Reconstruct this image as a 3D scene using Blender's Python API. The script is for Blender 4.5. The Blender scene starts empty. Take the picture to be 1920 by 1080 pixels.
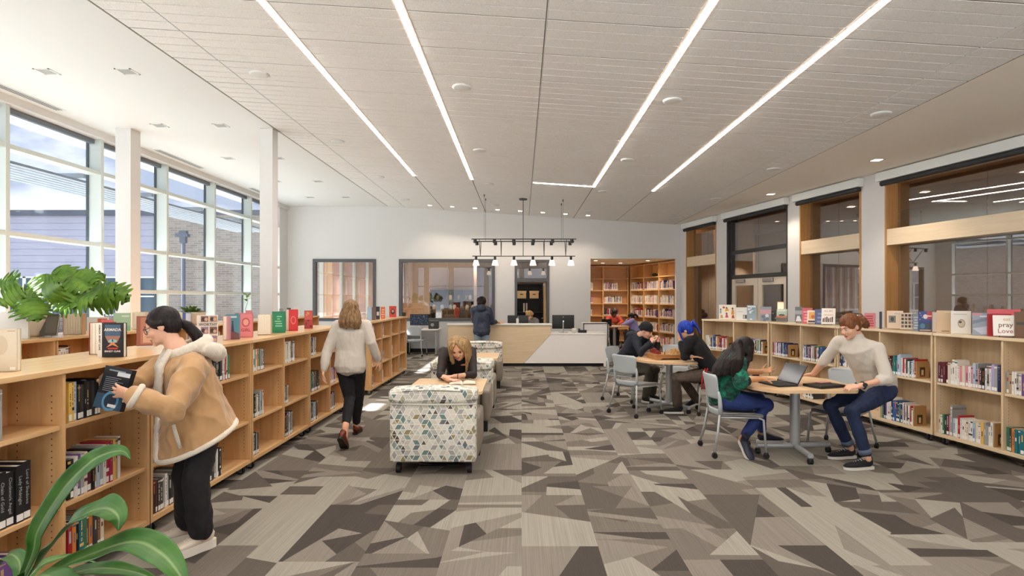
import bpy, bmesh, math, random
import numpy as np
from mathutils import Vector, Matrix, noise as mnoise

rnd = random.Random(7)
SC = bpy.context.scene
COL = SC.collection
PI = math.pi
V = Vector

def lin(c):
    if isinstance(c, str):
        c = c.lstrip('#')
        c = [int(c[i:i + 2], 16) / 255 for i in (0, 2, 4)]
    return tuple((x / 12.92) if x <= 0.04045 else ((x + 0.055) / 1.055) ** 2.4 for x in c)

# ------------------------------------------------------------------ node maths
class E:
    """a scalar socket with arithmetic"""
    def __init__(self, nt, s): self.nt, self.s = nt, s
    def _op(self, op, *o):
        n = self.nt.nodes.new('ShaderNodeMath'); n.operation = op
        for k, x in enumerate((self,) + o):
            if isinstance(x, E): self.nt.links.new(x.s, n.inputs[k])
            else: n.inputs[k].default_value = x
        return E(self.nt, n.outputs[0])
    def __add__(a, b): return a._op('ADD', b)
    def __radd__(a, b): return a._op('ADD', b)
    def __mul__(a, b): return a._op('MULTIPLY', b)
    def __rmul__(a, b): return a._op('MULTIPLY', b)
    def __sub__(a, b): return a._op('SUBTRACT', b)
    def __rsub__(a, b): return (a * -1.0) + b
    def floor(a): return a._op('FLOOR')
    def fract(a): return a._op('FRACT')
    def abs(a): return a._op('ABSOLUTE')
    def fmod(a, b): return a._op('FLOORED_MODULO', b)
    def lt(a, b): return a._op('LESS_THAN', b)
    def gt(a, b): return a._op('GREATER_THAN', b)
    def min(a, b): return a._op('MINIMUM', b)
    def max(a, b): return a._op('MAXIMUM', b)
    def eq(a, b): return (a - b).abs().lt(0.25)

class NT:
    def __init__(self, m):
        m.use_nodes = True
        self.m, self.t = m, m.node_tree
        self.t.nodes.clear()
        self.out = self.n('ShaderNodeOutputMaterial')
    def n(self, typ, **kw):
        nd = self.t.nodes.new(typ)
        for k, v in kw.items(): setattr(nd, k, v)
        return nd
    def link(self, a, b): self.t.links.new(a.s if isinstance(a, E) else a, b)
    def coord(self, kind='Object', scale=(1, 1, 1), rot=(0, 0, 0)):
        tc = self.n('ShaderNodeTexCoord'); mp = self.n('ShaderNodeMapping')
        mp.inputs['Scale'].default_value = scale; mp.inputs['Rotation'].default_value = rot
        self.link(tc.outputs[kind], mp.inputs[0]); return mp.outputs[0]
    def noise(self, vec, scale=5, detail=3, rough=.5):
        nd = self.n('ShaderNodeTexNoise'); nd.inputs['Scale'].default_value = scale
        nd.inputs['Detail'].default_value = detail; nd.inputs['Roughness'].default_value = rough
        self.link(vec, nd.inputs['Vector']); return nd.outputs['Fac']
    def ramp(self, fac, stops, const=False):
        r = self.n('ShaderNodeValToRGB'); cr = r.color_ramp
        cr.interpolation = 'CONSTANT' if const else 'LINEAR'
        while len(cr.elements) < len(stops): cr.elements.new(0.5)
        for e, (p, c) in zip(cr.elements, stops):
            e.position = p; e.color = (*(lin(c) if isinstance(c, str) else c), 1)
        self.link(fac, r.inputs[0]); return r.outputs[0]
    def mix(self, fac, a, b):
        x = self.n('ShaderNodeMix', data_type='RGBA')
        if isinstance(fac, (int, float)): x.inputs[0].default_value = fac
        else: self.link(fac, x.inputs[0])
        for s, i in ((a, 6), (b, 7)):
            if isinstance(s, (tuple, str)): x.inputs[i].default_value = (*(lin(s) if isinstance(s, str) else s), 1)
            else: self.link(s, x.inputs[i])
        return x.outputs[2]
    def bsdf(self, color=(.8, .8, .8), rough=.5, metal=0., spec=.5, sheen=0., coat=0., bump=None, bstr=.2, bdist=.002, sub=0., trans=0.):
        b = self.n('ShaderNodeBsdfPrincipled')
        if isinstance(color, str): color = lin(color)
        if isinstance(color, tuple): b.inputs['Base Color'].default_value = (*color, 1)
        else: self.link(color, b.inputs['Base Color'])
        b.inputs['Roughness'].default_value = rough; b.inputs['Metallic'].default_value = metal
        b.inputs['Specular IOR Level'].default_value = spec
        b.inputs['Sheen Weight'].default_value = sheen; b.inputs['Coat Weight'].default_value = coat
        if sub: b.inputs['Subsurface Weight'].default_value = sub; b.inputs['Subsurface Radius'].default_value = (.012, .005, .003); b.inputs['Subsurface Scale'].default_value = 1.0
        if trans: b.inputs['Transmission Weight'].default_value = trans
        if bump is not None:
            bp = self.n('ShaderNodeBump'); bp.inputs['Strength'].default_value = bstr; bp.inputs['Distance'].default_value = bdist
            self.link(bump, bp.inputs['Height']); self.link(bp.outputs[0], b.inputs['Normal'])
        self.link(b.outputs[0], self.out.inputs[0]); return b

MATS = {}
def mat(name, color='#cccccc', rough=.5, metal=0., spec=.5, sheen=0., coat=0., bump=0., bscale=200., vary=0., vscale=6., sub=0., bdist=.002, stretch=(1, 1, 1)):
    if name in MATS: return MATS[name]
    m = bpy.data.materials.new(name); t = NT(m)
    col = color if isinstance(color, tuple) else lin(color)
    c = col
    if vary:
        f = t.noise(t.coord('Object', stretch), vscale, 4, .6)
        lo = tuple(max(0, x * (1 - vary)) for x in col); hi = tuple(min(1, x * (1 + vary)) for x in col)
        c = t.ramp(f, [(.3, lo), (.7, hi)])
    bp = t.noise(t.coord('Object', stretch), bscale, 2, .6) if bump else None
    t.bsdf(c, rough, metal, spec, sheen, coat, bp, bump, bdist, sub)
    MATS[name] = m; return m

def emat(name, color, strength):
    if name in MATS: return MATS[name]
    m = bpy.data.materials.new(name); t = NT(m)
    e = t.n('ShaderNodeEmission'); e.inputs[0].default_value = (*(lin(color) if isinstance(color, str) else color), 1); e.inputs[1].default_value = strength
    t.link(e.outputs[0], t.out.inputs[0]); MATS[name] = m; return m

def wood(name, base, dark, axis=0, rough=.42, scale=1.0, contrast=1.0):
    if name in MATS: return MATS[name]
    m = bpy.data.materials.new(name); t = NT(m)
    s = [22 * scale, 22 * scale, 22 * scale]; s[axis] = 1.3 * scale
    f1 = t.noise(t.coord('Object', tuple(s)), 1.0, 5, .6)
    s2 = [120., 120., 120.]; s2[axis] = 6.
    f2 = t.noise(t.coord('Object', tuple(s2)), 1.0, 2, .5)
    c1 = t.ramp(f1, [(.28, dark), (.72, base)])
    c2 = t.mix(.12 * contrast, c1, t.ramp(f2, [(.35, dark), (.65, base)]))
    t.bsdf(c2, rough, 0, .4, bump=f2, bstr=.05, bdist=.001)
    MATS[name] = m; return m

def glass(name, tint=(1, 1, 1), ior=1.5, rough=0.0, refl=1.0):
    if name in MATS: return MATS[name]
    m = bpy.data.materials.new(name); t = NT(m)
    lw = t.n('ShaderNodeLayerWeight'); lw.inputs[0].default_value = .5
    f0 = ((ior - 1) / (ior + 1)) ** 2
    fac = E(t.t, lw.outputs['Facing'])._op('POWER', 5.0) * (1 - f0) + f0
    tr = t.n('ShaderNodeBsdfTransparent'); tr.inputs[0].default_value = (*tint, 1)
    gl = t.n('ShaderNodeBsdfGlossy'); gl.inputs[0].default_value = (refl, refl, refl, 1); gl.inputs['Roughness'].default_value = rough
    mx = t.n('ShaderNodeMixShader')
    t.link(fac, mx.inputs[0]); t.link(tr.outputs[0], mx.inputs[1]); t.link(gl.outputs[0], mx.inputs[2])
    t.link(mx.outputs[0], t.out.inputs[0]); MATS[name] = m; return m

# ------------------------------------------------------------------ mesh builder
def frame(d, up=None):
    d = V(d).normalized()
    u = V(up) if up is not None else (V((0, 0, 1)) if abs(d.z) < .95 else V((0, 1, 0)))
    x = u.cross(d)
    if x.length < 1e-6: x = V((1, 0, 0)).cross(d)
    x.normalize(); y = d.cross(x).normalized()
    return x, y

class MB:
    def __init__(self): self.v, self.f, self.mi, self.sm = [], [], [], []
    def add(self, vs, fs, mi=0, smooth=False, M=None):
        b = len(self.v)
        self.v += [tuple(M @ V(p)) if M is not None else tuple(p) for p in vs]
        for f in fs:
            self.f.append(tuple(b + i for i in f)); self.mi.append(mi); self.sm.append(smooth)
        return self
    def box(self, x0, x1, y0, y1, z0, z1, mi=0, M=None):
        vs = [(x, y, z) for z in (z0, z1) for y in (y0, y1) for x in (x0, x1)]
        return self.add(vs, [(0, 2, 3, 1), (4, 5, 7, 6), (0, 1, 5, 4), (2, 6, 7, 3), (0, 4, 6, 2), (1, 3, 7, 5)], mi, False, M)
    def rbox(self, x0, x1, y0, y1, z0, z1, r=.01, seg=3, mi=0, M=None, smooth=True):
        """box with all edges rounded"""
        bm = bmesh.new(); bmesh.ops.create_cube(bm, size=1)
        for q in bm.verts: q.co = V(((x0 + x1) / 2 + q.co.x * (x1 - x0), (y0 + y1) / 2 + q.co.y * (y1 - y0), (z0 + z1) / 2 + q.co.z * (z1 - z0)))
        r = min(r, (x1 - x0) * .49, (y1 - y0) * .49, (z1 - z0) * .49)
        bmesh.ops.bevel(bm, geom=bm.edges[:], offset=r, segments=seg, affect='EDGES', profile=.5)
        return self.bm(bm, mi, M, smooth)
    def bm(self, bm, mi=0, M=None, smooth=True):
        bm.verts.index_update()
        self.add([q.co for q in bm.verts], [[q.index for q in f.verts] for f in bm.faces], mi, smooth, M)
        bm.free(); return self
    def cyl(self, a, b, r0, r1=None, n=16, mi=0, smooth=True, caps=True, M=None):
        r1 = r0 if r1 is None else r1
        a, b = V(a), V(b); x, y = frame(b - a)
        vs = []
        for c, r in ((a, r0), (b, r1)):
            vs += [c + (x * math.cos(2 * PI * k / n) + y * math.sin(2 * PI * k / n)) * r for k in range(n)]
        self.add(vs, [(k, (k + 1) % n, n + (k + 1) % n, n + k) for k in range(n)], mi, smooth, M)
        if caps:
            self.add(vs[:n], [tuple(range(n))[::-1]], mi, False, M); self.add(vs[n:], [tuple(range(n))], mi, False, M)
        return self
    def tube(self, pts, rad, n=10, mi=0, up=None, caps=True, M=None, smooth=True, closed=False):
        """swept tube; rad = number, or list of numbers or (a, b) ellipse half axes (a along side, b along the other)"""
        pts = [V(p) for p in pts]; m = len(pts)
        if not isinstance(rad, (list, tuple)): rad = [rad] * m
        vs = []; px = None
        for i, p in enumerate(pts):
            if closed: d = pts[(i + 1) % m] - pts[i - 1]
            else: d = pts[min(i + 1, m - 1)] - pts[max(i - 1, 0)]
            if up is not None or px is None:
                x, y = frame(d, up)
            else:
                d.normalize(); x = px - d * px.dot(d); x.normalize(); y = d.cross(x)
            px = x
            r = rad[i]; ra, rb = r if isinstance(r, (tuple, list)) else (r, r)
            vs += [p + x * (ra * math.cos(2 * PI * k / n)) + y * (rb * math.sin(2 * PI * k / n)) for k in range(n)]
        fs = []
        for i in range(m if closed else m - 1):
            j = (i + 1) % m
            fs += [(i * n + k, i * n + (k + 1) % n, j * n + (k + 1) % n, j * n + k) for k in range(n)]
        if caps and not closed: fs += [tuple(range(n))[::-1], tuple((m - 1) * n + k for k in range(n))]
        return self.add(vs, fs, mi, smooth, M)
    def lathe(self, prof, n=24, mi=0, M=None, smooth=True, caps=True):
        """prof = [(r, z)] bottom to top"""
        vs = [(r * math.cos(2 * PI * k / n), r * math.sin(2 * PI * k / n), z) for r, z in prof for k in range(n)]
        fs = [(i * n + k, i * n + (k + 1) % n, (i + 1) * n + (k + 1) % n, (i + 1) * n + k) for i in range(len(prof) - 1) for k in range(n)]
        if caps:
            if prof[0][0] > 1e-5: fs.append(tuple(range(n))[::-1])
            if prof[-1][0] > 1e-5: fs.append(tuple((len(prof) - 1) * n + k for k in range(n)))
        return self.add(vs, fs, mi, smooth, M)
    def ell(self, c, r, n=14, mi=0, M=None, R=None):
        """ellipsoid"""
        if not isinstance(r, (tuple, list)): r = (r, r, r)
        vs, fs = [], []; m = max(6, n * 2 // 3)
        for i in range(1, m):
            t = PI * i / m
            for k in range(n):
                p = V((r[0] * math.sin(t) * math.cos(2 * PI * k / n), r[1] * math.sin(t) * math.sin(2 * PI * k / n), r[2] * math.cos(t)))
                vs.append(V(c) + (R @ p if R is not None else p))
        top = len(vs)
        for s in (1, -1):
            p = V((0, 0, s * r[2])); vs.append(V(c) + (R @ p if R is not None else p))
        for i in range(m - 2):
            fs += [(i * n + k, (i + 1) * n + k, (i + 1) * n + (k + 1) % n, i * n + (k + 1) % n) for k in range(n)]
        fs += [(top, k, (k + 1) % n) for k in range(n)] + [(top + 1, (m - 2) * n + (k + 1) % n, (m - 2) * n + k) for k in range(n)]
        return self.add(vs, fs, mi, True, M)
    def prism(self, poly, z0, z1, mi=0, M=None, smooth=False):
        n = len(poly)
        vs = [(x, y, z0) for x, y in poly] + [(x, y, z1) for x, y in poly]
        return self.add(vs, [tuple(range(n))[::-1], tuple(range(n, 2 * n))] + [(k, (k + 1) % n, n + (k + 1) % n, n + k) for k in range(n)], mi, smooth, M)
    def quad(self, a, b, c, d, mi=0, M=None): return self.add([a, b, c, d], [(0, 1, 2, 3)], mi, False, M)
    def mesh(self, name, mats):
        me = bpy.data.meshes.new(name); me.from_pydata(self.v, [], self.f)
        for m in (mats if isinstance(mats, (list, tuple)) else [mats]): me.materials.append(m)
        me.polygons.foreach_set('material_index', self.mi); me.polygons.foreach_set('use_smooth', self.sm)
        me.validate(); me.update(); return me
    def build(self, name, mats, parent=None, loc=None, rz=0., uv=False):
        o = bpy.data.objects.new(name, self.mesh(name, mats)); COL.objects.link(o)
        if uv: box_uv(o.data)
        if parent is not None: o.parent = parent
        if loc is not None: o.location = loc
        if rz: o.rotation_euler = (0, 0, rz)
        return o

def box_uv(me):
    ul = me.uv_layers.new(name='UVMap')
    for p in me.polygons:
        n = p.normal; ax = max(range(3), key=lambda i: abs(n[i]))
        for li in p.loop_indices:
            c = me.vertices[me.loops[li].vertex_index].co
            ul.data[li].uv = ((c.y, c.z) if ax == 0 else (c.x, c.z) if ax == 1 else (c.x, c.y))

def rounded(pts, r, seg=4):
    """polygon with rounded corners"""
    out = []; n = len(pts)
    for i in range(n):
        p, a, b = V((*pts[i], 0)), V((*pts[i - 1], 0)), V((*pts[(i + 1) % n], 0))
        ra = min(r, (a - p).length * .45, (b - p).length * .45)
        s, e = p + (a - p).normalized() * ra, p + (b - p).normalized() * ra
        for k in range(seg + 1):
            t = k / seg; q = s * (1 - t) ** 2 + p * 2 * t * (1 - t) + e * t * t
            out.append((q.x, q.y))
    return out

def tag(o, label, cat, group=None, kind=None):
    o['label'] = label; o['category'] = cat
    if group: o['group'] = group
    if kind: o['kind'] = kind
    return o
def struct(o): o['kind'] = 'structure'; return o
def thing(name, label, cat, loc=(0, 0, 0), rz=0., group=None):
    o = bpy.data.objects.new(name, None); COL.objects.link(o)
    o.location = loc; o.rotation_euler = (0, 0, rz); o.empty_display_size = .1
    return tag(o, label, cat, group)
def kids(o): return list(o.children)
def dup(root, loc, rz, label, group=None):
    r = root.copy(); COL.objects.link(r); r.location = loc; r.rotation_euler = (0, 0, rz)
    r['label'] = label
    if group: r['group'] = group
    for ch in kids(root):
        c = ch.copy(); COL.objects.link(c); c.parent = r
        for g in kids(ch):
            d = g.copy(); COL.objects.link(d); d.parent = c
    return r

def text_mesh(body, size, depth=.001, bold=0.0, align='CENTER', shear=0.):
    """letters from the built-in font, as (verts, faces) lying in the XY plane"""
    cu = bpy.data.curves.new('lettering', 'FONT'); cu.body = body; cu.size = size; cu.extrude = depth; cu.offset = bold
    cu.align_x = align; cu.align_y = 'CENTER'; cu.resolution_u = 2; cu.shear = shear
    ob = bpy.data.objects.new('lettering', cu); COL.objects.link(ob)
    dg = bpy.context.evaluated_depsgraph_get(); me = bpy.data.meshes.new_from_object(ob.evaluated_get(dg))
    vs = [q.co.copy() for q in me.vertices]; fs = [tuple(p.vertices) for p in me.polygons]
    bpy.data.objects.remove(ob); bpy.data.curves.remove(cu); bpy.data.meshes.remove(me)
    return vs, fs
# ------------------------------------------------------------------ camera
cd = bpy.data.cameras.new('camera'); cam = bpy.data.objects.new('camera', cd); COL.objects.link(cam)
cam.location = (0, 0, 1.62); cam.rotation_euler = (PI / 2, 0, 0)
cd.sensor_fit = 'HORIZONTAL'; cd.sensor_width = 36; cd.lens = 36 * 1100 / 1920
cd.shift_x = -18 / 1920; cd.shift_y = 20 / 1920; cd.clip_start = .05; cd.clip_end = 400
SC.camera = cam

# ------------------------------------------------------------------ materials of the room
M_white = mat('white paint', '#d9d8d6', .75, bump=.03, bscale=300)
M_gyp = mat('ceiling paint', '#dfdedb', .85); M_gypw = mat('warm lit ceiling paint', '#f6eee3', .85)  # M_gypw: the warm light on this ceiling is tinted into its colour
M_trim = mat('white metal', '#e4e8e6', .4)
M_dark = mat('dark metal', '#3a3a3a', .45, metal=.2)
M_black = mat('black plastic', '#151515', .45)
M_rubber = mat('black rubber', '#0d0d0d', .6)
M_maple = wood('maple', '#dcb483', '#cb9c65', 0)
M_maple_v = wood('maple upright', '#d9b07d', '#c89860', 2)
M_maple_y = wood('maple lengthwise', '#dcb483', '#cb9c65', 1)
M_birch = wood('pale birch', '#e2ccab', '#d2b78f', 0)
M_birch_v = wood('pale birch upright', '#dfc8a5', '#cfb38a', 2)
M_jamb = wood('jamb wood', '#c89a62', '#b07f48', 2)
M_beam = wood('beam wood', '#e6d5ba', '#d8c3a1', 0)
M_steel = mat('brushed steel', '#a9a9a8', .32, metal=.85)
M_alu = mat('silver paint', '#b4b5b4', .38, metal=.4)
M_gy = mat('grey plastic', '#b3b8b9', .45)
M_seat = mat('seat fabric', '#8d8985', .85, bump=.3, bscale=600)
M_lam = wood('light laminate', '#e3c197', '#d8b386', 0, rough=.35, contrast=.6)
M_paper = mat('paper', '#e8e0cf', .8)
M_chrome = mat('chrome', '#c9c9c9', .15, metal=1.)
G_ext = glass('window glass', (.90, .93, .97), 1.3)
G_cor = glass('corridor glass', (.84, .82, .80), 2.4); G_int = glass('interior glass', (.86, .84, .82), 2.0)

def carpet_mat(name, base, k):
    m = bpy.data.materials.new(name); t = NT(m)
    st = t.noise(t.coord('Object', (95, 1.1, 1)), 1., 3, .6)
    gr = t.noise(t.coord('Object'), 240, 2, .6)
    c = lin(base)
    a = t.ramp(st, [(.3, tuple(x * .74 for x in c)), (.7, tuple(x * 1.22 for x in c))])
    b = t.ramp(gr, [(.3, tuple(x * .6 for x in c)), (.7, tuple(x * 1.35 for x in c))])
    t.bsdf(t.mix(k, a, b), .95, 0, .1, bump=gr, bstr=.5, bdist=.004)
    return m
CARPET = [carpet_mat('carpet light', '#969084', .4), carpet_mat('carpet mid', '#827a70', .45), carpet_mat('carpet taupe', '#70685f', .5), carpet_mat('carpet brown', '#5c554e', .6), carpet_mat('carpet dark', '#4b4540', .7)]

# ------------------------------------------------------------------ floor: carpet planks cut into shards
def clip_poly(poly, n, d):
    a, b = [], []
    for i, p in enumerate(poly):
        q = poly[(i + 1) % len(poly)]; sp = p[0] * n[0] + p[1] * n[1] - d; sq = q[0] * n[0] + q[1] * n[1] - d
        (a if sp >= 0 else b).append(p)
        if sp * sq < 0:
            t = sp / (sp - sq); x = (p[0] + (q[0] - p[0]) * t, p[1] + (q[1] - p[1]) * t); a.append(x); b.append(x)
    return a, b
def area(p): return abs(sum(p[i - 1][0] * p[i][1] - p[i][0] * p[i - 1][1] for i in range(len(p)))) / 2
fr = random.Random(11); fl = MB()
def shards(poly, depth):
    if depth == 0 or area(poly) < .05 or fr.random() < .06:
        k = fr.choices(range(5), (.31, .24, .20, .15, .10))[0]
        return fl.add([(x, y, 0) for x, y in poly], [tuple(range(len(poly)))], k)
    cx = sum(p[0] for p in poly) / len(poly); cy = sum(p[1] for p in poly) / len(poly)
    cx += fr.uniform(-.07, .07); cy += fr.uniform(-.12, .12)
    ang = fr.choice((0, .0, PI / 2, .5, -.5, .9, -.9, .3, -.3, 1.2, -1.2)) + fr.uniform(-.08, .08) * (fr.random() < .7)
    n = (-math.sin(ang), math.cos(ang)); a, b = clip_poly(poly, n, n[0] * cx + n[1] * cy)
    for p in (a, b):
        if len(p) > 2: shards(p, depth - 1)
PW, PL = .50, 1.0
for i in range(-16, 20):
    off = fr.random() * PL
    y = -2.6 - off
    while y < 22.4:
        shards([(i * PW, y), ((i + 1) * PW, y), ((i + 1) * PW, y + PL), (i * PW, y + PL)], 4); y += PL
fo = fl.build('floor', CARPET); struct(fo); fo['label'] = 'grey and taupe shard patterned carpet floor of the library'; fo['category'] = 'floor'

# ------------------------------------------------------------------ ceilings
CZ = lambda x: 4.42 - .0642 * (x + 4.06)
o = MB().box(-7.35, -4.075, -2.6, 17.8, 4.42, 4.55).build('ceiling', M_gyp); struct(o); tag(o, 'flat white plaster ceiling beside the tall windows', 'ceiling')
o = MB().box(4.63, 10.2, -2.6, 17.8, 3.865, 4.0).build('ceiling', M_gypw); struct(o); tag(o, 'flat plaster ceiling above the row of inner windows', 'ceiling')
m = bpy.data.materials.new('wood wool panel'); t = NT(m)
nz = t.noise(t.coord('Object', (1, 1, .3)), 70, 4, .75)
t.bsdf(t.ramp(nz, [(.3, '#e0dcd6'), (.65, '#f4f1ed')]), .95, 0, .1, bump=nz, bstr=.7, bdist=.01); M_tect = m
M_back = mat('ceiling backing', '#7d776e', .9)
SEAM = [-4.06, -3.52, -2.344, -1.086, .2255, 1.569, 2.869, 4.159, 4.617]
LIT = {2, 3, 5, 6}; Y_END = 12.8
pl = MB(); P = .188; y0 = 5.30 - P * 45
k = 0
for r in range(-5, 125):
    ya = y0 + r * P; bold = (r - 45) % 4 == 0
    yb = ya + P
    if ya > 17.78: break
    g = .020 if bold else .010
    for c in range(8):
        xa, xb = SEAM[c] + .010, SEAM[c + 1] - .010
        if c in LIT and ya < Y_END: xa = SEAM[c] + .052
        if c + 1 in LIT and ya < Y_END: xb = SEAM[c + 1] - .052
        zl, zr = CZ(xa), CZ(xb); a, b = ya + g, min(yb - .003, 17.79)
        pl.add([(xa, a, zl), (xb, a, zr), (xb, b, zr), (xa, b, zl), (xa, a, zl + .03), (xb, a, zr + .03), (xb, b, zr + .03), (xa, b, zl + .03)],
               [(3, 2, 1, 0), (0, 1, 5, 4), (1, 2, 6, 5), (2, 3, 7, 6), (3, 0, 4, 7)], 0)
pl.add([(x, y, CZ(x) + .006 + dz) for dz in (0, .12) for x, y in ((-4.075, -2.6), (4.63, -2.6), (4.63, 17.8), (-4.075, 17.8))],
       [(3, 2, 1, 0), (4, 5, 6, 7), (0, 1, 5, 4), (1, 2, 6, 5), (2, 3, 7, 6), (3, 0, 4, 7)], 1)
for i in (1, 4, 7):                                   # white runners in the open joints
    x = SEAM[i]; pl.box(x + .001, x + .008, -2.6, 17.79, CZ(x) + .001, CZ(x) + .006, 2)
o = pl.build('ceiling', [M_tect, M_back, M_trim]); struct(o); tag(o, 'sloping textured wood wool plank ceiling with long joints', 'ceiling')

# ------------------------------------------------------------------ strip lights in the plank ceiling
M_led = emat('led diffuser', '#fff7f0', 33)
names = {2: 'outermost of the strip lights on the window side', 3: 'inner strip light on the window side, left of the middle joint', 5: 'strip light with the short cross arm at its end', 6: 'outermost of the strip lights on the inner window side'}
for i in (2, 3, 5, 6):
    x = SEAM[i]; z = CZ(x)
    r = thing('strip_light', 'long recessed white ' + names[i], 'ceiling light', (x, 5.0, z), 0, 'recessed strip lights')
    h = MB()
    for s in (-1, 1): h.box(s * .040 - .008, s * .040 + .008, -7.6, Y_END - 5, -.007, .002)
    h.build('housing', mat('strip housing', '#e8d2c2', .6), r)
    d = MB().box(-.030, .030, -7.6, Y_END - 5.005, -.010, .002)
    if i == 5:
        L = SEAM[5] - SEAM[4] - .03; sl = .0642
        d.add([(-L, Y_END - 5.07, sl * L - .004), (-.03, Y_END - 5.07, -.004), (-.03, Y_END - 5.01, -.004), (-L, Y_END - 5.01, sl * L - .004)], [(3, 2, 1, 0)])
    d.build('diffuser', M_led, r)

# ------------------------------------------------------------------ walls
def holed(mb, x0, x1, z0, z1, y0, y1, holes, mi=0):
    xs = sorted({x0, x1, *[h[0] for h in holes], *[h[1] for h in holes]})
    for a, b in zip(xs, xs[1:]):
        hs = sorted((h[2], h[3]) for h in holes if h[0] <= a + 1e-6 and h[1] >= b - 1e-6); z = z0
        for h0, h1 in hs:
            if h0 > z + 1e-6: mb.box(a, b, y0, y1, z, h0, mi)
            z = h1
        if z < z1 - 1e-6: mb.box(a, b, y0, y1, z, z1, mi)
    return mb
YB = 17.8
W1 = (-6.33, -4.42, .94, 2.82); W2 = (-3.72, -.81, .94, 2.82); DR = (-.21, .84, 0, 2.80); NK = (2.09, 4.69, 0, 2.83)
o = holed(MB(), -7.6, 5.2, 0, 4.6, YB, YB + .15, [W1, W2, DR, NK]).build('wall_back', M_white); struct(o); tag(o, 'white end wall behind the service desk', 'wall')
b = MB()
for x0, x1 in ((-7.1, DR[0] - .06), (DR[1] + .06, NK[0])): b.box(x0, x1, YB - .012, YB - .001, 0, .11)
o = b.build('baseboard_back', M_black); struct(o); tag(o, 'black rubber base along the white end wall', 'baseboard')
o = MB().box(NK[0], 4.81, YB - .02, YB - .001, NK[3], 4.6).build('trim_1', M_white); struct(o); tag(o, 'white raised wall band over the reading nook opening', 'wall')

def plate_window(name, label, w, panes):
    r = thing(name, label, 'window', (0, YB, 0)); struct(r)
    x0, x1, z0, z1 = w; f = MB(); fw = .09
    for a in ((x0, x0 + fw, z0, z1), (x1 - fw, x1, z0, z1), (x0 + fw, x1 - fw, z1 - fw, z1), (x0 + fw, x1 - fw, z0, z0 + fw)): f.box(a[0], a[1], -.03, .12, a[2], a[3])
    f.build('window_frame', mat('grey frame', '#55565a', .5), r)
    g = MB(); n = panes; xs = [x0 + fw + (x1 - x0 - 2 * fw) * i / n for i in range(n + 1)]
    for a, b_ in zip(xs, xs[1:]): g.box(a + .003, b_ - .003, .05, .06, z0 + fw, z1 - fw)
    g.build('window_pane', G_int, r)
plate_window('window_21', 'grey framed inner window in end wall beside the tall windows', W1, 2)
plate_window('window_22', 'wide grey framed inner window in end wall behind the desk', W2, 2)
# door in the end wall
r = thing('door_1', 'dark framed glazed doorway behind the service desk', 'door', (0, YB, 0)); struct(r)
x0, x1, z0, z1 = DR; f = MB(); M_fr = mat('grey frame', '#55565a', .5)
for a in ((x0, x0 + .075, 0, z1), (x1 - .075, x1, 0, z1), (x0 + .075, x1 - .075, z1 - .075, z1), (x0 + .075, x1 - .075, 2.13, 2.24)): f.box(a[0], a[1], -.03, .14, a[2], a[3])
f.build('door_frame', M_fr, r)
MB().box(x0 + .075, x1 - .075, .05, .06, 2.24, z1 - .075).build('transom_pane', G_int, r)
lf = MB().box(x1 - .14, x1 - .095, .15, 1.05, .02, 2.12).build('door_leaf', wood('door veneer', '#cfae82', '#bd9868', 2), r)
MB().cyl((x1 - .14, .95, 1.0), (x1 - .2, .95, 1.0), .012).cyl((x1 - .2, .96, 1.0), (x1 - .2, .84, 1.0), .011).build('door_handle', M_chrome, lf)
MB().box(x1 - .17, x1 - .14, .2, .42, 2.02, 2.08).build('door_closer', M_steel, lf)

# left: tall glazed wall
XW = -7.1; PITCH = 1.83; YM = [8.11 + PITCH * k_ for k_ in range(-5, 6)]
TZ = [.10, .95, 1.75, 2.53, 3.74, 4.31]
M_mull = mat('mullion white', '#c9d2cf', .45)
n = 0
for ya, yb in zip(YM, YM[1:]):
    n += 1
    r = thing('window_%d' % n, 'tall white framed window bay %d of the glass wall counted from the near end' % n, 'window', (XW, ya, 0)); struct(r)
    f = MB().box(-.25, 0, -.032, .032, 0, 4.31)
    for z in TZ[1:-1]: f.box(-.22, -.012, .032, PITCH - .032, z - .032, z + .032)
    f.box(-.25, -.012, .032, PITCH - .032, 0, .1)
    f.build('window_frame', M_mull, r)
    k_ = MB()
    for z0, z1 in zip(TZ, TZ[1:]):
        for a, b_ in ((.032, .05), (PITCH - .05, PITCH - .032)): k_.box(-.245, -.205, a, b_, z0 + .03, z1 - .03)
    k_.build('gasket', mat('gasket', '#4a545c', .6), r)
    g = MB()
    for z0, z1 in zip(TZ, TZ[1:]): g.box(-.232, -.22, .04, PITCH - .04, z0 + .03, z1 - .03)
    g.build('window_pane', G_ext, r)
    s = MB().box(-.17, -.10, .05, PITCH - .05, 4.23, 4.30)
    s.build('roller_shade', mat('shade fabric', '#6f7880', .7), r)
h = MB().box(-7.38, -7.04, -2.6, YB, 4.31, 4.45).box(-7.38, -7.1, YM[-1] - .04, YB, 0, 4.31).box(-7.38, -7.1, -2.6, YM[0], 0, 4.31)
o = h.build('wall_left', M_white); struct(o); tag(o, 'white header and pier framing the tall glass wall', 'wall')
for y, x, lab in ((9.75, -6.54, 'white square column standing against the tall glass wall'), (9.75, -4.2, 'white square column rising beside the bookcase run')):
    w = .125 if x < -6 else .105
    o = MB().box(-w, w, -w, w, 0, 4.419).build('column', M_white, None, (x, y, 0)); struct(o); tag(o, lab, 'column')

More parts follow.
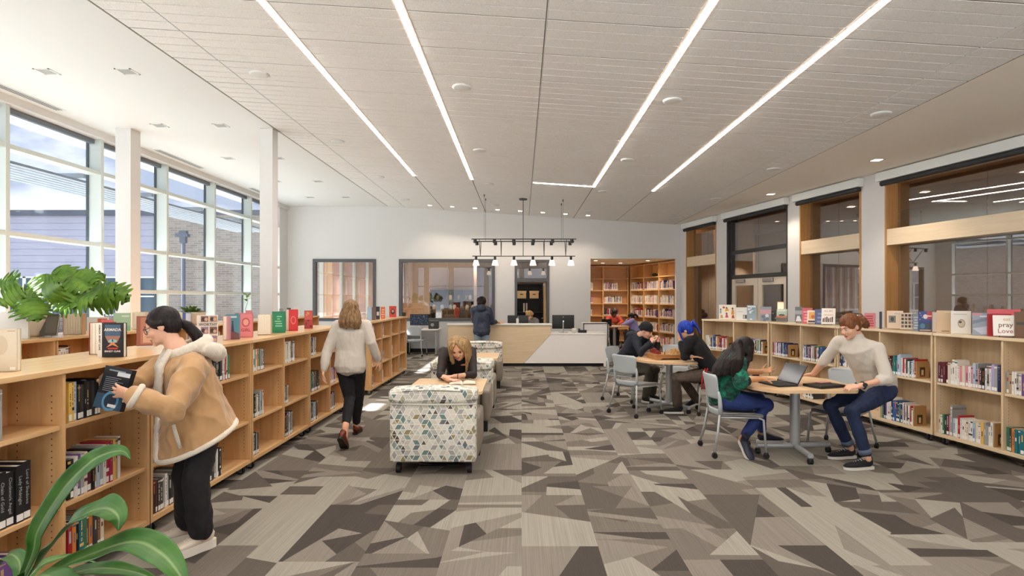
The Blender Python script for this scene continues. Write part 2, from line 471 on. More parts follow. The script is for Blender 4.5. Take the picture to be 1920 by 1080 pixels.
# right: angled wall with deep wood lined windows
RWZ = math.atan2(-1, .2164); RWO = (4.81, YB, 0)
S = lambda y: (YB - y) * 1.0232
WIN = [(S(17.42), S(15.80)), (S(15.29), S(12.93)), (S(12.54), S(10.89)), (S(10.36), S(5.6)), (S(4.9), S(1.5))]
ZT = 3.69
holes = [(a, b_, .02, ZT) for a, b_ in WIN]
o = holed(MB(), -.1, S(-2.9), 0, 3.9, 0, .3, holes).build('wall_right', M_white, None, RWO, RWZ); struct(o); tag(o, 'white angled wall with deep inner windows', 'wall')
desc = ['narrow wood lined inner window nearest the reading nook', 'dark steel framed glazed entrance with double doors', 'wood lined inner window between entrance and widest window', 'widest wood lined inner window with a timber transom', 'wood lined inner window nearest the camera']
for i, (a, b_) in enumerate(WIN):
    r = thing('window_%d' % (31 + i) if i != 1 else 'door_2', desc[i], 'window' if i != 1 else 'door', RWO, RWZ); struct(r)
    dark = i == 1; f = MB(); MJ = M_dark if dark else M_jamb; d1 = .29
    f.box(a, a + .035, -.012, d1, .02, ZT).box(b_ - .035, b_, -.012, d1, .02, ZT).box(a + .035, b_ - .035, -.012, d1, ZT - .035, ZT)
    f.build('window_jamb', MJ, r)
    if dark:
        t_ = MB()
        for z0, z1 in ((2.76, 2.85), (2.13, 2.22)): t_.box(a + .035, b_ - .035, .06, .16, z0, z1)
        for x in (a + .035, b_ - .085): t_.box(x, x + .05, .06, .16, .02, 3.6)
        t_.build('window_transom', M_dark, r)
        ga = [(2.22, 2.76), (2.85, 3.65)]
        wd = (b_ - a - .17) / 2
        for q in range(2):
            xa = a + .085 + q * wd
            l = MB(); ML = mat('door paint', '#d8cbb8', .45)
            l.box(xa + .01, xa + .16, .08, .125, .03, 2.12).box(xa + wd - .16, xa + wd - .01, .08, .125, .03, 2.12).box(xa + .16, xa + wd - .16, .08, .125, 1.95, 2.12).box(xa + .16, xa + wd - .16, .08, .125, .03, .3)
            lo = l.build('door_leaf', ML, r)
            MB().box(xa + .16, xa + wd - .16, .098, .106, .3, 1.95).build('door_pane', G_int, lo)
            MB().rbox(xa + .25, xa + .62, .02, .075, 2.02, 2.10, .01).build('door_closer', M_steel, lo)
            MB().box(xa + .2, xa + wd - .2, .035, .065, .98, 1.05).build('push_bar', M_steel, lo)
    else:
        t_ = MB().box(a + .035, b_ - .035, 0, .27, 2.56, 2.84); t_.build('window_transom', M_beam, r)
        ga = [(.06, 2.56), (2.84, 3.655)]
    g = MB(); nd = 2 if b_ - a < 3 else 3
    for z0, z1 in ga:
        for q in range(nd):
            xa = a + .035 + (b_ - a - .07) * q / nd; xb = a + .035 + (b_ - a - .07) * (q + 1) / nd
            g.box(xa + .003, xb - .003, .23 if not dark else .1, .245 if not dark else .112, z0, z1)
    g.build('window_pane', G_cor, r)
    hb = MB().box(a - .08, b_ + .06, -.13, -.002, ZT - .0, ZT + .15).build('shade_fascia', M_trim, r)
    MB().cyl((a - .02, -.06, ZT - .045), (b_ + .02, -.06, ZT - .045), .042, n=14).build('shade_roll', mat('shade charcoal', '#2b2c2e', .7), r)
# corridor behind it
M_cor = mat('corridor wall', '#7d6550', .8); M_corc = wood('corridor ceiling', '#9a6c45', '#7d5332', 0)
c_ = MB().box(-1.0, S(-2.9), 3.3, 3.45, 0, 3.9).box(-1.15, -1.0, .3, 3.45, 0, 3.9)
o = c_.build('wall_corridor', M_cor, None, RWO, RWZ); struct(o); tag(o, 'brown corridor wall behind the inner windows', 'wall')
o = MB().box(-1.0, S(-2.9), .3, 3.4, 3.72, 3.86).build('ceiling', M_corc, None, RWO, RWZ); struct(o); tag(o, 'brown slatted ceiling of the corridor behind the inner windows', 'ceiling')
o = MB().box(.2, 2.2, 1.0, 1.06, 0, 3.71).build('wall_panel', M_jamb, None, RWO, RWZ); struct(o); tag(o, 'plain wood panelling seen through the narrowest inner window', 'wall')
fh = [(-6.8 + 2.3 * k_, -6.8 + 2.3 * k_ + 2.1, .1, 3.7) for k_ in range(7)]  # unseen windows behind the camera, added to bring in daylight
o = holed(MB(), -8, 10.5, 0, 4.6, -2.75, -2.6, fh).build('wall_front', M_white); struct(o); tag(o, 'white wall behind the camera with windows added for daylight', 'wall')
for k_, (a, b_, z0, z1) in enumerate(fh):
    r = thing('window_%d' % (41 + k_), 'unseen daylight window added behind the camera, number %d from the glass wall' % (k_ + 1), 'window', (0, -2.68, 0)); struct(r)
    f = MB()
    for q in ((a, a + .06, z0, z1), (b_ - .06, b_, z0, z1), (a + .06, b_ - .06, z0, z0 + .06), (a + .06, b_ - .06, z1 - .06, z1), (a + .06, b_ - .06, 2.4, 2.46)): f.box(q[0], q[1], -.06, .06, q[2], q[3])
    f.build('window_frame', M_mull, r); MB().box(a + .06, b_ - .06, -.006, .006, z0 + .06, z1 - .06).build('window_pane', G_ext, r)

# ------------------------------------------------------------------ exterior seen through the glass wall
def brick(name, c1, c2, mort):
    m = bpy.data.materials.new(name); t = NT(m); b = t.n('ShaderNodeTexBrick')
    b.inputs['Color1'].default_value = (*lin(c1), 1); b.inputs['Color2'].default_value = (*lin(c2), 1); b.inputs['Mortar'].default_value = (*lin(mort), 1)
    b.inputs['Scale'].default_value = 1; b.inputs['Brick Width'].default_value = .40; b.inputs['Row Height'].default_value = .11; b.inputs['Mortar Size'].default_value = .012
    cs = t.coord('Object', (1, 1, 1), (PI / 2, 0, 0)); t.link(cs, b.inputs[0]); t.bsdf(b.outputs[0], .9); return m
M_brick = brick('brick', '#989087', '#7f7870', '#a79f97')
o = MB().box(-80, -7.45, -40, 80, -.3, -.15).build('ground', mat('concrete paving', '#a19f9a', .9, vary=.04)); struct(o); tag(o, 'pale paved yard outside the glass wall', 'ground')
o = MB().box(-7.45, 40, -40, -2.8, -.3, -.15).build('ground', mat('daylight bounce ground', '#efece6', .9, vary=.04)); struct(o); tag(o, 'unseen white ground added behind the camera to bounce daylight', 'ground')  # unseen ground, added and whitened to throw daylight up at the ceiling
r = thing('building', 'low building with lavender panels and brick across the yard', 'building', (0, 30, -.15))
M_pan = mat('metal panel', '#9d9fb1', .6)
w = MB()
w.box(-27, -18.6, 0, .4, 2.9, 6.0)
for k_ in range(9): w.box(-27, -18.6, -.02, 0, 3.0 + k_ * .33, 3.0 + k_ * .33 + .3)
w.build('panel_wall', M_pan, r)
MB().box(-40, -27, -.2, .4, 0, 6.0).box(-18.6, -9, -.3, .4, 0, 6.1).box(-27, -18.6, .05, .4, 0, .9).build('brick_wall', M_brick, r)
MB().box(-40, -8.9, -.4, .5, 6.0, 6.25).build('parapet', mat('coping', '#4d5461', .5), r)
for q in range(6):
    xa = -26.8 + q * 1.36
    f = MB()
    for x in (xa, xa + 1.27): f.box(x, x + .07, 0, .1, .9, 2.9)
    for z in (.9, 1.85, 2.83): f.box(xa, xa + 1.34, 0, .1, z, z + .07)
    fo_ = f.build('window', M_trim, r)
    MB().box(xa + .07, xa + 1.27, .05, .07, .95, 2.85).build('window_pane', mat('dark outside glass', '#3c5566', .1), fo_)
r = thing('yard_lamp', 'grey flood lamp on a tall pole before the brick wall', 'lamp', (-16.6, 28.8, -.15))
MB().cyl((0, 0, 0), (0, 0, 4.9), .09).build('pole', mat('lamp grey', '#5a6270', .5), r)
MB().prism([(-.3, -.2), (.3, -.2), (.22, .2), (-.22, .2)], 4.8, 4.95).prism([(-.14, -.1), (.14, -.1), (.14, .1), (-.14, .1)], 4.5, 4.8).box(-.18, .18, -.1, .1, 4.95, 5.1).build('lamp_head', mat('lamp grey', '#5a6270', .5), r)
# louvred sunshade outside
s = MB()
for k_ in range(7): s.box(-7.55 - k_ * .16 - .10, -7.55 - k_ * .16, -2, 17.7, 3.62 + .0, 3.66)
for y in YM: s.box(-8.7, -7.4, y - .03, y + .03, 3.66, 3.74)
o = s.build('sunshade', mat('sunshade', '#8d949b', .5)); struct(o); tag(o, 'louvred metal sunshade outside the glass wall', 'sunshade')
o = MB().box(-8.7, -7.39, -3, 18.2, 4.6, 4.85).build('roof', M_trim); struct(o); tag(o, 'roof overhang outside the glass wall', 'roof')

# ------------------------------------------------------------------ ceiling fittings
def downlight(loc, label, group, on, sz=.1, cat='ceiling light'):
    r = thing('downlight', label, cat, loc, 0, group)
    t_ = MB()
    for a in ((-sz, sz, -sz, -sz + .02), (-sz, sz, sz - .02, sz), (-sz, -sz + .02, -sz, sz), (sz - .02, sz, -sz, sz)): t_.box(a[0], a[1], a[2], a[3], -.006, .0)
    t_.build('trim_ring', M_gyp, r)
    MB().quad((-sz, -sz, -.002), (-sz, sz, -.002), (sz, sz, -.002), (sz, -sz, -.002)).build('lens', on, r)
M_dim = mat('unlit lens', '#9b9994', .5); M_lens = emat('lit lens', '#ffe6cc', 9)
for i, y in enumerate((7.23, 9.48, 11.7, 14.0, 16.2)):
    for j, x in enumerate((-5.85, -4.86)):
        downlight((x, y, 4.42), 'unlit square downlight, %s row from the glass wall, %s from the camera' % (('first', 'second')[j], ('nearest', 'second', 'third', 'fourth', 'fifth')[i]), 'flat ceiling downlights', M_dim)
RWM = Matrix.Translation(RWO) @ Matrix.Rotation(RWZ, 4, 'Z')
ords = ('first', 'second', 'third', 'fourth', 'fifth', 'sixth', 'seventh', 'eighth')
for i in range(8):
    x = -2.66 + .655 * i
    downlight((x, 17.0, CZ(x) - .004), 'small lit downlight by the end wall, %s from the glass wall side' % ords[i], 'end wall downlights', M_lens, .075)
downlight((5.75, 9.5, 3.865), 'square lit downlight in the flat ceiling before the inner windows', 'inner window downlights', M_lens, .09)
for k_ in range(6): downlight(RWM @ V((3.0 + 1.9 * k_, 1.7, 3.715)), 'lit square downlight in the corridor ceiling behind the inner windows, %s from the reading nook' % ords[k_], 'corridor downlights', M_lens, .09)
for k_, (x_, y_) in enumerate(((2.35, 18.6), (2.75, 19.9), (3.35, 19.9), (4.0, 18.6))): downlight((x_, y_, 2.829), 'lit downlight in the reading nook ceiling, %s from the service desk' % ords[k_], 'reading nook downlights', M_lens, .075)
downlight((5.35, 12.6, 3.865), 'square lit downlight in the flat ceiling before the entrance doors', 'inner window downlights', M_lens, .09)
sp = MB().lathe([(.115, 0), (.115, -.012), (.09, -.022), (0, -.024)], 28)
for i, y in enumerate((7.15, 10.2, 13.2, 16.2)):
    for j, x in enumerate((-3.2, -.73, 1.84, 4.38)):
        o = sp.build('ceiling_speaker', M_gyp, None, (x, y, CZ(x) - .001), 0)
        tag(o, 'round white ceiling speaker, %s row from the camera, %s from the glass wall' % (ords[i], ords[j]), 'speaker', 'round ceiling speakers')
for i, (ya, yb) in enumerate(((6.2, 8.73), (11.0, 12.6), (14.8, 16.3))):
    r = thing('air_diffuser', 'slotted air diffuser over the glass wall, ' + ('nearest', 'middle', 'farthest')[i], 'vent', (-6.85, ya, 4.42), 0, 'slotted air diffusers')
    MB().box(-.07, .07, 0, yb - ya, -.008, 0).build('diffuser_frame', M_gyp, r)
    q = MB()
    for k_ in range(3): q.box(-.05 + k_ * .038, -.028 + k_ * .038, .03, yb - ya - .03, -.0095, -.008)
    q.build('slot', M_dark, r)
# ------------------------------------------------------------------ reading nook behind the opening in the end wall
M_nook = mat('nook wall', '#e3d3bb', .8)
o = MB().box(1.9, 5.4, 17.95, 21.6, 2.83, 2.95).build('ceiling', M_nook); struct(o); tag(o, 'low warm ceiling of the reading nook', 'ceiling')
o = MB().box(1.9, 2.0, 17.95, 21.5, 0, 2.83).box(1.9, 5.4, 21.45, 21.6, 0, 2.83).box(5.2, 5.4, 17.95, 21.6, 0, 2.83).build('wall_nook', M_nook); struct(o); tag(o, 'warm walls enclosing the reading nook', 'wall')
M_nw = wood('nook maple', '#e0b47c', '#d09f63', 0)
def tall_case(name, label, L, nb, loc, rz, zs=(.12, .55, 1.01, 1.45, 1.92, 2.35), H=2.80, D=.34, open_cells=()):
    r = thing(name, label, 'bookcase', loc, rz, 'tall maple bookcases in the reading nook')
    up = MB(); w = L / nb
    for k in range(nb + 1): up.box(max(0, k * w - .02), min(L, k * w + .02), 0, D, 0, H)
    up.build('upright', M_nw, r)
    MB().box(.0, L, D - .015, D, .02, H).build('back_panel', M_nw, r)
    for k in range(nb):
        for z in zs: MB().box(k * w + .02, (k + 1) * w - .02, .005, D - .015, z - .03, z).build('shelf', M_nw, r)
    MB().box(0, L, .02, D - .015, H - .05, H - .001).build('top', M_nw, r)
    return r
NB_L = 1.88                                   # the case along the far wall and the case along the slanting side wall
tall_case('bookcase', 'tall maple bookcase along the far wall of the reading nook', 1.82, 2, (2.02, 21.08, 0), 0)
SD = math.atan2(-3.0, .84)
tall_case('bookcase', 'tall maple bookcase along the side wall of the reading nook', 3.1, 3, (3.88, 21.0, 0), SD)
o = MB().ell((0, 0, .06), (.10, .10, .06)).build('fern', mat('dark leaf', '#39452f', .7)); tag(o, 'small dark trailing plant on the top nook shelf', 'plant'); o.location = (4.44, 19.55, 2.3525)

# ------------------------------------------------------------------ staff rooms behind the inner windows and the door
M_office = mat('office wall', '#dcbd9d', .8)
o = MB().box(-7.4, 1.9, 21.5, 21.65, 0, 3.1).box(1.75, 1.9, 17.95, 21.5, 0, 3.1).box(-1.6, -1.5, 19.6, 21.5, 0, 3.1).build('wall_office', M_office); struct(o); tag(o, 'peach walls of the staff rooms behind the end wall', 'wall')
o = MB().box(-7.4, 1.9, 17.95, 21.65, 3.0, 3.12).build('ceiling', M_gyp); struct(o); tag(o, 'ceiling of the staff rooms behind the end wall', 'ceiling')
for k in range(5):                               # posts of a staff room side opening, added to let in sun stripes
    y = 18.1 + .85 * k
    o = MB().box(-7.4, -7.25, y - .05, y + .05, 0, 3.0).build('trim_%d' % (41 + k), M_mull); struct(o); tag(o, 'white post of the staff room side opening added to admit sun, number %d from the end wall' % (k + 1), 'post')
for k in range(5):  # pale posts, also standing in for the sun stripes seen here
    x = -6.35 + .46 * k
    o = MB().box(x - .05, x + .05, 20.6, 20.72, 0, 3.0).build('trim_%d' % (51 + k), M_mull); struct(o); tag(o, 'pale post standing in for sun stripes behind the smaller window, number %d from the glass wall' % (k + 1), 'post')
o = MB().box(-6.7, -4.2, 20.75, 20.85, 0, 3.0).build('wall_partition', mat('pink brick', '#b98d78', .9, vary=.15)); struct(o); tag(o, 'rosy partition behind the pale posts in the staff room', 'wall')
r = thing('storage_shelf', 'dark open shelving with jars behind the wide inner window', 'shelf', (-3.3, 21.1, 0))
f = MB(); M_dsh = mat('dark shelf', '#55504a', .6)
for x in (0, .6, 1.2, 1.65): f.box(x, x + .03, 0, .38, .0, 1.95)
for z in (.86, 1.2, 1.55, 1.92): f.box(.03, 1.65, 0, .38, z, z + .03)
f.box(0, 1.68, .36, .38, 0, 1.95); f.build('frame', M_dsh, r)
cr_ = random.Random(3)
jm = MB().lathe([(.06, 0), (.065, .02), (.065, .13), (.045, .15), (.045, .17), (0, .172)], 14)
jmats = [mat('jar ' + c, c, .3) for c in ('#c9c2b4', '#7a746c', '#a8b1ad', '#d8d0c4')]
for i in range(11):
    z = (1.231, 1.581)[i % 2]; x = (-3.17, -3.02, -2.87, -2.57, -2.42, -2.27, -1.97, -1.85, -1.76, -1.995, -2.57)[i]
    o = jm.build('jar', jmats[i % 4], None, (x, 21.2, z)); tag(o, '%s jar on the %s dark shelf behind the wide inner window' % (('cream', 'brown', 'grey', 'white')[i % 4], ('lower', 'upper')[i % 2]), 'jar', 'jars on the dark shelving %d' % (i % 4))
o = MB().box(-4.2, -.9, 18.6, 19.2, .88, .92).box(-4.15, -4.1, 18.65, 19.15, 0, .88).box(-1.0, -.95, 18.65, 19.15, 0, .88).build('work_counter', mat('counter grey', '#8c8a86', .4)); tag(o, 'grey work counter behind the wide inner window', 'counter')
for i, (x, wd, h, c) in enumerate(((-3.9, .3, .26, '#3c3f3d'), (-3.45, .2, .2, '#8c7d6a'), (-3.1, .34, .2, '#4b4742'), (-2.65, .16, .3, '#b5a58f'), (-2.3, .4, .18, '#6d6258'), (-1.85, .22, .28, '#3a3a3c'), (-1.5, .25, .2, '#9a8c78'))):
    o = MB().rbox(-wd / 2, wd / 2, -.12, .12, 0, h, .02).build('storage_box', mat('box ' + c, c, .6), None, (x, 18.9, .921)); tag(o, '%s box on the grey work counter, number %d from the glass wall side' % (('dark green', 'tan', 'brown', 'sand coloured', 'taupe', 'charcoal', 'ochre')[i], i + 1), 'box')
o = MB().ell((0, 0, .17), (.09, .05, .17)).cyl((0, 0, -.05), (0, 0, .02), .05).build('ornament', mat('red gloss', '#c8241c', .3)); tag(o, 'red oval ornament on a stand behind the wide inner window', 'ornament'); o.location = (-2.02, 18.3, 1.02)
o = MB().cyl((0, 0, 0), (0, 0, .05), .06).cyl((0, 0, .05), (0, 0, .971), .02).cyl((0, 0, -.0), (0, 0, -.9), .02).build('display_stand', M_dark); o.location = (-2.02, 18.3, .0)
bpy.data.objects.remove(o)
o = MB().box(-2.12, -1.92, 18.2, 18.4, 0, .969).build('plinth', mat('plinth', '#a89c8c', .6)); tag(o, 'narrow plinth carrying the red ornament', 'plinth')
# black bookcase with cartons behind the door
r = thing('bookcase', 'black bookcase holding cartons seen through the open door', 'bookcase', (-.25, 19.6, 0))
f = MB()
for x in (0, .95): f.box(x, x + .03, 0, .38, 0, 2.15)
for z in (.3, .70, 1.14, 1.60, 2.1): f.box(.03, .95, 0, .38, z, z + .03)
f.box(0, .98, .37, .38, 0, 2.15); f.build('frame', mat('black shelf', '#171310', .5), r)
crt = MB().box(-.15, .15, -.12, .12, 0, .19, 0).box(-.16, .16, -.13, .13, .19, .25, 0).box(-.05, .05, -.1205, -.119, .12, .15, 1)
for i, (x, z, c, l) in enumerate(((.0, 1.631, '#d8b98c', 'tan carton, upper left in the black bookcase'), (.42, 1.631, '#d4b486', 'tan carton, upper right in the black bookcase'), (-.01, .731, '#bd8a4e', 'brown carton on the low shelf of the black bookcase'), (.315, .731, '#dcd6c8', 'white carton on the low shelf of the black bookcase'))):
    o = crt.build('storage_box', [mat('carton ' + c, c, .7), M_black], None, (x, 19.78, z)); tag(o, l, 'box')
for i, (x, c) in enumerate(((.08, '#d9d4c8'), (.17, '#cfc5b0'))):
    o = MB().box(-.025, .025, -.1, .1, 0, .3).build('binder', mat('binder ' + c, c, .6), None, (x, 19.8, 1.171)); tag(o, ('white', 'cream')[i] + ' binder standing on the middle shelf of the black bookcase', 'binder')

# ------------------------------------------------------------------ service desk
r = thing('service_desk', 'long white and birch service desk with a raised counter', 'desk', (0, 14.0, 0))
MB().prism([(-1.76, .08), (.05, .08), (.70, .775), (.70, .985), (-1.76, .985)], 0, .03, 0, Matrix(((1, 0, 0, 0), (0, 0, 1, 0), (0, 1, 0, 0), (0, 0, 0, 1)))).build('birch_panel', M_birch, r)
M_wl = mat('white laminate', '#ebe6df', .4)
MB().prism([(.062, .08), (1.965, .08), (1.965, .755), (.69, .755)], 0, .03, 0, Matrix(((1, 0, 0, 0), (0, 0, 1, 0), (0, 1, 0, 0), (0, 0, 0, 1)))).build('white_panel', M_wl, r)
MB().rbox(-1.78, .72, -.03, .30, .985, 1.022, .006).build('raised_counter', M_wl, r)
MB().box(-1.76, .70, .03, .06, .1, .985).box(.66, .70, .06, .3, .755, .985).build('counter_wall', M_wl, r)
MB().rbox(.70, 2.02, -.01, .85, .756, .79, .006).rbox(-1.76, .695, .061, .85, .72, .755, .006).build('worktop', M_wl, r)
MB().box(1.966, 2.016, 0, .84, 0, .755).build('end_panel', M_wl, r)
MB().box(-1.76, -1.71, .07, .84, 0, .719).build('end_panel', M_wl, r)
MB().box(-1.7, 1.965, .09, .12, 0, .11).build('toe_kick', M_black, r)

def monitor(name, label, loc, rz, w=.52, h=.31, stand=.12, logo=True, back=True, screen=None):
    r = thing(name, label, 'monitor', loc, rz)
    MB().rbox(-w / 2, w / 2, -.02, .02, stand, stand + h, .012).build('housing', M_black, r)
    s = MB().cyl((0, -.035, .01), (0, -.035, stand + h * .6), .018).rbox(-.11, .11, -.14, .06, 0, .012, .004).box(-.018, .018, -.06, -.02, stand + h * .5, stand + h * .6); s.build('stand', M_chrome, r)
    MB().box(-w / 2 + .012, w / 2 - .012, .0205, .0215, stand + .012, stand + h - .012).build('screen', screen or mat('screen off', '#1d2126', .1), r)
    if logo:                                         # round emblem with two slanted strokes
        m = MB().cyl((0, -.0205, stand + h - .05), (0, -.0225, stand + h - .05), .022, n=20, mi=0)
        for x, z0, z1 in ((-.008, -.022, .010), (.006, -.012, .022)):
            m.add([(x - .004, -.0228, stand + h - .05 + z0), (x + .001, -.0228, stand + h - .05 + z0), (x + .006, -.0228, stand + h - .05 + z1), (x + .001, -.0228, stand + h - .05 + z1)], [(0, 1, 2, 3)], 1)
        m.build('logo', [M_black, mat('logo silver', '#d5d5d5', .3)], r)
    return r
monitor('computer_monitor', 'black monitor seen from behind over the raised counter', (-.09, 14.62, .756), 0, .52, .32, .13)
monitor('computer_monitor', 'black monitor on a chrome stand on the low end of the desk', (1.02, 14.4, .791), 0, .54, .34, .09)
r = thing('desk_phone', 'black desk phone beside the monitor on the low desk end', 'phone', (1.48, 14.35, .791))
MB().prism([(-.10, 0), (.10, 0), (.10, .03), (-.10, .07)], -.10, .10, 0, Matrix(((0, 0, 1, 0), (1, 0, 0, 0), (0, 1, 0, 0), (0, 0, 0, 1)))).build('base', M_black, r)
MB().rbox(-.1, -.05, -.1, .1, .06, .1, .015).build('handset', M_black, r)
o = MB().rbox(-.06, .06, -.05, .05, 0, .11, .03).build('card_reader', mat('pale plastic', '#cfcac2', .5)); o.location = (1.28, 14.32, .791); tag(o, 'pale card reader between monitor and desk phone', 'device')
o = MB().box(-.10, .08, -.08, .08, 0, .035).box(-.05, .07, -.07, .06, .036, .055).build('paper_stack', mat('tan card', '#d9b48a', .8)); o.location = (-.52, 14.12, 1.024); tag(o, 'tan paper stack on the raised counter', 'paper')
o = MB().box(-.03, .03, -.04, .04, 0, .12).box(-.02, .02, -.041, .0, .03, .1).build('tape_dispenser', mat('pinkish white', '#e6dcd8', .5)); o.location = (-.10, 14.13, 1.024); tag(o, 'small white dispenser standing before the rear of the monitor', 'dispenser')
r = thing('return_shelf', 'white book return with a dark frame behind the desk end', 'shelf', (1.62, 15.2, 0))
MB().box(-.02, .62, .02, .5, 0, .99).build('body', M_wl, r)
q = MB()
for a in ((-.02, .62, .97, .99), (.6, .62, 0, .97), (-.02, 0, 0, .97)): q.box(a[0], a[1], 0, .019, a[2], a[3])
q.build('edge_frame', M_dark, r)
# pendant over the desk
r = thing('track_pendant', 'black track pendant with six frosted shades over the desk', 'pendant light', (0, 14.9, 0))
zc = 4.17
MB().cyl((.04, 0, zc - .045), (.04, 0, zc - .012), .10, .11).build('canopy', M_dark, r)
ro = MB().cyl((.04, 0, 2.70), (.04, 0, zc - .02), .009, n=8)
for x, dy in ((-.93, -.3), (-.93, .3), (1.03, -.3), (1.03, .3)):
    ro.cyl((x, dy, 3.10), (x, dy, CZ(x) - .0), .003, n=6); ro.cyl((x, dy, CZ(x) - .06), (x, dy, CZ(x) - .005), .012, n=8)
ro.build('suspension', M_dark, r)
for dy in (-.3, .3): MB().box(-1.25, 1.36, dy - .014, dy + .014, 3.09, 3.115).build('track', M_dark, r)
MB().box(-1.25, 1.36, -.014, .014, 2.69, 2.71).build('track', M_dark, r)
br = MB()
for x in (-1.05, -.52, .57, 1.12):
    for s in (-1, 1): br.cyl((x, s * .3, 3.09), (x, 0, 2.705), .008, n=8)
br.build('brace', M_dark, r)
M_shade = emat('frosted shade', '#ffe9d2', 2.2)
for k in range(6):
    x = -1.157 + .482 * k
    for dy in (-.3, .3):
        MB().cyl((x, dy, 3.005), (x, dy, 3.088), .042).build('spot_head', M_black, r)
    MB().cyl((x, 0, 2.60), (x, 0, 2.688), .032).build('lamp_socket', M_black, r)
    MB().lathe([(.085, 2.465), (.082, 2.475), (.05, 2.595), (.02, 2.602)], 20, M=Matrix.Translation((x, 0, 0))).build('lamp_shade', M_shade, r)

# computer place under the wide inner window
r = thing('computer_desk', 'narrow white computer desk under the wide inner window', 'desk', (-3.1, 17.3, 0))
MB().rbox(-.62, .68, -.32, .45, .70, .735, .006).build('desk_top', M_wl, r)
MB().box(-.5, -.46, -.2, .4, 0, .70).box(.58, .62, -.2, .4, 0, .70).build('leg_panel', M_alu, r)
scr = bpy.data.materials.new('desktop picture'); t = NT(scr)
nz = t.noise(t.coord('Object', (6, 1, 9)), 3, 3, .6)
e = t.n('ShaderNodeEmission'); t.link(t.ramp(nz, [(.4, '#2c3038'), (.6, '#4a505c'), (.72, '#9a8f96')]), e.inputs[0]); e.inputs[1].default_value = .6; t.link(e.outputs[0], t.out.inputs[0])
monitor('computer_monitor', 'black monitor showing a dim picture on the narrow white desk', (-3.0, 17.2, .736), PI, .54, .33, .10, False, False, scr)
r = thing('printer', 'small dark printer beside the monitor on the narrow white desk', 'printer', (-2.6, 17.25, .736))
MB().rbox(-.12, .16, -.15, .15, 0, .24, .02).build('body', M_dark, r); MB().cyl((-.0, -.151, .12), (-.0, -.158, .12), .05, n=18).build('dial', M_steel, r)
o = MB().rbox(-.09, .09, -.22, .22, 0, .42, .01).build('computer_tower', M_black); o.location = (-3.42, 17.4, .001); tag(o, 'black computer tower under the narrow white desk', 'computer')
# ------------------------------------------------------------------ bookcases on castors
M_topm = wood('maple lacquered top', '#e2bd8e', '#d2a771', 0, rough=.22, contrast=.6); M_topb = wood('birch lacquered top', '#e6d2b4', '#d8bf98', 0, rough=.25, contrast=.6)
def castor_mb(x, y, r=.038):
    w = MB().cyl((x - .013, y, r), (x + .013, y, r), r, n=18)
    return w
def bookcase(name, label, loc, rz, L=1.49, D=.62, H=1.235, zs=(.48, .92), double=True, nb=2, mats=None, group=None, base=.085, topt=.03):
    MH, MV = mats; MT = M_topm if MH is M_maple else M_topb
    r = thing(name, label, 'bookcase', loc, rz, group)
    w = L / nb; mid = D / 2 if double else D - .012
    zb = base + .035
    for k in range(nb + 1):
        x0 = 0 if k == 0 else (L - .022 if k == nb else k * w - .011); x1 = x0 + .022
        u = MB().box(x0, x1, .0, D, base if k in (0, nb) else zb, H - topt)
        for s, xx in ((-1, x0 - .0004), (1, x1 + .0004)):
            for y in ((.06, .25) + ((D - .06, D - .25) if double else ())):
                z = .20
                while z < H - .12:
                    a = .0042; pts = [(xx, y + a * math.cos(q * PI / 3), z + a * math.sin(q * PI / 3)) for q in range(6)]
                    u.add(pts, [tuple(range(6)) if s > 0 else tuple(range(6))[::-1]], 1); z += .034
        u.build('side_panel' if k in (0, nb) else 'divider', [MV, mat('peg hole', '#4a3520', .9)], r)
    MB().rbox(-.006, L + .006, -.014, D + .014, H - topt, H, .003, 2, smooth=False).build('top', MT, r)
    MB().box(.022, L - .022, .002, D - .002, base, zb).build('bottom', MH, r)
    MB().box(.022, L - .022, mid - .006, mid + .006, zb, H - topt).build('back_panel', MV, r)
    for k in range(nb):
        xa = (.022 if k == 0 else k * w + .011) + .002; xb = (L - .022 if k == nb - 1 else (k + 1) * w - .011) - .002
        for z in zs:
            MB().rbox(xa, xb, .012, mid - .008, z - .026, z, .003, 2, smooth=False).build('shelf', MH, r)
            if double: MB().rbox(xa, xb, mid + .008, D - .012, z - .026, z, .003, 2, smooth=False).build('shelf', MH, r)
    for x in (.09, L - .09):
        for y in (.07, D - .07):
            c = MB().box(x - .04, x + .04, y - .035, y + .035, base - .006, base).box(x - .022, x - .018, y - .03, y + .01, .02, base - .005).box(x + .018, x + .022, y - .03, y + .01, .02, base - .005)
            co = c.build('caster', M_steel, r); castor_mb(x, y - .012, .036).build('wheel', M_rubber, co)
    return r
MAPLE = (M_maple, M_maple_v); BIRCH = (M_birch, M_birch_v)
# the run on the left: length along +Y, shelves facing the aisle
XA = -2.53
runA = []
for k, (y, lab) in enumerate(((2.50, 'nearest'), (4.005, 'second'), (5.51, 'third'), (7.015, 'fourth'))):
    runA.append((y, bookcase('bookcase', 'double sided maple bookcase on casters, %s of the run along the left aisle' % lab, (XA, y, 0), PI / 2, mats=MAPLE, group='bookcases along the left aisle')))
for k, y in enumerate((9.80, 11.30)):
    bookcase('bookcase', 'double sided maple bookcase on casters, %s of the pair beyond the walking woman' % ('nearer', 'farther')[k], (-2.505, y, 0), PI / 2, mats=MAPLE, group='bookcases beyond the gap')
for k, y in enumerate((4.30, 5.805, 7.31, 8.815, 10.32, 11.825)):
    bookcase('bookcase', 'double sided maple bookcase of the window side run, number %d from the camera' % (k + 1), (-4.60, y, 0), PI / 2, mats=MAPLE, group='bookcases of the window side run')
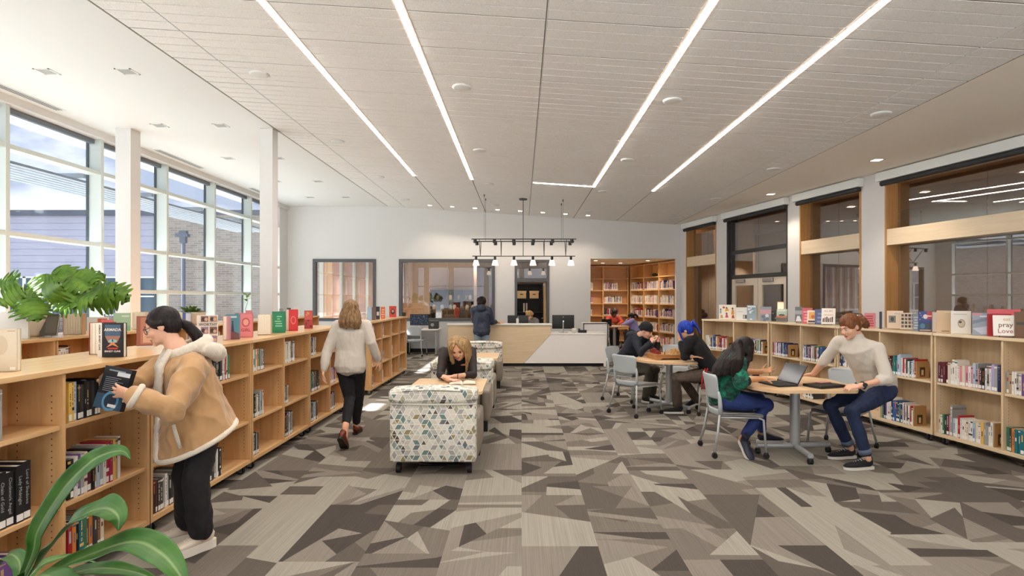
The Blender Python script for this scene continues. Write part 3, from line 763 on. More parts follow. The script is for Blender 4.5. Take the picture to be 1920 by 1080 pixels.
# the run on the right, single sided, each unit turned a little
RUN = []
def right_unit(near, far, label):
    (xn, yn), (xf, yf) = near, far
    rz = math.atan2(yn - yf, xn - xf); L = math.hypot(xn - xf, yn - yf) - .012
    b = bookcase('bookcase', label, (xf, yf, 0), rz, L=L, D=.34, zs=(.685,), double=False, mats=BIRCH, group='birch bookcases along the right side')
    RUN.append((b, L, rz, (xf, yf))); return b
right_unit((4.14, 9.81), (3.42, 11.10), 'birch bookcase on casters at the far end of the right run, turned inward')
right_unit((4.39, 8.19), (4.155, 9.79), 'birch bookcase on casters, second from the far end of the right run')
right_unit((4.63, 6.60), (4.395, 8.18), 'birch bookcase on casters behind the standing girl in the right run')
right_unit((4.87, 5.00), (4.635, 6.59), 'birch bookcase on casters nearest the camera in the right run')

# ------------------------------------------------------------------ patterned fabric
def cube_fabric(name, s):
    m = bpy.data.materials.new(name); t = NT(m)
    uv = t.n('ShaderNodeUVMap'); sp = t.n('ShaderNodeSeparateXYZ'); t.link(uv.outputs[0], sp.inputs[0])
    x, y = E(t.t, sp.outputs[0]), E(t.t, sp.outputs[1])
    q = y * (1 / (s * .8660254)); p = x * (1 / s) - q * .5
    i, j, fx, fy = p.floor(), q.floor(), p.fract(), q.fract()
    up = (fx + fy).lt(1.0); dn = 1.0 - up; k = (i - j).fmod(3.0)
    A = (1.0 - fx - fy).abs(); B = fx * up + (1.0 - fy) * dn; C = fy * up + (1.0 - fx) * dn
    kA, kB, kC = k.eq(1.0), k.eq(0.0), k.eq(2.0)
    mx_ = i + kA * .5 + kB * dn + kC * (up * .5 + dn); my_ = j + kA * .5 + kB * (up * .5 + dn) + kC * dn * .5
    # kB: up (i, j+.5) / down (i+1... ) merge along the edge opposite the colour-1 corner
    mx_ = i + kA * .5 + kB * (dn * .5) + kC * (up * .5 + dn * 1.0)
    my_ = j + kA * .5 + kB * (up * .5 + dn * 1.0) + kC * (dn * .5)
    cx = t.n('ShaderNodeCombineXYZ'); t.link(mx_, cx.inputs[0]); t.link(my_, cx.inputs[1])
    wn = t.n('ShaderNodeTexWhiteNoise', noise_dimensions='2D'); t.link(cx.outputs[0], wn.inputs['Vector'])
    split = E(t.t, wn.outputs['Value']).fract().lt(.38)
    c2 = t.n('ShaderNodeCombineXYZ'); t.link(mx_ + split * up * 37.3, c2.inputs[0]); t.link(my_ + 11.7, c2.inputs[1])
    w2 = t.n('ShaderNodeTexWhiteNoise', noise_dimensions='2D'); t.link(c2.outputs[0], w2.inputs['Vector'])
    big = (1.0 - split) * 10.0
    line = (A + kA * big).min(B + kB * big).min(C + kC * big).lt(.06)
    pal = t.ramp(w2.outputs['Value'], [(0, '#dcd6c8'), (.20, '#c9c5b8'), (.36, '#b7b3aa'), (.48, '#d3cbb8'), (.60, '#a7a59f'), (.68, '#8f9c94'), (.75, '#6f8781'), (.82, '#b0a88d'), (.88, '#9a8a62'), (.93, '#6f7479'), (.965, '#5f5347')], True)
    col = t.mix(line.s, pal, '#ece7dc')
    nz = t.noise(t.coord('UV'), 900, 1, .5)
    t.bsdf(col, .85, 0, .25, sheen=.1, bump=nz, bstr=.2, bdist=.001); return m
M_cube = cube_fabric('cube pattern fabric', .054)
M_taupe = mat('taupe vinyl', '#8d8171', .5, bump=.1, bscale=400)
M_taupe_d = mat('brown vinyl', '#6f6357', .5, bump=.1, bscale=400)

def armchair(label, loc, rz, proto=[]):
    if proto: return dup(proto[0], loc, rz, label)
    r = thing('armchair', label, 'armchair', loc, rz, 'patterned armchairs in the middle of the room'); proto.append(r)
    # back: slightly barrelled, thick rolled top
    bm = bmesh.new(); bmesh.ops.create_cube(bm, size=1)
    for q in bm.verts: q.co = V((q.co.x * .79, -.33 + q.co.y * .2, .395 + q.co.z * .55))
    bmesh.ops.bevel(bm, geom=bm.edges[:], offset=.02, segments=3, affect='EDGES', profile=.5)
    b = MB().bm(bm, 0)
    b.build('backrest', M_cube, r, uv=True)
    bm = bmesh.new(); bmesh.ops.create_cube(bm, size=1)
    bmesh.ops.subdivide_edges(bm, edges=bm.edges[:], cuts=5, use_grid_fill=True)
    for q in bm.verts:
        u = q.co.x * 2; z = q.co.z
        q.co = V((q.co.x * .81, -.325 + q.co.y * .235, .735 + z * .145 - (.02 * (u * u) if z > 0 else -.012 * (1 - u * u) * -1)))
    bmesh.ops.bevel(bm, geom=[e for e in bm.edges if e.calc_face_angle(0) > .6], offset=.035, segments=4, affect='EDGES', profile=.5)
    MB().bm(bm, 0).build('head_roll', M_cube, r, uv=True)
    pb = MB()
    pb.tube([(-.385, -.432, .655), (-.2, -.445, .652), (0, -.448, .651), (.2, -.445, .652), (.385, -.432, .655)], .006, 8); pb.build('piping', mat('piping', '#c9c4b6', .8), r)
    MB().rbox(-.30, .30, -.22, .40, .30, .44, .05, 4).build('seat_cushion', M_taupe, r)
    for s in (-1, 1):
        MB().rbox(min(s * .305, s * .415), max(s * .305, s * .415), -.30, .40, .13, .51, .04, 4).build('arm', M_taupe, r)
    MB().rbox(-.30, .30, -.22, .38, .12, .299, .02, 2).build('base', M_taupe_d, r)
    for s in (-1, 1):
        MB().cyl((s * .33 - .02, -.33, .045), (s * .33 + .02, -.33, .045), .045, n=20).box(s * .33 - .012, s * .33 + .012, -.35, -.31, .05, .125).build('caster', M_rubber, r)
        MB().box(s * .34 - .045, s * .34 + .045, .26, .36, .001, .129).build('foot', M_black, r)
    return r
armchair('patterned armchair seen from behind, nearest the camera', (-.815, 5.80, 0), 0)
armchair('patterned armchair in which the reading woman sits', (-.80, 7.50, 0), PI)
armchair('patterned armchair back to back with the one the reading woman sits in', (-.79, 8.42, 0), 0)
armchair('patterned armchair facing the camera nearest the service desk', (-.77, 10.95, 0), PI)
def booth_table(label, loc, proto=[]):
    if proto: return dup(proto[0], loc, 0, label)
    r = thing('booth_table', label, 'table', loc, 0, 'tables between the patterned armchairs'); proto.append(r)
    MB().prism(rounded([(-.40, -.50), (.40, -.50), (.40, .50), (-.40, .50)], .05), .652, .68).build('tabletop', M_lam, r)
    MB().box(-.05, .05, -.04, .04, .03, .651).build('column', M_dark, r)
    MB().rbox(-.25, .25, -.05, .05, 0, .03, .01).rbox(-.05, .05, -.2, .2, 0, .03, .01).build('foot', M_dark, r)
    return r
TBL1 = booth_table('maple topped table between two armchairs with an open book on it', (-.80, 6.42, 0))
booth_table('maple topped table between the two armchairs by the service desk', (-.78, 9.70, 0))

# ------------------------------------------------------------------ grey plastic chairs on castors
def side_chair(label, loc, rz, proto=[], group=None):
    if proto: return dup(proto[0], loc, rz, label, group)
    r = thing('side_chair', label, 'chair', loc, rz, group); proto.append(r)
    def shell(z0, z1, w0, w1, ncol=12, nrow=6, rt=0., rb=0., th=.012):
        """curved plate, back surface; corner rounding by squeezing rows"""
        vs, fs = [], []
        for side in (0, 1):
            for a in range(nrow + 1):
                v = a / nrow; z = z0 + (z1 - z0) * v
                w = w0 + (w1 - w0) * v
                if rt and z > z1 - rt: d = (z - (z1 - rt)) / rt; w -= rt * (1 - math.sqrt(max(0, 1 - d * d)))
                if rb and z < z0 + rb: d = ((z0 + rb) - z) / rb; w -= rb * (1 - math.sqrt(max(0, 1 - d * d)))
                for c in range(ncol + 1):
                    u = c / ncol * 2 - 1
                    y = -.235 - (z - .45) * .16 + .05 * u * u + (th if side else 0)
                    vs.append((u * w, y, z))
        n1 = (ncol + 1) * (nrow + 1)
        idx = lambda s, a, c: s * n1 + a * (ncol + 1) + c
        for a in range(nrow):
            for c in range(ncol):
                fs.append((idx(0, a, c), idx(0, a, c + 1), idx(0, a + 1, c + 1), idx(0, a + 1, c))); fs.append((idx(1, a, c), idx(1, a + 1, c), idx(1, a + 1, c + 1), idx(1, a, c + 1)))
        for a in range(nrow):
            fs.append((idx(0, a, 0), idx(0, a + 1, 0), idx(1, a + 1, 0), idx(1, a, 0))); fs.append((idx(0, a, ncol), idx(1, a, ncol), idx(1, a + 1, ncol), idx(0, a + 1, ncol)))
        for c in range(ncol):
            fs.append((idx(0, 0, c), idx(1, 0, c), idx(1, 0, c + 1), idx(0, 0, c + 1))); fs.append((idx(0, nrow, c), idx(0, nrow, c + 1), idx(1, nrow, c + 1), idx(1, nrow, c)))
        return vs, fs
    b = MB()
    vs, fs = shell(.585, .84, .195, .232, 14, 14, rt=.05, rb=.03); b.add(vs, fs, 0, True)
    vs, fs = shell(.415, .485, .20, .20, 14, 3); b.add(vs, fs, 0, True)
    b.build('backrest', M_gy, r)
    for s in (-1, 1):
        MB().tube([(s * .205, -.19, .44), (s * .206, -.195, .52), (s * .205, -.20, .60), (s * .212, -.215, .67)], [(.016, .022), (.017, .022), (.016, .02), (.008, .012)], 10, up=(0, 1, 0)).build('back_upright', M_gy, r)
    bm = bmesh.new(); bmesh.ops.create_cube(bm, size=1); bmesh.ops.subdivide_edges(bm, edges=bm.edges[:], cuts=5, use_grid_fill=True)
    for q in bm.verts:
        x, y, z = q.co
        q.co = V((x * (.46 - .04 * (.5 - y)), y * .44 + .02, .418 + z * .04 + .012 * (x * 2) ** 2 - (.03 * max(0, y * 2 - .4) ** 2)))
    bmesh.ops.bevel(bm, geom=[e for e in bm.edges if e.calc_face_angle(0) > .6], offset=.015, segments=3, affect='EDGES', profile=.5)
    MB().bm(bm, 0).build('seat', M_seat, r)
    fr_ = MB()
    for s in (-1, 1): fr_.tube([(s * .205, -.2, .405), (s * .215, .0, .403), (s * .222, .2, .403)], .011, 8)
    fr_.tube([(-.205, -.18, .40), (.205, -.18, .40)], .010, 8).tube([(-.2, .15, .40), (.2, .15, .40)], .010, 8)
    fr_.build('seat_frame', M_alu, r)
    for s in (-1, 1):
        for pts in ([(s * .205, -.20, .43), (s * .225, -.225, .25), (s * .258, -.268, .06)], [(s * .222, .19, .405), (s * .237, .232, .385), (s * .245, .24, .25), (s * .258, .252, .06)]):
            lo = MB().tube(pts, .0125, 10).build('leg', M_alu, r)
            x, y, _ = pts[-1]
            MB().cyl((x - .016, y, .027), (x + .016, y, .027), .027, n=16).ell((x, y, .043), (.02, .026, .022), 10).build('caster', M_rubber, lo)
    return r
def faced(pos, d): return (pos[0], pos[1], 0), math.atan2(d[1], d[0]) - PI / 2
side_chair('grey plastic chair standing empty with its back to the camera at the round table', *faced((1.61, 8.30), (.80, .60)), group='chairs')
side_chair('grey plastic chair under the person in the black beanie', *faced((1.66, 9.40), (.79, -.61)))
side_chair('grey plastic chair under the person with blue hair', *faced((2.75, 8.28), (-.97, .24)))
side_chair('grey plastic chair standing empty behind the round table', *faced((2.55, 9.68), (-.25, -.97)))
side_chair('grey plastic chair under the girl in the green tie dye top', *faced((2.23, 6.20), (1, -.02)))
side_chair('grey plastic chair pushed back behind the standing girl', *faced((3.47, 6.36), (-.74, -.67)))
side_chair('grey plastic chair at the narrow white computer desk', *faced((-3.0, 16.62), (.1, 1)))
side_chair('grey plastic chair with its back to the room in the reading nook', *faced((2.48, 18.15), (.1, 1)))
side_chair('grey plastic chair under the girl in the lilac sweater', *faced((3.64, 18.74), (-1, .1)))
side_chair('grey plastic chair under the girl in the coral sweater', *faced((3.06, 19.74), (0, -1)))

def column_table(name, label, loc, poly, rz=0., z=.74, feet=((.5, 0), (-.5, 0), (0, .45), (0, -.45)), th=.03):
    r = thing(name, label, 'table', loc, rz)
    MB().prism(poly, z - th, z).build('tabletop', M_lam, r)
    MB().prism([(x * .5, y * .5) for x, y in poly], z - th - .022, z - th).build('top_plate', M_dark, r)
    MB().cyl((0, 0, .09), (0, 0, z - th - .023), .05, n=24).build('column', M_alu, r)
    for x, y in feet:
        f = MB().cyl((0, 0, .085), (x, y, .085), .028, n=16).build('foot', M_alu, r)
        MB().cyl((x * .97 - .02, y * .97, .028), (x * .97 + .02, y * .97, .028), .028, n=16).ell((x * .97, y * .97, .045), (.03, .03, .02), 10).build('caster', M_rubber, f)
    return r
circ = [((.50) * math.cos(2 * PI * k / 56), (.50) * math.sin(2 * PI * k / 56)) for k in range(56)]
column_table('round_table', 'round maple table carrying the chess board', (2.16, 8.58, 0), circ, .5, feet=((.40, 0), (-.40, 0), (0, .40), (0, -.40)))
oct_ = rounded([(-.56, -.30), (-.42, -.52), (.36, -.52), (.50, -.30), (.50, .28), (.36, .52), (-.42, .52), (-.56, .30)], .05)
column_table('laptop_table', 'maple table with cut corners carrying two laptops', (2.86, 6.14, 0), oct_, .0, feet=((.38, .04), (-.40, 0), (-.04, -.42), (.16, .40)))
column_table('nook_table', 'square maple table in the reading nook', (3.0, 18.95, 0), [(-.42, -.36), (.42, -.36), (.42, .36), (-.42, .36)], 0, feet=((.2, 0), (-.2, 0), (0, .2), (0, -.2)))
# ------------------------------------------------------------------ books
CN = {'w': ('white', '#dedad2'), 'c': ('cream', '#d8cbb0'), 'g': ('grey', '#9b9a97'), 'd': ('charcoal', '#3a393a'), 'k': ('black', '#1b1a1b'), 'n': ('navy', '#26305e'), 'b': ('blue', '#3b5fa0'),
      't': ('teal', '#2a6f78'), 'e': ('green', '#3a7a52'), 'r': ('red', '#a8242a'), 'm': ('maroon', '#5c2230'), 'p': ('pink', '#d38a94'), 'v': ('violet', '#6b4a86'), 'o': ('orange', '#cf7f3c'),
      'y': ('yellow', '#e0b35a'), 's': ('pale blue', '#a9bccb'), 'u': ('brown', '#6b4a34'), 'a': ('tan', '#b8966b'), 'i': ('ivory', '#e6dfd0'), 'h': ('crimson', '#9c1f45'), 'l': ('lilac', '#a79cc4')}
def bmat(k): return mat('cover ' + CN[k][0], CN[k][1], .4, spec=.45)
M_lab = mat('spine sticker', '#e9e7e1', .6)
ORD = ('first', 'second', 'third', 'fourth', 'fifth', 'sixth', 'seventh', 'eighth', 'ninth', 'tenth', 'eleventh', 'twelfth', 'thirteenth', 'fourteenth', 'fifteenth', 'sixteenth', 'seventeenth', 'eighteenth', 'nineteenth', 'twentieth', 'twenty-first', 'twenty-second', 'twenty-third', 'twenty-fourth', 'twenty-fifth', 'twenty-sixth', 'twenty-seventh', 'twenty-eighth')
def book_parts(t, h, d, rr, bare=False):
    """(cover, pages, sticker) meshes; spine at y = 0 looking to -y, lower edge at z = 0, thickness along x from 0 to t"""
    bd = .0025
    c = MB().box(0, bd, 0, d, 0, h).box(t - bd, t, 0, d, 0, h).box(bd, t - bd, 0, .003, 0, h)
    q_ = 1 if bare else rr.random(); z0 = h * rr.uniform(.30, .6); z1 = z0 + h * rr.uniform(.12, .32)
    if t > .014 and q_ < .3:
        w_ = t * rr.uniform(.18, .5); c.box(t / 2 - w_ / 2, t / 2 + w_ / 2, -.0004, 0.0, z0, z1, 1)
    elif t > .014 and q_ < .75:                        # rows of small lettering down the spine
        z = z1 + h * .12; w_ = t * rr.uniform(.16, .30)
        while z > z0 - h * .08:
            e_ = rr.uniform(.006, .016); c.box(t / 2 - w_ / 2, t / 2 + w_ / 2, -.0004, 0.0, z - e_, z, 1); z -= e_ + rr.choice((.003, .003, .012))
    if rr.random() < .35: c.box(0, t, -.0004, 0, h * .9, h * rr.uniform(.92, .97), 1)
    if rr.random() < .15: c.box(0, t, -.0004, 0, h * .28, h * .36, 1)
    p = MB().box(bd, t - bd, .003, d - .004, .003, h - .004)
    s = MB().box(t * .08, t * .92, -.0007, -.0001, .008, .008 + min(.034, h * .16))
    return c, p, s
STUFF = MB(); SMATS = []; SIDX = {}
def smi(m):
    if m.name not in SIDX: SIDX[m.name] = len(SMATS); SMATS.append(m)
    return SIDX[m.name]
CONTR = {'w': 'd', 'i': 'u', 'c': 'm', 'y': 'k', 's': 'n', 'a': 'k', 'l': 'n', 'p': 'w', 'g': 'w'}
def fill(loc, rz, x0, z, cols, where, group, t=(.018, .036), h=(.20, .25), d=(.15, .19), inset=.022, seed=0, stuff=False, gap=.0012, tall={}, lab=.8, bare=False):
    """a row of books from x0 on; cols is a string of colour letters (one book each)"""
    rr = random.Random(seed + len(cols)); x = x0; M = Matrix.Translation(loc) @ Matrix.Rotation(rz, 4, 'Z'); out = []
    hs = rr.uniform(*h)
    for i, k in enumerate(cols):
        tt = rr.uniform(*t); dd = rr.uniform(*d)
        if rr.random() < .6: hs = rr.uniform(*h)
        hh = tall.get(i, hs)
        if k in 'kdn' and i and cols[i - 1] == k: tt = pt
        pt = tt
        c, p, s = book_parts(tt, hh, dd, rr, bare)
        m1 = bmat(k); m2 = bmat(CONTR[k] if k in CONTR and rr.random() < .6 else rr.choice('wcgayosi' if k in 'kdnmrubthv' else 'kdmunrtb'))
        Mx = M @ Matrix.Translation((x, inset + rr.uniform(0, .010), z + .0012))
        if stuff:
            for mb_, ms in ((c, (m1, m2)), (p, (M_paper,)), (s, (M_lab,))):
                b0 = len(STUFF.v); STUFF.v += [tuple(Mx @ V(q)) for q in mb_.v]
                for f, mi in zip(mb_.f, mb_.mi): STUFF.f.append(tuple(b0 + q for q in f)); STUFF.mi.append(smi(ms[mi])); STUFF.sm.append(False)
        else:
            o = c.build('book', [m1, m2]); o.matrix_world = Mx
            p.build('page_block', M_paper, o)
            if rr.random() < lab: s.build('spine_label', M_lab, o)
            tag(o, '%s book, %s from the %s' % (CN[k][0], ORD[i], where), 'book', group); out.append(o)
        x += tt + gap
    return out, x
L0 = PI / 2
def left(unit, bay, lev, cols, stuff=False, **kw):
    y = (2.50, 4.005, 5.51, 7.015)[unit]; z = (.12, .48, .92)[lev]
    x0 = .03 if bay == 0 else 1.49 / 2 + .019
    where = 'near end, %s shelf, %s bay, %s maple bookcase' % (('bottom', 'middle', 'top')[lev], ('near', 'far')[bay], ('nearest', 'second', 'third', 'fourth')[unit])
    return fill((XA, y, 0), L0, x0 + kw.pop('off', .042), z, cols, where, 'books in the maple bookcases', stuff=stuff, seed=unit * 100 + bay * 10 + lev, **kw)
# nearest unit
left(0, 0, 2, 'dgkgddgg', t=(.03, .045), h=(.24, .262))
blk, _ = left(0, 0, 1, 'kdkkkkkkkk', t=(.046, .052), h=(.275, .285), tall={7: .27, 8: .29, 9: .30}, gap=.002, bare=True)
for o, txt in zip(blk[-4:], ('Chain of Gold', 'Clockwork Angel', 'Lady Midnight', 'Lord of Shadows')):
    vs, fs = text_mesh(txt, .026, .0003); q = MB()
    zt = o.dimensions.z * .56; tt = o.dimensions.x
    q.add(vs, fs, 0, False, Matrix.Translation((.025, -.0012, zt)) @ Matrix.Rotation(PI / 2, 4, 'X') @ Matrix.Rotation(-PI / 2, 4, 'Z'))
    q.build('spine_title', mat('silver letters', '#a9a9a6', .5), o)
left(0, 0, 0, 'kvdnvkgvvv', t=(.035, .05), h=(.2, .24))
left(0, 1, 2, 'yyskdkdkdkk', t=(.019, .026), h=(.205, .22), tall={0: .222, 1: .222, 2: .222, 3: .2, 4: .2})
left(0, 1, 1, 'kdwvgcmkasgwrhyaw', t=(.02, .03), h=(.205, .25), tall={0: .225, 1: .225, 2: .235, 12: .255, 13: .255, 14: .258, 15: .262, 16: .265})
left(0, 1, 0, 'rokteuoduc', t=(.024, .032), h=(.21, .23))
# second unit (behind the girl in the fleece coat)
left(1, 0, 1, 'wgwc', t=(.02, .03)); left(1, 0, 0, 'kmddgwgkdgkmdg', t=(.02, .03), h=(.2, .25))
left(1, 1, 2, 'ewkdkdkdgwrwe', t=(.02, .03), h=(.21, .225)); left(1, 1, 1, 'drkdmk', t=(.02, .028), h=(.2, .22)); left(1, 1, 0, 'kddgwkdk', t=(.02, .027), h=(.22, .24))
# third and fourth unit, the pair beyond, the window side run and the nook: one lot
left(2, 0, 2, 'wewcoegkwk', True, t=(.018, .028), h=(.2, .22)); left(2, 0, 1, 'dkegwdgsdc', True, t=(.018, .027), h=(.2, .24)); left(2, 0, 0, 'gdkgd', True, t=(.018, .026), h=(.19, .22))
left(2, 1, 2, 'wcwgicgusw', True, t=(.024, .035), h=(.2, .24)); left(2, 1, 1, 'gdgg', True, t=(.02, .03), h=(.19, .21)); left(2, 1, 0, 'rkdmgwdgk', True, t=(.022, .03), h=(.22, .26))
left(3, 0, 2, 'kwdnwkgc', True, h=(.2, .24)); left(3, 0, 1, 'ptedtkrekdku', True, h=(.2, .25)); left(3, 0, 0, 'kwkdswkwkd', True, h=(.2, .24))
left(3, 1, 2, 'wgpdkw', True); left(3, 1, 1, 'vwpvwdkp', True, h=(.2, .24)); left(3, 1, 0, 'dkpdvwkd', True, h=(.2, .24))
rb = random.Random(5)
for u in range(2):
    for b in range(2):
        for z in (.12, .48, .92):
            fill((-2.505, (9.80, 11.30)[u], 0), L0, (.03, .764)[b], z, ''.join(rb.choice('kdgwgcwdnwr') for _ in range(rb.randint(5, 8))), '', '', seed=u * 9 + b * 3, stuff=True, h=(.18, .25))
for u in range(6):
    for b in range(2):
        fill((-4.60, 4.30 + 1.505 * u, 0), L0, (.05, .78)[b], .92, ''.join(rb.choice('kdwguwcg') for _ in range(rb.randint(4, 9))), '', '', seed=u * 9 + b * 3, stuff=True, h=(.19, .23))
for (loc, rz, L, nb, frac) in (((2.02, 21.08, 0), 0, 1.82, 2, .72), ((3.88, 21.0, 0), SD, 3.1, 3, .98)):
    for k in range(nb):
        for z in (.12, .55, 1.01, 1.45, 1.92):
            s_ = rb.random(); pal = ('wcpiwrwoc', 'cwpgwiwdl', 'wgvndwcrp', 'mwdckgwrv')[int(s_ * 4)]; w_ = (L / nb - .06) * frac * rb.uniform(.85, 1); n_ = int(w_ / .029)
            fill(loc, rz, k * L / nb + .03, z, ''.join(rb.choice(pal) for _ in range(n_)), '', '', seed=int(z * 99) + k * 7, stuff=True, t=(.018, .038), h=(.2, .29), d=(.16, .2))

def right(unit, bay, lev, cols, **kw):
    b, L, rz, (xf, yf) = RUN[unit]; z = (.12, .685)[lev]; x0 = .028 if bay == 0 else L / 2 + .018
    where = 'far end, %s shelf, %s bay, %s birch bookcase' % (('lower', 'upper')[lev], ('far', 'near')[bay], ('farthest', 'third', 'second', 'nearest')[unit])
    if unit < 2: kw['stuff'] = True
    return fill((xf, yf, 0), rz, x0 + kw.pop('off', 0), z, cols, where, 'books in the birch bookcases', seed=unit * 50 + bay * 10 + lev, **kw)
def bookend(unit, bay, lev, x, h=.215, col='a', pic=True):
    b, L, rz, (xf, yf) = RUN[unit]; z = (.12, .685)[lev]
    r = thing('bookend', '%s bookend panel with a small picture, %s shelf, %s bay, %s birch bookcase' % (CN[col][0], ('lower', 'upper')[lev], ('far', 'near')[bay], ('farthest', 'third', 'second', 'nearest')[unit]), 'bookend', (0, 0, 0), 0, 'bookends in the birch bookcases')
    r.matrix_world = Matrix.Translation((xf, yf, z + .001)) @ Matrix.Rotation(rz, 4, 'Z') @ Matrix.Translation((x + .002, 0, 0))
    MB().box(0, .014, .03, .19, 0, h).build('panel', mat('bookend tan', '#a98352', .6), r)
    if pic:
        q = MB().box(.0141, .0146, .07, .14, .02, .13, 0).box(.01461, .015, .09, .12, .035, .10, 1).box(.01461, .015, .078, .132, .025, .04, 2)
        q.build('picture', [mat('pic dark', '#3a2c20', .6), mat('pic light', '#c9b48c', .6), mat('pic red', '#8e3b2e', .6)], r)
tl = dict(t=(.02, .036))
_, x = right(3, 0, 1, 'mmmmcwwiwpcpwpsgpdkwgwlgn', h=(.2, .26), tall={0: .225, 1: .225, 2: .225, 3: .225, 6: .27, 7: .26, 22: .27, 24: .27}, **tl)
am, x = right(3, 0, 0, 'cwedmpgswrwwicwwscwyggiw', h=(.19, .25), tall={6: .335, 7: .2, 8: .2, 9: .24, 10: .22}, d=(.16, .18), t=(.02, .033)); bookend(3, 0, 0, x, .24)
o = am[6]; vs, fs = text_mesh('AMERICANS', .032, .0003); q = MB(); tt = o.dimensions.x
q.add(vs, fs, 0, False, Matrix.Translation((tt + .0006, .09, .298)) @ Matrix.Rotation(PI / 2, 4, 'Z') @ Matrix.Rotation(PI / 2, 4, 'X')); q.build('cover_title', mat('title letters', '#4a4640', .6), o)
right(3, 1, 1, 'gawigcvnrphpw', h=(.2, .25), **tl)
right(3, 1, 0, 'edottttooduaw', h=(.22, .26), **tl)
_, x = right(2, 1, 1, 'kmmmmkettsswrwdwtwsr', h=(.19, .225), tall={6: .23, 7: .23, 8: .23, 9: .25, 10: .26}, t=(.018, .03)); bookend(2, 1, 1, x, .2)
_, x = right(2, 1, 0, 'tkvwwwnbbnktnwvcdwrw', h=(.2, .25), tall={3: .27, 4: .27, 5: .25}, t=(.018, .03)); bookend(2, 1, 0, x, .235)
right(2, 0, 1, 'dnbwwgwde', t=(.02, .03))
right(1, 1, 1, 'gwnsdbpkwgpehgwneb', h=(.2, .24), t=(.018, .03))
right(1, 1, 0, 'rcwkdwkwgd', h=(.2, .22), t=(.02, .03))
_, x = right(1, 0, 1, 'mppgwnbwlwndsnnbdn', h=(.19, .22), t=(.018, .028)); bookend(1, 0, 1, x, .2)
right(1, 0, 0, 'btwbg', t=(.02, .03), off=.1)
_, x = right(0, 1, 1, 'vwvlwdcewdc', h=(.19, .25), off=.30, t=(.018, .028)); bookend(0, 1, 1, x, .2)
right(0, 1, 0, 'kdgd', off=.25)
_, x = right(0, 0, 1, 'wgicwkdsbndwooumrwhpc', h=(.2, .25), tall={8: .26, 9: .26}, t=(.018, .03), off=.03); bookend(0, 0, 1, x, .24)
so = STUFF.build('books', SMATS); tag(so, 'many small far books on the distant maple shelves and in the reading nook', 'books', None, 'stuff')

# ------------------------------------------------------------------ books on display on top of the cases
TOPZ = 1.2362
def art(spec, w, h):
    """flat coloured shapes on a cover; u from 0 to 1 across, v up"""
    q = MB(); ms = []; mi = {}
    def idx(c):
        if c not in mi: mi[c] = len(ms); ms.append(mat('ink ' + c, c, .45))
        return mi[c]
    for k, s in enumerate(spec):
        y = -.0006 - .0003 * k
        if s[0] == 'r':
            _, u0, v0, u1, v1, c = s; q.add([(u0 * w, y, v0 * h), (u1 * w, y, v0 * h), (u1 * w, y, v1 * h), (u0 * w, y, v1 * h)], [(0, 1, 2, 3)], idx(c))
        elif s[0] == 'd':
            _, u, v, ra, rb_, c = s; q.add([(u * w + ra * w * math.cos(a * PI / 8), y, v * h + rb_ * w * math.sin(a * PI / 8)) for a in range(16)], [tuple(range(16))], idx(c))
        elif s[0] == 'p':
            _, pts, c = s; q.add([(u * w, y, v * h) for u, v in pts], [tuple(range(len(pts)))], idx(c))
        elif s[0] == 't':
            _, u, v, size, body, c = s; vs, fs = text_mesh(body, size * w, .0001, .002 * size)
            q.add([(p.x + u * w, y + (-.0002 if p.z > 0 else 0), p.y + v * h) for p in vs], fs, idx(c))
    return q, ms
def stripes(c, n, seed, u0=.12, u1=.88, v0=.12, v1=.9):
    r_ = random.Random(seed); return [('r', u0 + r_.uniform(0, .2), v0 + (v1 - v0) * k / n, u1 - r_.uniform(0, .25), v0 + (v1 - v0) * (k + .45) / n, c) for k in range(n)]
def blobs(cols, n, seed, v0=.08, v1=.92):
    r_ = random.Random(seed); return [('d', r_.uniform(.2, .8), r_.uniform(v0, v1), r_.uniform(.06, .17), r_.uniform(.05, .2), r_.choice(cols)) for _ in range(n)]
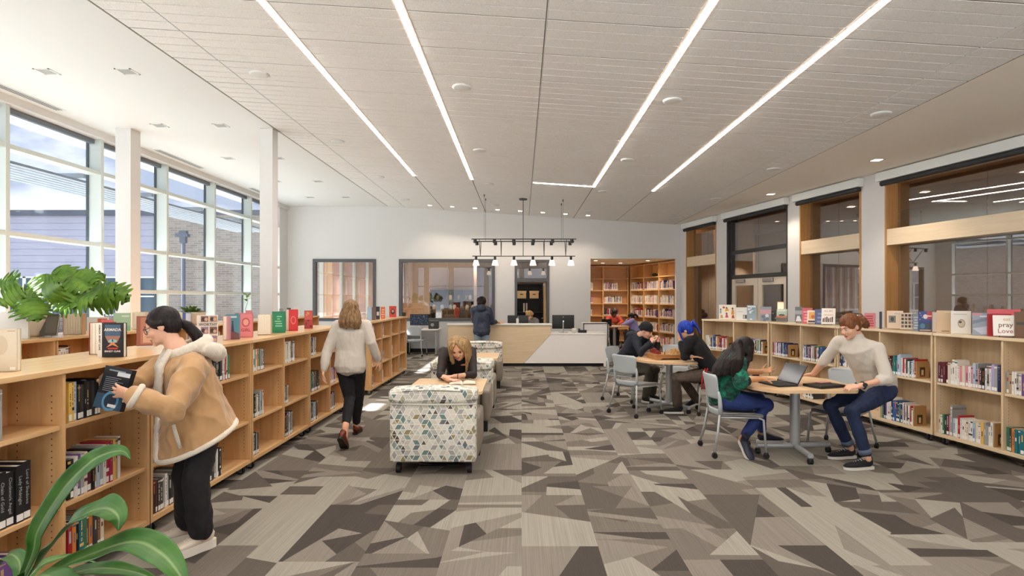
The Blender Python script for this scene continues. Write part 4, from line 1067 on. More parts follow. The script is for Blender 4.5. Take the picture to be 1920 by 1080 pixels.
def display(label, pos, face, w, h, t, col, spec=(), tilt=0., pages=False, stand=None, group=None, z=TOPZ):
    """a book on display: the middle of its lower front edge at pos, its cover looking along 'face' (pages=True: its fore edge)"""
    rz = math.atan2(face[1], face[0]) + PI / 2
    M = Matrix.Translation((pos[0], pos[1], z)) @ Matrix.Rotation(rz, 4, 'Z') @ Matrix.Rotation(-tilt, 4, 'X') @ Matrix.Translation((-w / 2, 0, .0005 if not tilt else .016))
    m1 = col if not isinstance(col, str) else mat('jacket ' + col, col, .35)
    if pages: c = MB().box(0, .003, 0, t, 0, h).box(w - .003, w, 0, t, 0, h).box(.003, w - .003, t - .003, t, 0, h)
    else: c = MB().box(0, w, 0, .003, 0, h).box(0, w, t - .003, t, 0, h).box(0, .003, .003, t - .003, 0, h)
    o = c.build('book', m1); o.matrix_world = M; tag(o, label, 'book', group)
    pg = MB()
    if pages:
        n = max(3, int(w / .012))                       # a fanned block
        for k in range(n): pg.box(.003 + (w - .006) * k / n, .003 + (w - .006) * (k + .93) / n, .006 + .004 * (k % 2), t - .003, .004, h - .004 - .002 * (k % 3))
    else: pg.box(.003, w - .004, .003, t - .003, .003, h - .003)
    pg.build('page_block', M_paper, o)
    if spec:
        q, ms = art([('r', .01, .01, .99, .99, col if isinstance(col, str) else '#888888')] + list(spec), w, h); q.build('cover_art', ms, o)
    if stand:
        r = thing('book_stand', stand, 'book stand', (0, 0, 0), 0, 'wire book stands'); r.matrix_world = Matrix.Translation((pos[0], pos[1], z + .004)) @ Matrix.Rotation(rz, 4, 'Z')
        s = MB(); b_ = .10 + h * .45
        for x in (-w * .28, w * .28): s.tube([(x, -.03, .014), (x, -.03, 0), (x, t + .004, 0), (x, t + .008 + math.sin(tilt) * h * .55, h * .55)], .0022, 6)
        s.tube([(-w * .28, t + .008 + math.sin(tilt) * h * .55, h * .55), (0, t + .01 + math.sin(tilt) * h * .7, h * .7), (w * .28, t + .008 + math.sin(tilt) * h * .55, h * .55)], .0022, 6)
        s.tube([(-w * .28, -.03, 0), (w * .28, -.03, 0)], .0022, 6)
        s.build('wire_frame', M_black, r)
    return o
def onA(px, x): y = 1100 * x / (px - 978); return (x, y), y / 1100
def dispA(label, p0, p1, yt, yb, col, spec=(), x=-2.72, face=(.30, -1), t=.03, **kw):
    pos, s = onA((p0 + p1) / 2, x); return display(label, pos, face, (p1 - p0) * s, (yb - yt) * s, t, col, spec, group=kw.pop('group', 'books on display on the maple bookcases'), **kw)
BROWNS = ('#6b4f3c', '#c79a7a', '#3d2c26', '#8a6a8c')
dispA('cream jacketed book at the near end of the maple bookcase top', -14, 30, 592, 672, '#c9baa0', [('r', .03, .03, .97, .97, '#cfc2aa'), ('d', .35, .62, .3, .42, '#c2b196'), ('r', .72, .035, .93, .105, '#e6e0d4'), ('r', .62, .94, .92, .955, '#8c8272')], face=(.15, -1))
ar = dispA('black novel with a red and blue cover beside its open pages', 192, 231, 597, 661, '#1a1718', [('r', .0, .0, 1, 1, '#17161a'), ('r', .14, .62, .86, .95, '#3c5870'), ('p', [(.14, .62), (.86, .62), (.7, .42), (.3, .42)], '#9a6a5c'), ('t', .5, .80, .19, 'ARMADA', '#e9d9c8'), ('d', .5, .47, .2, .09, '#7fb6bd'), ('d', .5, .47, .03, .1, '#1a1718'), ('p', [(.2, .28), (.5, .46), (.8, .28), (.5, .36)], '#c9864a'), ('r', .28, .235, .74, .275, '#c2322c'), ('t', .5, .17, .115, 'ERNEST CLINE', '#e8e2da')], x=-2.68, face=(.05, -1), t=.035)
q = MB().box(-.030, -.001, .0, .004, .0, ar.dimensions.z); q.build('spine', mat('jacket ivory', '#e2ddd2', .4), ar)
vs, fs = text_mesh('ARMADA  ERNEST CLINE', .0150, .0002, .0004)
q = MB().add(vs, fs, 0, False, Matrix.Translation((-.0155, -.0006, ar.dimensions.z * .58)) @ Matrix.Rotation(PI / 2, 4, 'X') @ Matrix.Rotation(-PI / 2, 4, 'Z')); q.build('spine_title', M_black, ar)
dispA('open red backed book standing with its pages fanned beside the black novel', 166, 191, 592, 652, '#9a3a34', x=-2.92, face=(-.1, -1), t=.13, pages=True)
dispA('red topped book peeping out behind the black novel', 190, 209, 592, 650, '#c05a5a', x=-3.05, face=(.1, -1), t=.02)
dispA('brown book leaning before the face of the girl in the fleece coat', 258, 284, 586, 642, '#8c4f3a', [('r', .25, .05, .95, .95, '#a86c50'), ('r', .4, .1, .9, .5, '#c99a7e')], x=-2.95, face=(.6, -1), tilt=.15, t=.02)
sp = [('r', 0, 0, 1, 1, '#d9cfc4')]
for r_ in range(3):
    for c_ in range(2): sp += [('r', .20 + c_ * .42, (.03, .33, .76)[r_], .56 + c_ * .42, (.26, .58, .97)[r_], ('#a5836c', '#8b6f86', '#7c5a49')[(r_ + c_) % 3]), ('d', .32 + c_ * .42, (.13, .45, .86)[r_], .09, .11, '#3d2c26'), ('d', .45 + c_ * .42, (.11, .42, .85)[r_], .08, .09, '#c9a084')]
dispA('patchwork cover book lettered across its middle next to the girl', 371, 406, 588, 640, '#e2dbd2', sp + [('t', .55, .665, .20, 'WORTHY', '#1d1a1a')], face=(.35, -1))
dispA('blue cover novel with a lone figure on a rock', 424, 448, 587, 634, '#3f6f86', [('r', 0, 0, 1, 1, '#4f8695'), ('p', [(0, 0), (1, 0), (1, .22), (.55, .34), (0, .12)], '#6b4a4a'), ('p', [(.4, .3), (.62, .3), (.55, .66), (.47, .66)], '#3a2f52'), ('d', .51, .7, .06, .06, '#2b2337'), ('r', .25, .86, .8, .93, '#c6d6d2')], face=(.25, -1))
dispA('open pink pages of the book beside the lone figure cover', 418, 425, 587, 632, '#d49a9e', x=-2.74, t=.10, face=(.1, -1), pages=True)
dispA('salmon pink novel with red ornamental lettering', 449, 473, 585, 631, '#d4727a', [('r', .06, .05, .94, .95, '#dc8284'), ('t', .5, .30, .34, 'GIRL', '#9c2f38'), ('d', .5, .62, .3, .36, '#c2545c'), ('d', .5, .62, .2, .25, '#e0a08c')], face=(.3, -1))
dispA('worn cream paged book standing fore edge out', 484, 507, 583, 621, '#c4ad86', pages=True, t=.12)
dispA('deep green novel with pale lettering', 511, 534, 584, 624, '#1f7a52', [('r', .05, .04, .95, .96, '#238058')] + stripes('#8fc7a8', 5, 4, .2, .8, .3, .85), face=(.3, -1))
dispA('dark book with pale pages just behind the bright red novel', 536, 544, 580, 620, '#3a2a2c', x=-2.8, t=.12, pages=True)
dispA('bright red novel with cream swirls', 542, 558, 581, 621, '#b9242a', [('r', .05, .04, .95, .96, '#c62e30'), ('d', .5, .5, .3, .5, '#d9726a'), ('d', .5, .5, .2, .35, '#c62e30')], face=(.3, -1))
dispA('red and black patterned novel at the far end of the run', 571, 586, 582, 616, '#a33a3a', [('r', .05, .5, .95, .96, '#c25a50')] + blobs(('#e08a6a', '#2a1c20', '#5a1c24'), 7, 8), face=(.3, -1))
g2 = 'books on display beyond the walking woman'
dispA('pale blue jacket on the far pair of bookcases', 689, 697, 577, 602, '#9db4cc', x=-2.68, group=g2, face=(.4, -1)); dispA('brown photograph cover on the far pair of bookcases', 697, 704, 577, 601, '#6a5648', x=-2.66, group=g2, face=(.3, -1))
dispA('black cover with a white panel on the far pair of bookcases', 705, 712, 576, 600, '#2a2a2c', [('r', .2, .3, .8, .6, '#c9c4bc')], x=-2.66, group=g2, face=(.3, -1)); dispA('orange cover on the far pair of bookcases', 714, 722, 576, 598, '#c9683c', stripes('#e8b48a', 4, 2), x=-2.66, group=g2, face=(.3, -1))
dispA('red portrait cover at the far end of the last bookcase', 730, 743, 575, 596, '#c0402e', [('d', .5, .5, .3, .42, '#2f2522'), ('d', .5, .55, .16, .2, '#b08a70')], x=-2.66, group=g2, face=(.3, -1))
gB = 'books on display on the window side run'
def dispB(label, p0, p1, yt, yb, col, spec=(), **kw):
    px = (p0 + p1) / 2; x = kw.pop('x', -4.8); y = 1100 * x / (px - 978); s = y / 1100
    return display(label, (x, y), kw.pop('face', (.35, -1)), (p1 - p0) * s, (yb - yt) * s, kw.pop('t', .03), col, spec, group=gB, **kw)
dispB('white folder with a dark blue corner on the window side run', 4, 48, 583, 634, '#dfe2e0', [('p', [(.55, .74), (1, .74), (.7, .82)], '#44566b')])
dispB('leaning book on a wire stand before the philodendron pot', 76, 103, 585, 626, '#5a5146', [('r', .3, .1, .95, .9, '#6e6558')], x=-4.78, tilt=.3, stand='black wire stand holding the leaning book before the philodendron')
dispB('old cream book with mottled edge standing by the philodendron', 121, 151, 583, 622, '#b98a5c', pages=True, t=.12)
dispB('pale book with an orange picture behind the black novel', 166, 200, 583, 610, '#cfd0cc', [('r', .5, .35, .95, .9, '#c2643c')], x=-4.95)
dispB('pale green transparent jacket book on the window side run', 215, 242, 581, 614, '#a5c9ae', [('r', .5, .78, .95, .86, '#dfe8e0'), ('p', [(0, 0), (1, 0), (1, .3), (.4, .2)], '#8dbb9a')])
dispB('cream book standing fore edge out behind the girl', 250, 272, 580, 612, '#cdb08a', pages=True, t=.12)
dispB('blue spined book beside the white planter', 343, 357, 588, 612, '#4a63a4', [('r', .4, .05, 1, .95, '#c6ccd6')])
dispB('small grey card behind the thin seedling', 441, 449, 575, 590, '#6d7478')
dispB('reddish book near the second column', 461, 472, 577, 596, '#c98a8a')
for k_, (a, b_) in enumerate(((515, 522), (524, 531), (538, 545), (551, 561))):
    dispB(('white book', 'grey book', 'dark paged book', 'ivory book')[k_] + ' at the far end of the window side run', a, b_, 574, 592, ('#dcdad4', '#8e8f90', '#4a4644', '#e2dccf')[k_], x=-4.75)
def posR(px, back=.10):
    u = (px - 978) / 1100
    if u > .4236: y = (4.63 + .99 + back) / (u + .15); return (u * y, y)
    a, b_ = V((4.15 + back * .85, 9.80 + back * .5)), V((3.42 + back * .85, 11.10 + back * .5)); d = b_ - a
    k_ = (u * a.y - a.x) / (d.x - u * d.y); p = a + d * k_; return (p.x, p.y)
def dispR(label, p0, p1, yt, yb, col, spec=(), back=.10, face=(-.55, -.85), **kw):
    pos = posR((p0 + p1) / 2, back); s = pos[1] / 1100; f = V(face).normalized(); v = V((pos[0], pos[1])).normalized(); cosv = abs(f.dot(v))
    return display(label, pos, face, (p1 - p0) * s / max(.6, cosv), (yb - yt) * s, kw.pop('t', .028), col, spec, group='books on display on the birch bookcases', **kw)
dispR('white picture book with dancing children on its cover', 1349, 1379, 572, 600, '#e2d6c6', [('r', .02, .02, .98, .98, '#e6dccb'), ('d', .28, .82, .07, .07, '#b8473c'), ('d', .45, .78, .05, .05, '#3d2a20'), ('p', [(.36, .55), (.6, .6), (.52, .76), (.4, .74)], '#d9a43c'), ('d', .80, .75, .05, .06, '#3d2a20'), ('p', [(.72, .35), (.9, .35), (.86, .68), (.76, .68)], '#c98a3c'), ('d', .45, .42, .05, .05, '#5a3a28'), ('p', [(.36, .14), (.56, .14), (.5, .38), (.42, .38)], '#c25a6a'), ('p', [(.05, .42), (.15, .42), (.13, .66), (.07, .66)], '#7aa0b0'), ('d', .1, .7, .04, .04, '#3d2a20'), ('p', [(.74, .1), (.92, .1), (.88, .3), (.78, .32)], '#a9442c'), ('p', [(.08, .1), (.26, .1), (.2, .32), (.1, .32)], '#c9a06a')], t=.02)
dispR('plain white book with a small black picture', 1381, 1402, 577, 601, '#e6e3dd', [('r', .58, .12, .92, .42, '#5a5754'), ('r', .64, .15, .72, .38, '#dcd8d0'), ('r', .1, .65, .6, .68, '#b0aca6')])
dispR('grey blue jacketed book with white water on its cover', 1401, 1418, 575, 604, '#93a3ab', blobs(('#c7d0d4', '#7d919b', '#e0e4e6'), 8, 3) + [('r', .1, .86, .9, .95, '#dfe3e4')], t=.05)
dispR('grey and rose snowy landscape cover', 1426, 1445, 577, 604, '#8f98a2', [('r', 0, .5, 1, .8, '#c99aa0')] + blobs(('#d5d8dc', '#6f7884', '#b7bcc4'), 7, 6, .05, .5))
dispR('dark patterned book behind the leaning landscape book', 1447, 1459, 584, 603, '#3d3a36', blobs(('#8a8478', '#5e594f'), 6, 1), back=.18)
dispR('leaning landscape book with trees on a stand', 1456, 1474, 581, 605, '#a9b7a4', [('r', 0, .0, 1, .3, '#5f5a50'), ('r', 0, .3, 1, .45, '#c96a44'), ('d', .5, .5, .3, .12, '#3f5c48'), ('r', .1, .8, .9, .95, '#c9d2c4')], tilt=.32, back=.06)
dispR('dark grey sea cover on a wire stand', 1491, 1504, 578, 607, '#6f7473', [('r', 0, .5, 1, .75, '#9da3a1'), ('p', [(.1, .05), (.9, .05), (.6, .4), (.3, .4)], '#dfe2e0')], tilt=.1, stand='black wire stand under the dark grey sea cover')
dispR('hot pink cover behind the orange book', 1505, 1522, 577, 606, '#e0707c', stripes('#f0b4b6', 4, 3), back=.16)
dispR('leaning book with an orange picture on a wire stand', 1514, 1533, 583, 608, '#e6d9c6', [('r', .14, .3, .86, .86, '#e0a050'), ('d', .5, .5, .16, .18, '#c2683c'), ('r', .1, .05, .9, .2, '#4a3f38')], tilt=.32, stand='black wire stand under the orange picture book')
dispR('slate blue cover behind the white crowd book', 1529, 1551, 578, 606, '#6a74a0', stripes('#98a0c0', 3, 3), back=.18)
dispR('leaning white book with a crowd of figures on a wire stand', 1541, 1564, 580, 611, '#e9e2d6', [('t', .5, .82, .20, 'ALL MY', '#c98a7a'), ('r', .15, .55, .85, .6, '#d9a08c')] + [('r', .1 + .13 * k_, .12, .19 + .13 * k_, .36 + .05 * (k_ % 3), ('#3a2c28', '#8e3b34', '#1f1c20')[k_ % 3]) for k_ in range(6)], tilt=.32, stand='black wire stand under the white crowd book')
dispR('dark book top behind the head of the standing girl', 1591, 1614, 582, 606, '#2c2826', [('r', .3, .75, .9, .92, '#d8d2c8')], back=.2)
dispR('coral pink novel with red lettering and fanned pages', 1622, 1640, 580, 608, '#d9848a', stripes('#a8383c', 5, 7), t=.06)
dispR('thin dark spined book beside the coral pink novel', 1649, 1653, 581, 613, '#3c3a3e', t=.12, back=.06)
dispR('beige book with a grey portrait on its cover', 1665, 1691, 584, 617, '#e0c9ad', [('r', .12, .32, .55, .72, '#7d7a74'), ('d', .34, .52, .1, .16, '#3e3c3a'), ('r', .45, .82, .88, .87, '#a8b4c0')], tilt=.1)
sp = []
for r_ in range(4):
    for c_ in range(4): sp.append(('r', .08 + .22 * c_, .1 + .22 * r_, .24 + .22 * c_, .25 + .22 * r_, '#2f2622' if (r_ + c_) % 3 else '#6a4c3a'))
dispR('leaning book with a grid of dark pictures', 1690, 1715, 587, 619, '#cbb99f', sp, tilt=.3)
dispR('thin striped jacket tucked behind the leaning grid book', 1712, 1723, 586, 618, '#8d98a6', stripes('#d0d4d8', 5, 1), back=.16)
dispR('navy book with white stars and a red flag corner', 1724, 1746, 584, 622, '#344a76', [('r', .0, .5, 1, 1, '#3f4f86'), ('r', .62, .62, 1, .98, '#b8434a'), ('r', .62, .74, 1, .8, '#e4ddd8'), ('d', .5, .74, .16, .2, '#dcd6d4'), ('d', .3, .28, .18, .22, '#4f7f98'), ('d', .72, .28, .2, .24, '#3d4a4e'), ('r', .1, .04, .9, .1, '#c9b48a')] + [('d', .12 + .08 * (k_ % 3), .9 - .1 * k_, .03, .03, '#e6e4ea') for k_ in range(4)])
dispR('pinkish paged book standing fore edge out beside the navy book', 1749, 1758, 584, 622, '#c99a86', pages=True, t=.12)
dispR('plain tan book standing near the junction of two birch bookcases', 1759, 1785, 581, 623, '#d3b894', [('r', .3, .06, .75, .1, '#7a6a52'), ('r', .45, .92, .9, .95, '#e6dcc8')])
dispR('white book with an oval flower emblem', 1787, 1817, 584, 627, '#e6dfd4', [('d', .52, .46, .19, .27, '#8a8474'), ('d', .52, .46, .16, .22, '#c9b79a'), ('d', .46, .52, .08, .07, '#4a443c'), ('r', .12, .84, .8, .88, '#c2bbae')], t=.05)
dispR('silvery plastic jacketed book with a pale wave', 1827, 1854, 584, 626, '#9aa4b2', [('p', [(.0, .3), (1, .45), (1, .1), (.5, .05)], '#c3cbd6'), ('p', [(0, .65), (1, .85), (1, .7), (0, .5)], '#7f8a9a'), ('r', .0, .9, .5, .98, '#d98a8e'), ('r', .4, .82, .95, .88, '#e4e6ea')], t=.04)
dispR('large flat red book standing at the back', 1858, 1906, 572, 622, '#d85f66', [('r', .1, .1, .9, .9, '#dd676d')], back=.24)
dispR('dark red book with a white strip before the large red book', 1856, 1891, 584, 626, '#a81f24', [('r', .35, .83, .8, .91, '#e6dcd6')] + stripes('#c2484a', 4, 9, .2, .7, .2, .7), back=.15)
dispR('leaning white book with brown handwritten title on a wire stand', 1868, 1905, 590, 630, '#e9e4da', [('t', .55, .80, .24, 'eat', '#c9a574'), ('t', .5, .52, .33, 'pray', '#6f4a34'), ('t', .48, .22, .32, 'Love', '#a8646a')], tilt=.28, back=.05, t=.022, stand='black wire stand under the handwritten title book')
dispR('dark brown book cut by the frame edge', 1906, 1930, 578, 627, '#6a4a30', [('r', .1, .5, .9, .6, '#2c3a30')], back=.14)
# ------------------------------------------------------------------ people
def at(px, py, Y): return V(((px - 978) * Y / 1100, Y, 1.62 - (py - 560) * Y / 1100))
def remesh(mb, voxel, smooth=2, fn=None, noise_amp=0., nscale=14., seed=0., fold=True):
    """fuse the overlapping closed shapes of mb into one continuous surface"""
    me = mb.mesh('tmp', [])
    o = bpy.data.objects.new('tmp', me); COL.objects.link(o)
    r = o.modifiers.new('r', 'REMESH'); r.mode = 'VOXEL'; r.voxel_size = voxel; r.use_smooth_shade = True
    if smooth:
        s = o.modifiers.new('s', 'SMOOTH'); s.factor = .5; s.iterations = smooth
    dg = bpy.context.evaluated_depsgraph_get(); out = bpy.data.meshes.new_from_object(o.evaluated_get(dg))
    bpy.data.objects.remove(o); bpy.data.meshes.remove(me)
    if noise_amp or fn:
        n = [q.normal.copy() for q in out.vertices]
        for q, nn in zip(out.vertices, n):
            p = q.co.copy()
            if noise_amp:
                k = mnoise.noise(V((p.x * nscale + seed, p.y * nscale, p.z * nscale * .55))) + .5 * mnoise.noise(V((p.x * nscale * 2.3, p.y * nscale * 2.3 + seed, p.z * nscale * 1.4)))
                p = p + nn * (k * noise_amp)
            if noise_amp > .0035 and fold: k = 1 - abs(mnoise.noise(V((p.x * 7 + seed, p.y * 7, p.z * 5 + p.x * 3)))) * 2.2; p = p + nn * (max(0, k) ** 2 * noise_amp * .9 - noise_amp * .3)
            if fn: p = fn(p)
            q.co = p
        out.update()
    return out
def skinned(mb, name, m, parent, root, voxel=.009, smooth=2, **kw):
    """child part of a person; mb is in world coordinates, root is the person's location"""
    me = remesh(mb, voxel, smooth, **kw)
    me.transform(Matrix.Translation(-V(root)))
    for q in (m if isinstance(m, (list, tuple)) else [m]): me.materials.append(q)
    me.polygons.foreach_set('use_smooth', [True] * len(me.polygons))
    o = bpy.data.objects.new(name, me); COL.objects.link(o)
    if parent is not None: o.parent = parent
    else: o.location = root
    return o
def plain(mb, name, m, parent, root):
    o = mb.build(name, m); o.data.transform(Matrix.Translation(-V(root))); o.parent = parent; return o

def skin_mat(name, c, lip):
    a = mat('skin ' + name, c, .5, spec=.35, sub=.12, bump=.05, bscale=300); b = mat('lips ' + name, lip, .4, sub=.1); return [a, b]
SK_FAIR = skin_mat('fair', '#dcaa8e', '#b5655a'); SK_LIGHT = skin_mat('light', '#d9a684', '#ae6554'); SK_TAN = skin_mat('tan', '#c08a62', '#93524a'); SK_DARK = skin_mat('dark', '#6b4430', '#5a3030')
def hair_mat(name, dark, light, k=(70, 70, 5), rough=.48):
    if 'hair ' + name in MATS: return MATS['hair ' + name]
    m = bpy.data.materials.new('hair ' + name); t = NT(m); n = t.noise(t.coord('Object', k), 1, 4, .7)
    t.bsdf(t.ramp(n, [(.3, dark), (.7, light)]), rough, 0, .22, bump=n, bstr=.4, bdist=.005); MATS['hair ' + name] = m; return m
H_BLACK = hair_mat('black', '#0e0b0c', '#2a211f'); H_DARK = hair_mat('dark brown', '#0f0b0a', '#271b16'); H_BALAYAGE = hair_mat('balayage', '#3d2b20', '#a88258'); H_BLOND = hair_mat('streaked blond', '#5a3f28', '#c9a572')
H_BLUE = hair_mat('blue', '#14195a', '#2c4fc4'); H_AUBURN = hair_mat('auburn', '#4a2a18', '#8a5632'); H_SAND = hair_mat('sandy', '#8a6238', '#d3aa72', (60, 60, 60))

class Head:
    def __init__(s, c, f, up=(0, 0, 1), k=1.0):
        s.c = V(c); s.f = V(f).normalized(); u = V(up); s.r = s.f.cross(u).normalized(); s.u = s.r.cross(s.f).normalized(); s.k = k
        s.R = Matrix((s.r, s.f, s.u)).transposed()
    def p(s, r, f, u): return s.c + (s.r * r + s.f * f + s.u * u) * s.k
    def e(s, mb, c, rad, n=16): mb.ell(s.p(*c), tuple(q * s.k for q in rad), n, R=s.R)
    def loc(s, q): d = (q - s.c) / s.k; return V((d.dot(s.r), d.dot(s.f), d.dot(s.u)))
    def face(s, mb):
        e = s.e
        e(mb, (0, -.012, .026), (.073, .093, .088), 20); e(mb, (0, .020, -.025), (.060, .066, .088), 20); e(mb, (0, .034, -.076), (.044, .046, .034))
        e(mb, (0, .070, -.097), (.017, .016, .015)); e(mb, (0, .072, .020), (.044, .018, .012))
        for q in (-1, 1):
            e(mb, (q * .034, .056, -.030), (.026, .028, .026)); e(mb, (q * .074, -.010, -.006), (.009, .021, .033))
        mb.tube([s.p(0, .080, .010), s.p(0, .094, -.012), s.p(0, .104, -.030)], [.008 * s.k, .010 * s.k, .012 * s.k], 10); e(mb, (0, .094, -.036), (.017, .013, .009))
        e(mb, (0, .082, -.060), (.021, .012, .007)); e(mb, (0, .080, -.071), (.018, .012, .007))
    def eyes(s, parent, root, iris='#2a1a12', down=False, brow='#2a1d18'):
        for q in (-1, 1):
            m = MB(); s.e(m, (q * .031, .0745, .000), (.0145, .010, .0045 if down else .0075), 12); n0 = len(m.f)
            s.e(m, (q * .031, .0795, -.001), (.0065, .006, .004 if down else .0068), 10)
            m.mi = [0] * n0 + [1] * (len(m.f) - n0)
            plain(m, 'eye', [mat('eye white', '#d8d2cc', .3) if not down else mat('lashes', '#2a1c18', .6), mat('iris ' + iris, iris, .2)], parent, root)
            b = MB().tube([s.p(q * .016, .087, .021), s.p(q * .032, .086, .026), s.p(q * .047, .075, .021)], [(.004 * s.k, .003 * s.k), (.0045 * s.k, .003 * s.k), (.002, .002)], 8)
            plain(b, 'eyebrow', mat('brow ' + brow, brow, .8), parent, root)
    def cap(s, mb, back=0., low=0., g=0.):
        """hair that hugs the skull"""
        e = s.e
        e(mb, (0, -.022, .036), (.083 + g, .098 + g, .090 + g), 22); e(mb, (0, -.050 - back, -.010 - low), (.076 + g, .066 + g, .075 + g), 18)

def hand(mb, w, d, n, ts, k=1.0, curl=(.25, .3, .3), spread=.12, thumb=.5, finger_curl=None):
    """w wrist, d pointing direction, n the way the palm faces, ts = +1 / -1 which side the thumb is (along d x n)"""
    w = V(w); d = V(d).normalized(); n = V(n); n = (n - d * n.dot(d)).normalized(); s = d.cross(n).normalized() * ts
    mb.tube([w - d * .01 * k, w + d * .03 * k, w + d * .07 * k, w + d * .094 * k], [(.023 * k, .019 * k), (.034 * k, .015 * k), (.040 * k, .0135 * k), (.036 * k, .010 * k)], 14, up=n)
    L = (.072, .080, .074, .058); off = (.030, .0105, -.0095, -.029)
    for i in range(4):
        base = w + d * (.086 - (.004 if i in (0,) else .010 if i == 3 else 0)) * k + s * off[i] * k
        ang = 0.; p = base; dd = (d + s * spread * (1.4, .45, -.45, -1.5)[i]).normalized(); pts = [p - dd * .012 * k, p]
        cc = finger_curl[i] if finger_curl else curl
        for j, fr_ in enumerate((.45, .30, .25)):
            ang += cc[j]; q = dd * math.cos(ang) + n * math.sin(ang); p = p + q * L[i] * fr_ * k; pts.append(p)
        mb.tube(pts, [.0092 * k, .0092 * k, .0085 * k, .0078 * k, .0064 * k], 10, up=s); mb.ell(pts[-1], .0064 * k, 8)
    b = w + d * .022 * k + s * .022 * k; td = (s * .75 + d * .62 + n * thumb * .5).normalized(); t2 = (s * .35 + d * .85 + n * thumb).normalized()
    p1 = b + td * .042 * k; p2 = p1 + t2 * .030 * k; p3 = p2 + (t2 + n * thumb * .5).normalized() * .024 * k
    mb.tube([b, p1, p2, p3], [.014 * k, .0115 * k, .0098 * k, .0075 * k], 10, up=n); mb.ell(p3, .0075 * k, 8)

def limb(mb, pts, rad, n=14): mb.tube([V(p) for p in pts], rad, n); [mb.ell(p, r if not isinstance(r, tuple) else max(r), 12) for p, r in zip(pts, rad)]
def torso(mb, P, C, N, F, w=1.0, hips=.165, waist=.130, chest=.155, depth=.11, low=.10, g=0.):
    """closed trunk from the seat to the neck"""
    P, C, N = V(P), V(C), V(N); ax = (C - P).normalized()
    m1 = P.lerp(C, .45)
    pts = [P - ax * low, P, P.lerp(C, .25), m1, P.lerp(C, .75), C, C.lerp(N, .55), N]
    r = [(hips * .8, depth * .95), (hips, depth * 1.08), (hips * .92, depth), (waist, depth * .88), (chest * .95, depth), (chest, depth), (chest * (.72 if g else .48), depth * (.72 if g else .6)), (.058, .056) if g else (.050, .050)]
    mb.tube(pts, [((a + g) * w, (b + g) * w) for a, b in r], 24, up=F); mb.ell(P - ax * low * .3, (hips * .8, hips * .8, .09), 16)

def shoe(parent, root, heel, ang, colors, L=.27, pitch=0., H=.085, roll=0., hi=False, chunky=0., name='shoe', laces=True):
    """heel = point under the heel on the floor, ang = heading, pitch > 0 lifts the heel about the toe"""
    M = Matrix.Translation(V(heel)) @ Matrix.Rotation(ang - PI / 2, 4, 'Z')
    if pitch: M = M @ Matrix.Translation((0, L * .8, 0)) @ Matrix.Rotation(-pitch, 4, 'X') @ Matrix.Translation((0, -L * .8, 0))
    up_, sole, lace = colors; sh = .022 + chunky; w = .044
    u = MB().tube([(0, -.0, sh + .03), (0, .03, sh + .042), (0, .10, sh + .036), (0, L * .62, sh + .022), (0, L * .86, sh + .016), (0, L * .985, sh + .008)],
                  [(.020, .028), (.034, .044), (.037, .042), (w, .030), (w * .92, .022), (.022, .012)], 18, up=(0, 0, 1))
    u.tube([(0, .045, sh + .03), (0, .042, sh + H), (0, .045, sh + H + (.05 if hi else .012))], [(.034, .046), (.034, .043), (.034, .041)], 16, up=(0, 1, 0))
    b = MB(); [b.add(u.v, u.f, 0, True, M)]
    o = skinned(b, name, up_, parent, root, .007, 3)
    pl_ = [(-.034, .02), (-.036, .1), (-.047, L * .62), (-.043, L * .82), (-.022, L * .99), (.022, L * .99), (.043, L * .82), (.047, L * .62), (.036, .1), (.034, .02), (.02, -.018), (-.02, -.018)]
    s = MB().prism(rounded(pl_, .03), 0.001, sh + .004 + chunky * .3, 0, M); plain(s, 'sole', sole, o, root)
    if laces:
        q = MB()
        for k in range(5):
            y = .095 + .021 * k; z = sh + .084 - .0085 * k
            q.tube([M @ V((-.022, y, z - .012)), M @ V((0, y + .008, z)), M @ V((.022, y, z - .012))], .0032, 6)
        plain(q, 'laces', lace, o, root)
    return o
def new_person(label, root, skin, mb, voxel=.0075, lipH=None, smooth=2):
    o = skinned(mb, 'person', skin, None, root, voxel, smooth)
    tag(o, label, 'person')
    if lipH is not None:
        for p in o.data.polygons:
            q = lipH.loc(p.center + V(root))
            if (q.x / .021) ** 2 + ((q.z + .066) / .011) ** 2 < 1 and q.y > .07 and q.y < .115: p.material_index = 1
    return o
def avg(*a): return sum((V(q) for q in a), V((0, 0, 0))) / len(a)
M_denim = mat('blue denim', '#26345c', .85, bump=.5, bscale=500, vary=.25, vscale=9); M_denim_d = mat('dark denim', '#1d2947', .85, bump=.5, bscale=500, vary=.25, vscale=9)
M_blackcl = mat('black cotton', '#141315', .85, bump=.4, bscale=300); M_blackj = mat('black denim', '#1c1a1b', .85, bump=.5, bscale=400, vary=.3, vscale=12)
M_knit = mat('oatmeal knit', '#c9c0b2', .9, bump=.9, bscale=260, sheen=.2); M_white_r = mat('white rubber', '#ded8cf', .6); M_lace = mat('laces white', '#d9d4ca', .8)

